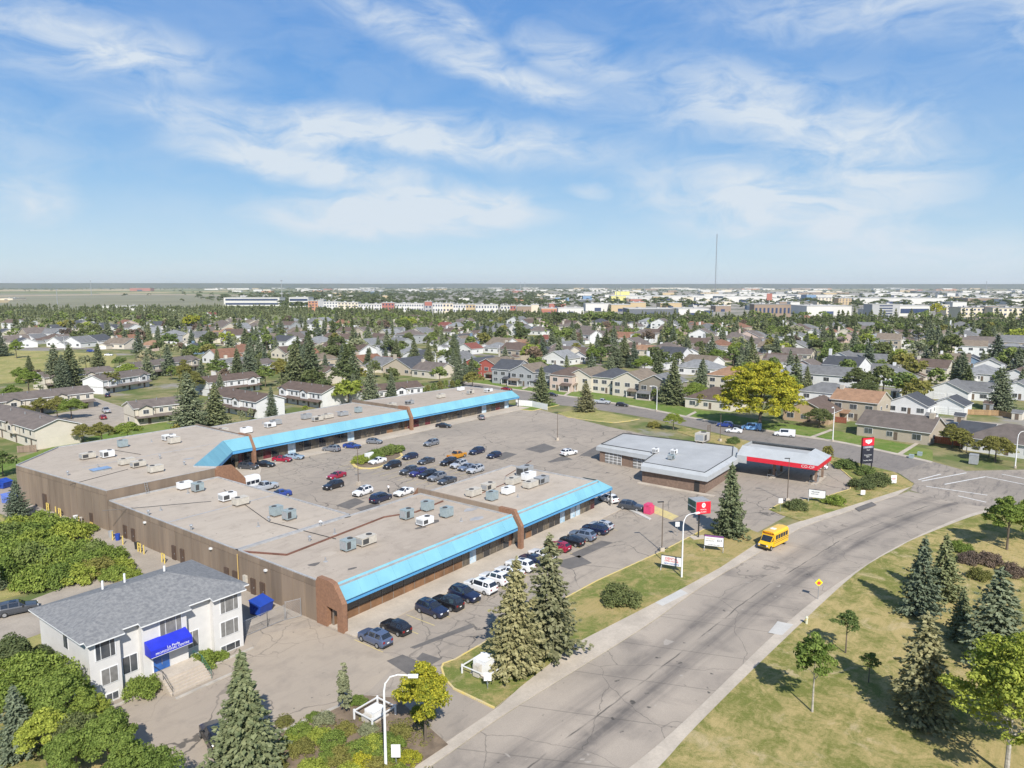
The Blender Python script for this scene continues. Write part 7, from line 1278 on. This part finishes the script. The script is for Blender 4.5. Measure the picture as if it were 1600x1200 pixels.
flat('townhouse_court',[(74,224),(104,226),(118,262),(122,296),(112,300),(106,268),(84,262),(74,262)],.09,MT['lane_concrete'],'paved court between the townhouse blocks')
# red fence, brown fences, white fence
def boardfence(pts,h,m,label,n=None,z=.05,w_=.28):
    o=empty('board_fence',(pts[0][0],pts[0][1],z)); tag(o,label,'fence'); o0=Vector(pts[0])
    for a,b in zip(pts[:-1],pts[1:]):
        a,b=Vector(a)-o0,Vector(b)-o0; L_=(b-a).length; ang=math.atan2((b-a).y,(b-a).x); k_=max(2,int(L_/w_)); k_=min(k_,60); ww=L_/k_
        me=MB().box(.01,ww-.015,-.02,.02,.05,h).mesh('board',m)
        for i in range(k_): p=a.lerp(b,i/k_); place('board',me,o,(p.x,p.y,random.uniform(-.015,.015)),ang)
        MB().prism([tuple(a),tuple(b),tuple(b+Vector((0,.06))),tuple(a+Vector((0,.06)))],h*.75,h*.75+.1).build('rail',m,o)
        place('post',MB().box(-.06,.06,-.06,.06,0,h+.1).mesh('post',m),o,(b.x,b.y,0),ang)
    return o
M_REDF=mat('red_stained_boards',(.50,.135,.06),.8,.2,2,rnd=.1); M_WOODF=mat('cedar_boards',(.40,.255,.13),.85,.2,2,rnd=.15); M_GWOOD=mat('weathered_boards',(.27,.20,.15),.9,.2,2,rnd=.15)
boardfence(G([(1420,685),(1435,689),(1510,699),(1552,705)]),1.9,M_REDF,'bright red-orange board fence before the navy house',w_=.5)
boardfence(G([(1510,648),(1560,650),(1590,656)]),1.8,M_WOODF,'orange cedar fence behind the navy house',w_=.7)
boardfence(G([(27,708),(57,706)]),1.8,M_GWOOD,'weathered board fence beside the beige townhouse gable'); boardfence(G([(683,578),(705,575)]),1.8,M_GWOOD,'brown board fence behind the slim tree row',w_=.6); boardfence(G([(470,573),(530,565)]),1.8,M_GWOOD,'dark brown board fence behind the tall conifers',w_=.8)
boardfence(G([(1262,655),(1322,662)]),1.8,mat('brick_red_boards',(.30,.10,.06),.85,.2,2),'brick red fence behind the tan brick bungalow',w_=.6)
boardfence([(204.3,156.2),(205.5,150),(203,141.8)],2.1,M_WHITE,'white board fence at the end of the farthest shop',w_=.6)
# fill the rest of the neighbourhood with houses and trees
rf_=random.Random(21)
def ok(u,v,r):
    return all((u-a)**2+(v-b)**2>(r+c)**2*.72 for a,b,c in OCC)
def dist_side(u,v): return u*math.cos(HEAD)+v*math.sin(HEAD), u*math.sin(HEAD)-v*math.cos(HEAD)
OCC+= [(a+10,b,9) for a,b in [(262+k*2.2,-40+k*22) for k in range(15)]]
nh=0
for tries in range(9000):
    D=330+rf_.random()**.8*620; Sd=(rf_.random()-.5)*D*1.5
    u=D*math.cos(HEAD)+Sd*math.sin(HEAD); v=D*math.sin(HEAD)-Sd*math.cos(HEAD); q=px_of(u,v)
    if not(-60<q[0]<1660): continue
    if q[1]<507+ (8 if q[0]<330 else 0): continue
    if q[0]<215 and q[1]>543: continue
    # snap to rough rows so that they read as streets
    u=round(u/27)*27+rf_.uniform(-2,2); v=round(v/17)*17+rf_.uniform(-1.5,1.5)
    if not ok(u,v,7.0): continue
    q=px_of(u,v)
    nh+=1
    if nh>235: break
    house(0,0,rf_.uniform(12,16),rf_.uniform(10,13.5),2 if rf_.random()<.28 else 1,rf_.choice(['gable','gable','hip']),rf_.choice('xy'),rf_.choice(['tan','brown','grey','grey','slate','taupe','lgrey','taupe','rust','taupe','brown','grey','tan','taupe']),rf_.choice(['white','white','cream','cream','beige','grey','pink','white']),None,rf_.uniform(-.2,.2),rf_.choice([None,None,1,-1]),rf_.choice([0,0,1]),0,(u,v),False)
nt={'s':0,'l':0}
FAR_S=[];FAR_L=[];GRID=set()
for tries in range(22000):
    D=250+rf_.random()**.85*760; Sd=(rf_.random()-.5)*D*1.52
    u=D*math.cos(HEAD)+Sd*math.sin(HEAD); v=D*math.sin(HEAD)-Sd*math.cos(HEAD); q=px_of(u,v)
    if not(-80<q[0]<1680) or q[1]<499: continue
    if u<250 and v<196 or (u<150 and v<190) or (u<262 and v<90): continue
    if 40<u<78 and 215<v<300 and rf_.random()<.5: continue
    if q[0]<215 and q[1]>541 : continue
    if not ok(u,v,1.2): continue
    kk=(int(u//4.5),int(v//4.5))
    if kk in GRID: continue
    GRID.add(kk)
    sp_=rf_.random()<.52; h=rf_.uniform(9,16) if sp_ else rf_.uniform(6,12)
    (FAR_S if sp_ else FAR_L).append((u,v,h,D))
    if len(FAR_S)+len(FAR_L)>1100: break
FAR_S.sort(key=lambda a:a[3]/a[2]); FAR_L.sort(key=lambda a:a[3]/a[2])
for u,v,h,D in FAR_S[:200]: tree(0,0,h,rf_.choice(['sm0','sm1','sm2','sm3','sm4','sm1','sm3']),None,0,rf_.uniform(.9,1.2),'spruces scattered through the neighbourhood',(u,v))
for u,v,h,D in FAR_L[:200]: tree(0,0,h,rf_.choice(['gm0','gm1','dm0','dm1','gm0','dm0','dm1','om0','gm1','pm0','um0','lm0','dm0']) ,None,0,rf_.uniform(.95,1.35),'leafy trees scattered through the neighbourhood',(u,v))
def mass(name,items,meshes,mats_,label,cat='trees'):
    """many far trees joined into one mesh per kind of crown"""
    parts=[]; 
    for u,v,h,s in items:
        V=meshes[rf_.randrange(len(meshes))]; a=rf_.random()*6.28; c,sn=math.cos(a),math.sin(a); k=h/10.0; Q=V.copy(); x=Q[...,0]*c-Q[...,1]*sn; y=Q[...,0]*sn+Q[...,1]*c
        Q[...,0]=x*k*s+u; Q[...,1]=y*k*s+v; Q[...,2]*=k; parts.append(Q)
    o=place(name,quadmesh(name,np.concatenate(parts),mats_)); tag(o,label,cat,None,'stuff'); return o
LOWS=[spruce_mesh(60+i,10,2.3,7,5,1,1.0,.9,.03) for i in range(3)]; LOWC=[crown_mesh(70+i,3.6,4.6,5.2,9,9,1.15,.5,.5) for i in range(3)]
mass('far_spruces',[(u,v,h,1.25) for u,v,h,D in FAR_S[200:]],LOWS,M_SPR,'remaining distant spruces among the far houses'); mass('far_leafy_trees',[(u,v,h*1.1,1.1) for u,v,h,D in FAR_L[200:]],LOWC,M_GRN,'remaining distant leafy trees among the far houses')
# shelter belts between homes and stores
belt=[];beltc=[]
def along(pts,n,spread,hlo,hhi,lst,w=1.0):
    for k in range(n):
        t=rf_.random()*(len(pts)-1); i=int(t); f=t-i; a,b=gp(*pts[i]),gp(*pts[i+1]); u=a[0]+(b[0]-a[0])*f; v=a[1]+(b[1]-a[1])*f; e=rf_.gauss(0,spread); lst.append((u+e*math.cos(HEAD),v+e*math.sin(HEAD),rf_.uniform(hlo,hhi),w))
along([(-60,489),(150,492),(330,490),(520,494),(700,502),(850,504)],560,26,7,15,belt); along([(-60,487),(400,489),(700,499),(860,503)],330,26,7,13,beltc)
along([(850,503),(1000,507),(1200,510),(1400,512),(1700,516)],520,22,8,12,beltc,1.1); along([(850,503),(1100,507),(1300,510),(1700,515)],200,24,7,14,belt)
along([(-60,494),(100,497),(330,497),(420,503)],240,24,9,14,belt); along([(1150,517),(1400,521),(1700,524)],130,20,7,11,beltc)
mass('spruce_shelter_belt',belt,LOWS,M_SPR,'dense dark spruce belt between the houses and the stores'); mass('leafy_shelter_belt',beltc,LOWC,M_DARK,'long green leafy belt before the stores on the right')
# far woods on the plain
wood=[]
for k in range(5200):
    y=446+ (rf_.random()**1.5)*36+1.6; x=rf_.uniform(-150,1750)
    if x>850 and y>455 and rf_.random()<.45: continue
    if x<440 and 453.5<y<485: continue
    u,v=gp(x,y); wood.append((u,v,rf_.uniform(8,15),1.3+rf_.random()))
for cx,cy,n,sx_,sy_ in [(560,463,300,120,3),(180,449.5,200,200,.5),(700,458,150,150,2),(1350,450,260,260,1.0),(860,455,120,140,2),(20,452,120,60,1.5),(480,470,120,80,2)]:
    for k in range(n): u,v=gp(rf_.gauss(cx,sx_),max(447.8,rf_.gauss(cy,sy_))); wood.append((u,v,rf_.uniform(10,18),1.8))
mass('distant_woods',wood,LOWC,M_DARK,'distant woods and tree lines spreading to the horizon')
hw=[]
for k in range(900):
    x=rf_.uniform(-200,900); y=rf_.choice([448.3,449.2,450.2,451.2,452.0]) if x<450 else rf_.choice([449,451,453]); u,v=gp(x,y+rf_.uniform(-.25,.25)); hw.append((u,v,rf_.uniform(12,19),2.6))
mass('horizon_woods',hw,LOWC,M_DARK,'layered tree lines along the left horizon beyond the fields')
mh_=foliage('hill_forest',(.055,.07,.055),(.14,.15,.11),0.0,scale=.0016)
hb=MB(); NN=150
for row,(dist_,hb_,ha_) in enumerate(((11500,30,48),(15500,38,58))):
    vs=[]
    for i in range(NN+1):
        az=-.80+1.6*i/NN; s=math.sin(i*.19+row)*.5+math.sin(i*.47+2*row)*.3+rf_.uniform(-.12,.12); h_=hb_+(ha_*(.62-.45*(i/NN)))*(1+.22*s)+16
        for dd,hh in ((-700,0.2),(0,h_),(900,h_*.9),(1800,.2)):
            r_=dist_+dd; vs.append((r_*math.cos(HEAD-az),r_*math.sin(HEAD-az),hh))
    hb.faces(vs,[(4*i+j+1,4*i+j,4*i+4+j,4*i+5+j) for i in range(NN) for j in range(3)])
struct('hills',hb,mh_,'low wooded rise along the whole horizon')
# ---------------------------------------------------------------- commercial buildings
BC={'w':mat('far_white',(.58,.565,.53),.8,.06,.02),'c':mat('far_cream',(.62,.55,.43),.8,.06,.02),'t':mat('far_tan',(.48,.37,.22),.8,.08,.02),'g':mat('far_grey',(.38,.38,.38),.8,.08,.02),'b':mat('far_brown',(.27,.20,.15),.8,.08,.02),'r':mat('far_red',(.36,.14,.11),.8,.08,.02),'n':mat('far_navy',(.05,.075,.16),.4,.1,.02),'d':mat('far_dark',(.12,.13,.15),.7,.08,.02),'o':mat('far_orange',(.45,.22,.13),.8,.08,.02),'y':mat('far_yellow',(.62,.58,.22),.8,.08,.02),'l':mat('far_blue',(.16,.26,.40),.7,.08,.02)}
M_FROOF=mat('far_flat_roof',(.50,.485,.45),.9,.12,.02); M_FWIN=mat('far_window',(.045,.065,.13),.1,.1,.2,spec=.8); M_FROOFD=mat('far_dark_roof',(.30,.29,.28),.9,.12,.02)
WCOM={}
def block(x0,x1,yb,h,col,label,dep=30,rows=1,cols=0,strip=False,roof=0,topcol=None,wc=M_FWIN,rz=0,sign=None,far=False):
    """a far building whose front runs between two bearings at ground line yb"""
    a,b=Vector(gp(x0,yb)),Vector(gp(x1,yb)); Lh=(b-a).length; ang=math.atan2((b-a).y,(b-a).x); o=empty('store_building' if cols==0 else 'office_block',(a.x,a.y,0),ang)
    MB().box(0,Lh,0,dep,0,h).build('wall',BC[col],o); MB().box(-.4,Lh+.4,-.4,dep+.4,h,h+.5).build('roof',M_FROOFD if roof else M_FROOF,o)
    if topcol: MB().box(-.1,Lh+.1,-.25,-.01,h*.72,h*.98).build('fascia',BC[topcol],o)
    if strip: 
        for r in range(rows): z=h*(r+.28)/rows; MB().box(Lh*.03,Lh*.97,-.2,-.01,z,z+h*.45/rows).build('window_band',wc,o)
    elif cols:
        ww=Lh/cols; wm_=MB().box(-ww*.24,ww*.24,-.2,0,0,h*.42/rows).mesh('window',wc)
        for r in range(rows):
            for c in range(cols): place('window',wm_,o,(ww*(c+.5),-.01,h*(r+.32)/rows))
    elif not far: MB().box(Lh*.35,Lh*.6,-.3,-.01,0,h*.45).build('entrance',wc,o)
    for k in range(2 if not far else 1): MB().box(Lh*(.25+.4*k),Lh*(.25+.4*k)+min(4,Lh*.1),dep*.4,dep*.4+3,h+.5,h+2.2).build('roof_unit',BC['g'],o)
    tag(o,label,'building','stores and sheds of the far commercial plain'); return o
CB=[(350,437,478,17,'w','white office block with dark blue glass ribbon, left part',dict(strip=True,rows=2,dep=40)),(452,482,480,19,'w','white office block with dark blue glass, right part',dict(strip=True,rows=2,dep=40)),
(482,497,487,17,'o','orange-panelled end of the white apartments',dict(rows=4,cols=3,dep=20)),(497,506,487,19,'g','grey stair tower of the white apartments',dict(dep=20)),(506,528,489,17,'w','white four-storey apartments with small windows, left wing',dict(rows=4,cols=5,dep=22)),(528,560,489,16,'c','cream four-storey apartments beside the white wing',dict(rows=4,cols=6,dep=22)),(560,597,490,14,'w','long white three-storey apartments in the middle',dict(rows=3,cols=9,dep=22)),(597,616,490,16,'r','red-brown brick apartment block with white window frames',dict(rows=3,cols=4,dep=22)),(617,662,492,16,'w','white apartment slab left of the red-topped tower',dict(rows=3,cols=12,dep=22)),(664,675,494,20,'g','narrow red-topped apartment tower in the white row',dict(rows=4,cols=2,dep=20,topcol='r')),(676,692,495,18,'w','plain white apartment wing right of the red top',dict(rows=3,cols=4,dep=22)),(692,708,495,18,'c','tan-balconied apartment section left of a white one',dict(rows=3,cols=3,dep=22)),(708,728,496,17,'w','white apartment section between two tan ones',dict(rows=3,cols=5,dep=22)),(728,743,496,17,'t','tan and green apartment section between white ones',dict(rows=3,cols=3,dep=22)),(743,778,497,17,'w','wide white apartment section with scattered windows',dict(rows=3,cols=8,dep=22)),(782,797,497,16,'w','last white apartment section before the brick end',dict(rows=3,cols=3,dep=22)),(797,806,497,16,'r','brick red end of the apartment row',dict(rows=3,cols=2,dep=22)),
(808,830,495,14,'b','tan-grey blank store behind the shelter belt',dict(dep=40)),(830,842,493,15,'c','cream store tower beside the blank store',dict(dep=30)),(846,870,492,9,'r','red store front with orange sign',dict(dep=30,topcol='o')),(858,884,482,9,'r','row of brick red roofed stores',dict(dep=30)),(872,912,491,9,'w','low white stores left of the dense green trees',dict(dep=30)),
(915,955,486,12,'w','white furniture store before the tan ones',dict(dep=40)),(955,985,487,11,'t','tan warehouse store under the yellow sign',dict(dep=45)),(985,1009,485,13,'t','second tan warehouse store',dict(dep=45)),(955,978,471,14,'y','bright yellow store front',dict(dep=40,topcol='y')),(911,925,469,12,'l','blue store left of the yellow one',dict(dep=40)),(985,1010,474,10,'r','store with small red square sign',dict(dep=40)),
(983,1057,493,9,'d','long dark curved-roof hall',dict(dep=60)),(1060,1107,494,10,'w','white arena hall right of the dark hall',dict(dep=60)),(1100,1114,494,8,'n','dark blue end of the white arena',dict(dep=30)),(1032,1065,482,10,'t','tan stores behind the dark hall',dict(dep=40)),(1047,1082,477,9,'w','white showroom with blue corner',dict(dep=40,topcol='l')),(1083,1117,479,9,'w','white showroom with blue window line',dict(strip=True,dep=40)),(1115,1142,478,9,'c','cream showroom behind the tree rows',dict(dep=40)),(1118,1142,487,9,'b','brick shop before the cream showroom',dict(dep=30)),
(1178,1235,496,17,'b','brown and cream hotel tower with vertical window strips',dict(rows=1,cols=9,dep=20,roof=1)),(1260,1330,493,13,'w','large white hardware store with blue sign panel',dict(dep=70,wc=BC['n'])),(1277,1300,476,15,'c','beige mid-rise hotel in the far stores',dict(rows=5,cols=4,dep=25)),(1310,1330,476,14,'t','tan mid-rise with dark entrance',dict(rows=4,cols=4,dep=25)),(1362,1405,496,17,'g','grey hotel block with white square facade',dict(rows=5,cols=1,dep=25)),(1405,1452,494,14,'w','dealership with wide dark blue glass stripe',dict(strip=True,dep=50)),(1478,1494,494,12,'c','small cream block left of the cream hotel',dict(rows=3,cols=2,dep=25)),(1500,1550,500,15,'c','cream three-storey hotel with grey roof, left wing',dict(rows=3,cols=8,dep=25,roof=1)),(1550,1660,501,15,'c','cream three-storey hotel, right wing with arched glass entrance',dict(rows=3,cols=14,dep=25,roof=1)),(1488,1510,484,13,'w','white stores behind the yellow poplar',dict(dep=40)),(1512,1560,473,11,'b','pinkish warehouse on the far right',dict(dep=60)),(1333,1480,475,13,'w','very long white warehouse across the right side',dict(dep=90)),
(960,1110,470,13,'w','very long white warehouse behind the yellow store',dict(dep=120)),(1130,1200,472,14,'w','white logistics hall near the radio mast',dict(dep=100)),(1100,1250,466,13,'w','far white logistics hall behind the mast',dict(dep=120)),(1245,1335,467,12,'w','white halls right of the mast',dict(dep=90)),(1260,1275,470,16,'l','bright blue store in the far right district',dict(dep=40)),(1365,1440,463,11,'w','far white halls on the right',dict(dep=100)),(1480,1520,463,12,'w','far white shed near the right edge',dict(dep=80)),(1580,1660,476,11,'w','white warehouse at the right edge',dict(dep=60)),
(155,230,485,7,'w','long low white barracks behind the left shelter belt',dict(dep=20)),(235,272,486,6,'w','shorter low white barracks beside the long one',dict(dep=20)),(203,235,454.8,22,'r','red-roofed hall alone on the green fields',dict(dep=60)),(0,20,469,5,'c','pale flat quarry shed at the left edge',dict(dep=60))]
for x0,x1,yb,h,c,l,kw in CB: block(x0,x1,yb,h,c,l,**kw)
ys=empty('sign_panel',(*gp(972,468),0),HEAD-PI/2); tag(ys,'big yellow store sign above the far stores','sign'); MB().box(-22,22,-.4,.4,12,24).build('panel',BC['y'],ys); MB().box(-1,1,-.5,.5,0,12).build('post',BC['g'],ys)
rs2=empty('sign_panel',(*gp(1201,490),0),HEAD-PI/2); tag(rs2,'round red sign above the brown hotel tower','sign'); MB().box(-4,4,-.4,.4,20,30).build('panel',BC['r'],rs2); MB().box(-.5,.5,-.3,.3,0,20).build('post',BC['g'],rs2)
# smaller stores and sheds further out, each its own building
nb=0
for tries in range(2400):
    y=448.6+rf_.random()**1.1*44; x=rf_.uniform(-80,1700)
    if x<820 and y>474 or x<330 and y>451.5: continue
    if y>476 and any(a_-9<x<b_+9 and abs(y-c_)<9 for a_,b_,c_,*_r in CB): continue
    if x<830 and y>458 and rf_.random()<.8: continue
    if x>830 and y<451 and rf_.random()<.3: continue
    D=F*CH/(y-446); wpx=rf_.uniform(6,26)*(1.6 if D>3000 else 1); nb+=1
    if nb>290: break
    near_mark=where(x,y); cc=rf_.choice('wwwwwwcctggbdw' if rf_.random()<.95 else 'lor')
    nmn={'w':'white','c':'cream','t':'tan','g':'grey','b':'brown','r':'red','d':'dark','l':'blue','o':'orange','y':'yellow'}[cc]
    block(x-wpx/2,x+wpx/2,y,rf_.uniform(7,12)*(1.0 if D<2500 else 1.25),cc,ulabel(('distant ' if D>3500 else 'far ')+nmn+' '+rf_.choice(['warehouse','store building','shed','industrial unit']),x,y),dep=min(90,max(18,wpx*D/F*.5)),far=True)
# radio mast, poles
ms=empty('radio_mast',(*gp(1117,462.5),0),.3); tag(ms,'tall thin guyed radio mast rising above the horizon','radio mast')
mh=245
b=MB()
for k in range(3): a=k*2.094; b.tube([(1.7*math.cos(a),1.7*math.sin(a),0),(1.7*math.cos(a),1.7*math.sin(a),mh)],.42,4)
b.build('leg',M_STEEL,ms); b=MB()
for k in range(40):
    z=k*mh/40
    for j in range(3): a=j*2.094; c=a+2.094; b.tube([(1.7*math.cos(a),1.7*math.sin(a),z),(1.7*math.cos(c),1.7*math.sin(c),z+mh/40)],.2,3)
b.build('bracing',mat('mast_paint',(.3,.28,.28),.6,.2,.05),ms)
for z,l in((mh*.5,90),(mh*.9,140)):
    for j in range(3): a=j*2.094; MB().tube([(0,0,z),(l*math.cos(a),l*math.sin(a),0)],.12,3).build('guy_wire',M_STEEL,ms)
for k,(x,y,h,l) in enumerate([(90,476,34,'white lattice tower on the left fields'),(143,462,62,'thin dark tower on the left horizon'),(441,472,55,'left lattice tower above the blue-glass offices'),(963,470,38,'left of two floodlight masts beside the yellow sign'),(969,470,38,'right of two floodlight masts beside the yellow sign'),(1007,460,50,'thin tower left of the radio mast'),(1540,462,60,'slim white tower near the right edge'),(820,458,60,'short paired tower on the middle horizon'),(813,458,60,'left twin of the towers on the middle horizon')]):
    o=empty('lattice_tower',(*gp(x,y),0)); tag(o,l,'tower'); r_=.5+.0006*F*CH/(y-446)*.5; MB().tube([(0,0,0),(0,0,h)],[r_,r_*.5],4).build('shaft',M_STEEL,o); MB().box(-2.5,2.5,-.6,.6,h-2,h).build('head',M_STEEL,o)
# street poles in the neighbourhood
for k,(x,y,h) in enumerate([(101,547,9),(215,552,9),(566,540,10),(579,535,10),(652,525,9),(693,540,9),(780,565,9),(938,528,9),(1125,530,10),(1162,545,9),(1227,515,13),(845,555,9),(681,578,9),(929,555,9),(84,515,9),(482,528,9),(1026,515,9),(1510,470,14)]):
    o=empty('street_lamp',(*gp(x,y),0),rf_.random()*6); tag(o,ulabel('thin white street lamp',x,y-8),'street lamp','thin street lamps in the neighbourhood'); MB().tube([(0,0,0),(0,0,h*.85),(.4,0,h),(1.6,0,h)],[.14,.1,.09,.07],5).build('pole',M_WHITE,o); MB().box(1.4,2.1,-.15,.15,h-.12,h).build('lamp_head',M_WHITE,o)
tr3=empty('wooden_trellis',(*gp(1107,690),0)); tag(tr3,'group of three dark upright poles on the strip behind the station','pole')
for s in(-.9,0,.9): MB().tube([(s,0,0),(s,0,4.6)],.09,5).build('pole',M_BROWN,tr3)
MB().box(-.9,.9,-.05,.05,4.4,4.5).build('crossbar',M_BROWN,tr3)
# quarry strips and fields on the left
M_DIRT=mat('bare_dirt',(.36,.29,.19),1,.1,.01,obj=False); M_FGREEN=mat('far_green_field',(.215,.205,.125),1,.15,.004,obj=False); M_STUB=mat('stubble_field',(.40,.31,.16),1,.1,.004,obj=False)
flat('field',G([(-100,470),(-100,484),(250,484),(345,478),(420,472),(420,464),(300,459),(0,458.5),(-100,460)]),.12,M_FGREEN,'green far fields on the left')
flat('dirt_road',G([(-100,463),(180,459),(430,461),(430,462.2),(180,460.6),(-100,465.5)]),.2,M_DIRT); flat('stubble',G([(-100,453.5),(240,452.2),(240,454.2),(-100,456)]),.2,M_STUB); flat('quarry_floor',G([(-100,466),(20,466),(12,473),(-100,475)]),.25,M_STUB)
# ---------------------------------------------------------------- air
hz_=MB().box(-45100,45100,-45100,45100,-1.2,262.0); ho=hz_.build('haze',None); ho.data.materials.clear()
m=bpy.data.materials.new('haze'); m.use_nodes=True; n_=m.node_tree; n_.nodes.clear(); o_=n_.nodes.new('ShaderNodeOutputMaterial'); pv=n_.nodes.new('ShaderNodeVolumePrincipled'); pv.inputs['Color'].default_value=(.93,.97,1.0,1); pv.inputs['Density'].default_value=0.00005; pv.inputs['Anisotropy'].default_value=0.2; n_.links.new(pv.outputs[0],o_.inputs['Volume']); ho.data.materials.append(m); ho['kind']='stuff'; ho['label']='thin blue haze over the far plain'
S.cycles.volume_step_rate=10; S.cycles.volume_max_steps=64; S.cycles.volume_bounces=1
S.cycles.max_bounces=6; S.cycles.diffuse_bounces=3; S.cycles.transmission_bounces=2; S.cycles.caustics_reflective=False; S.cycles.caustics_refractive=False
dup=[k for k,n in LABELS.items() if n>1]; print('duplicate labels',len(dup),dup[:12]); print('objects',len(bpy.data.objects))
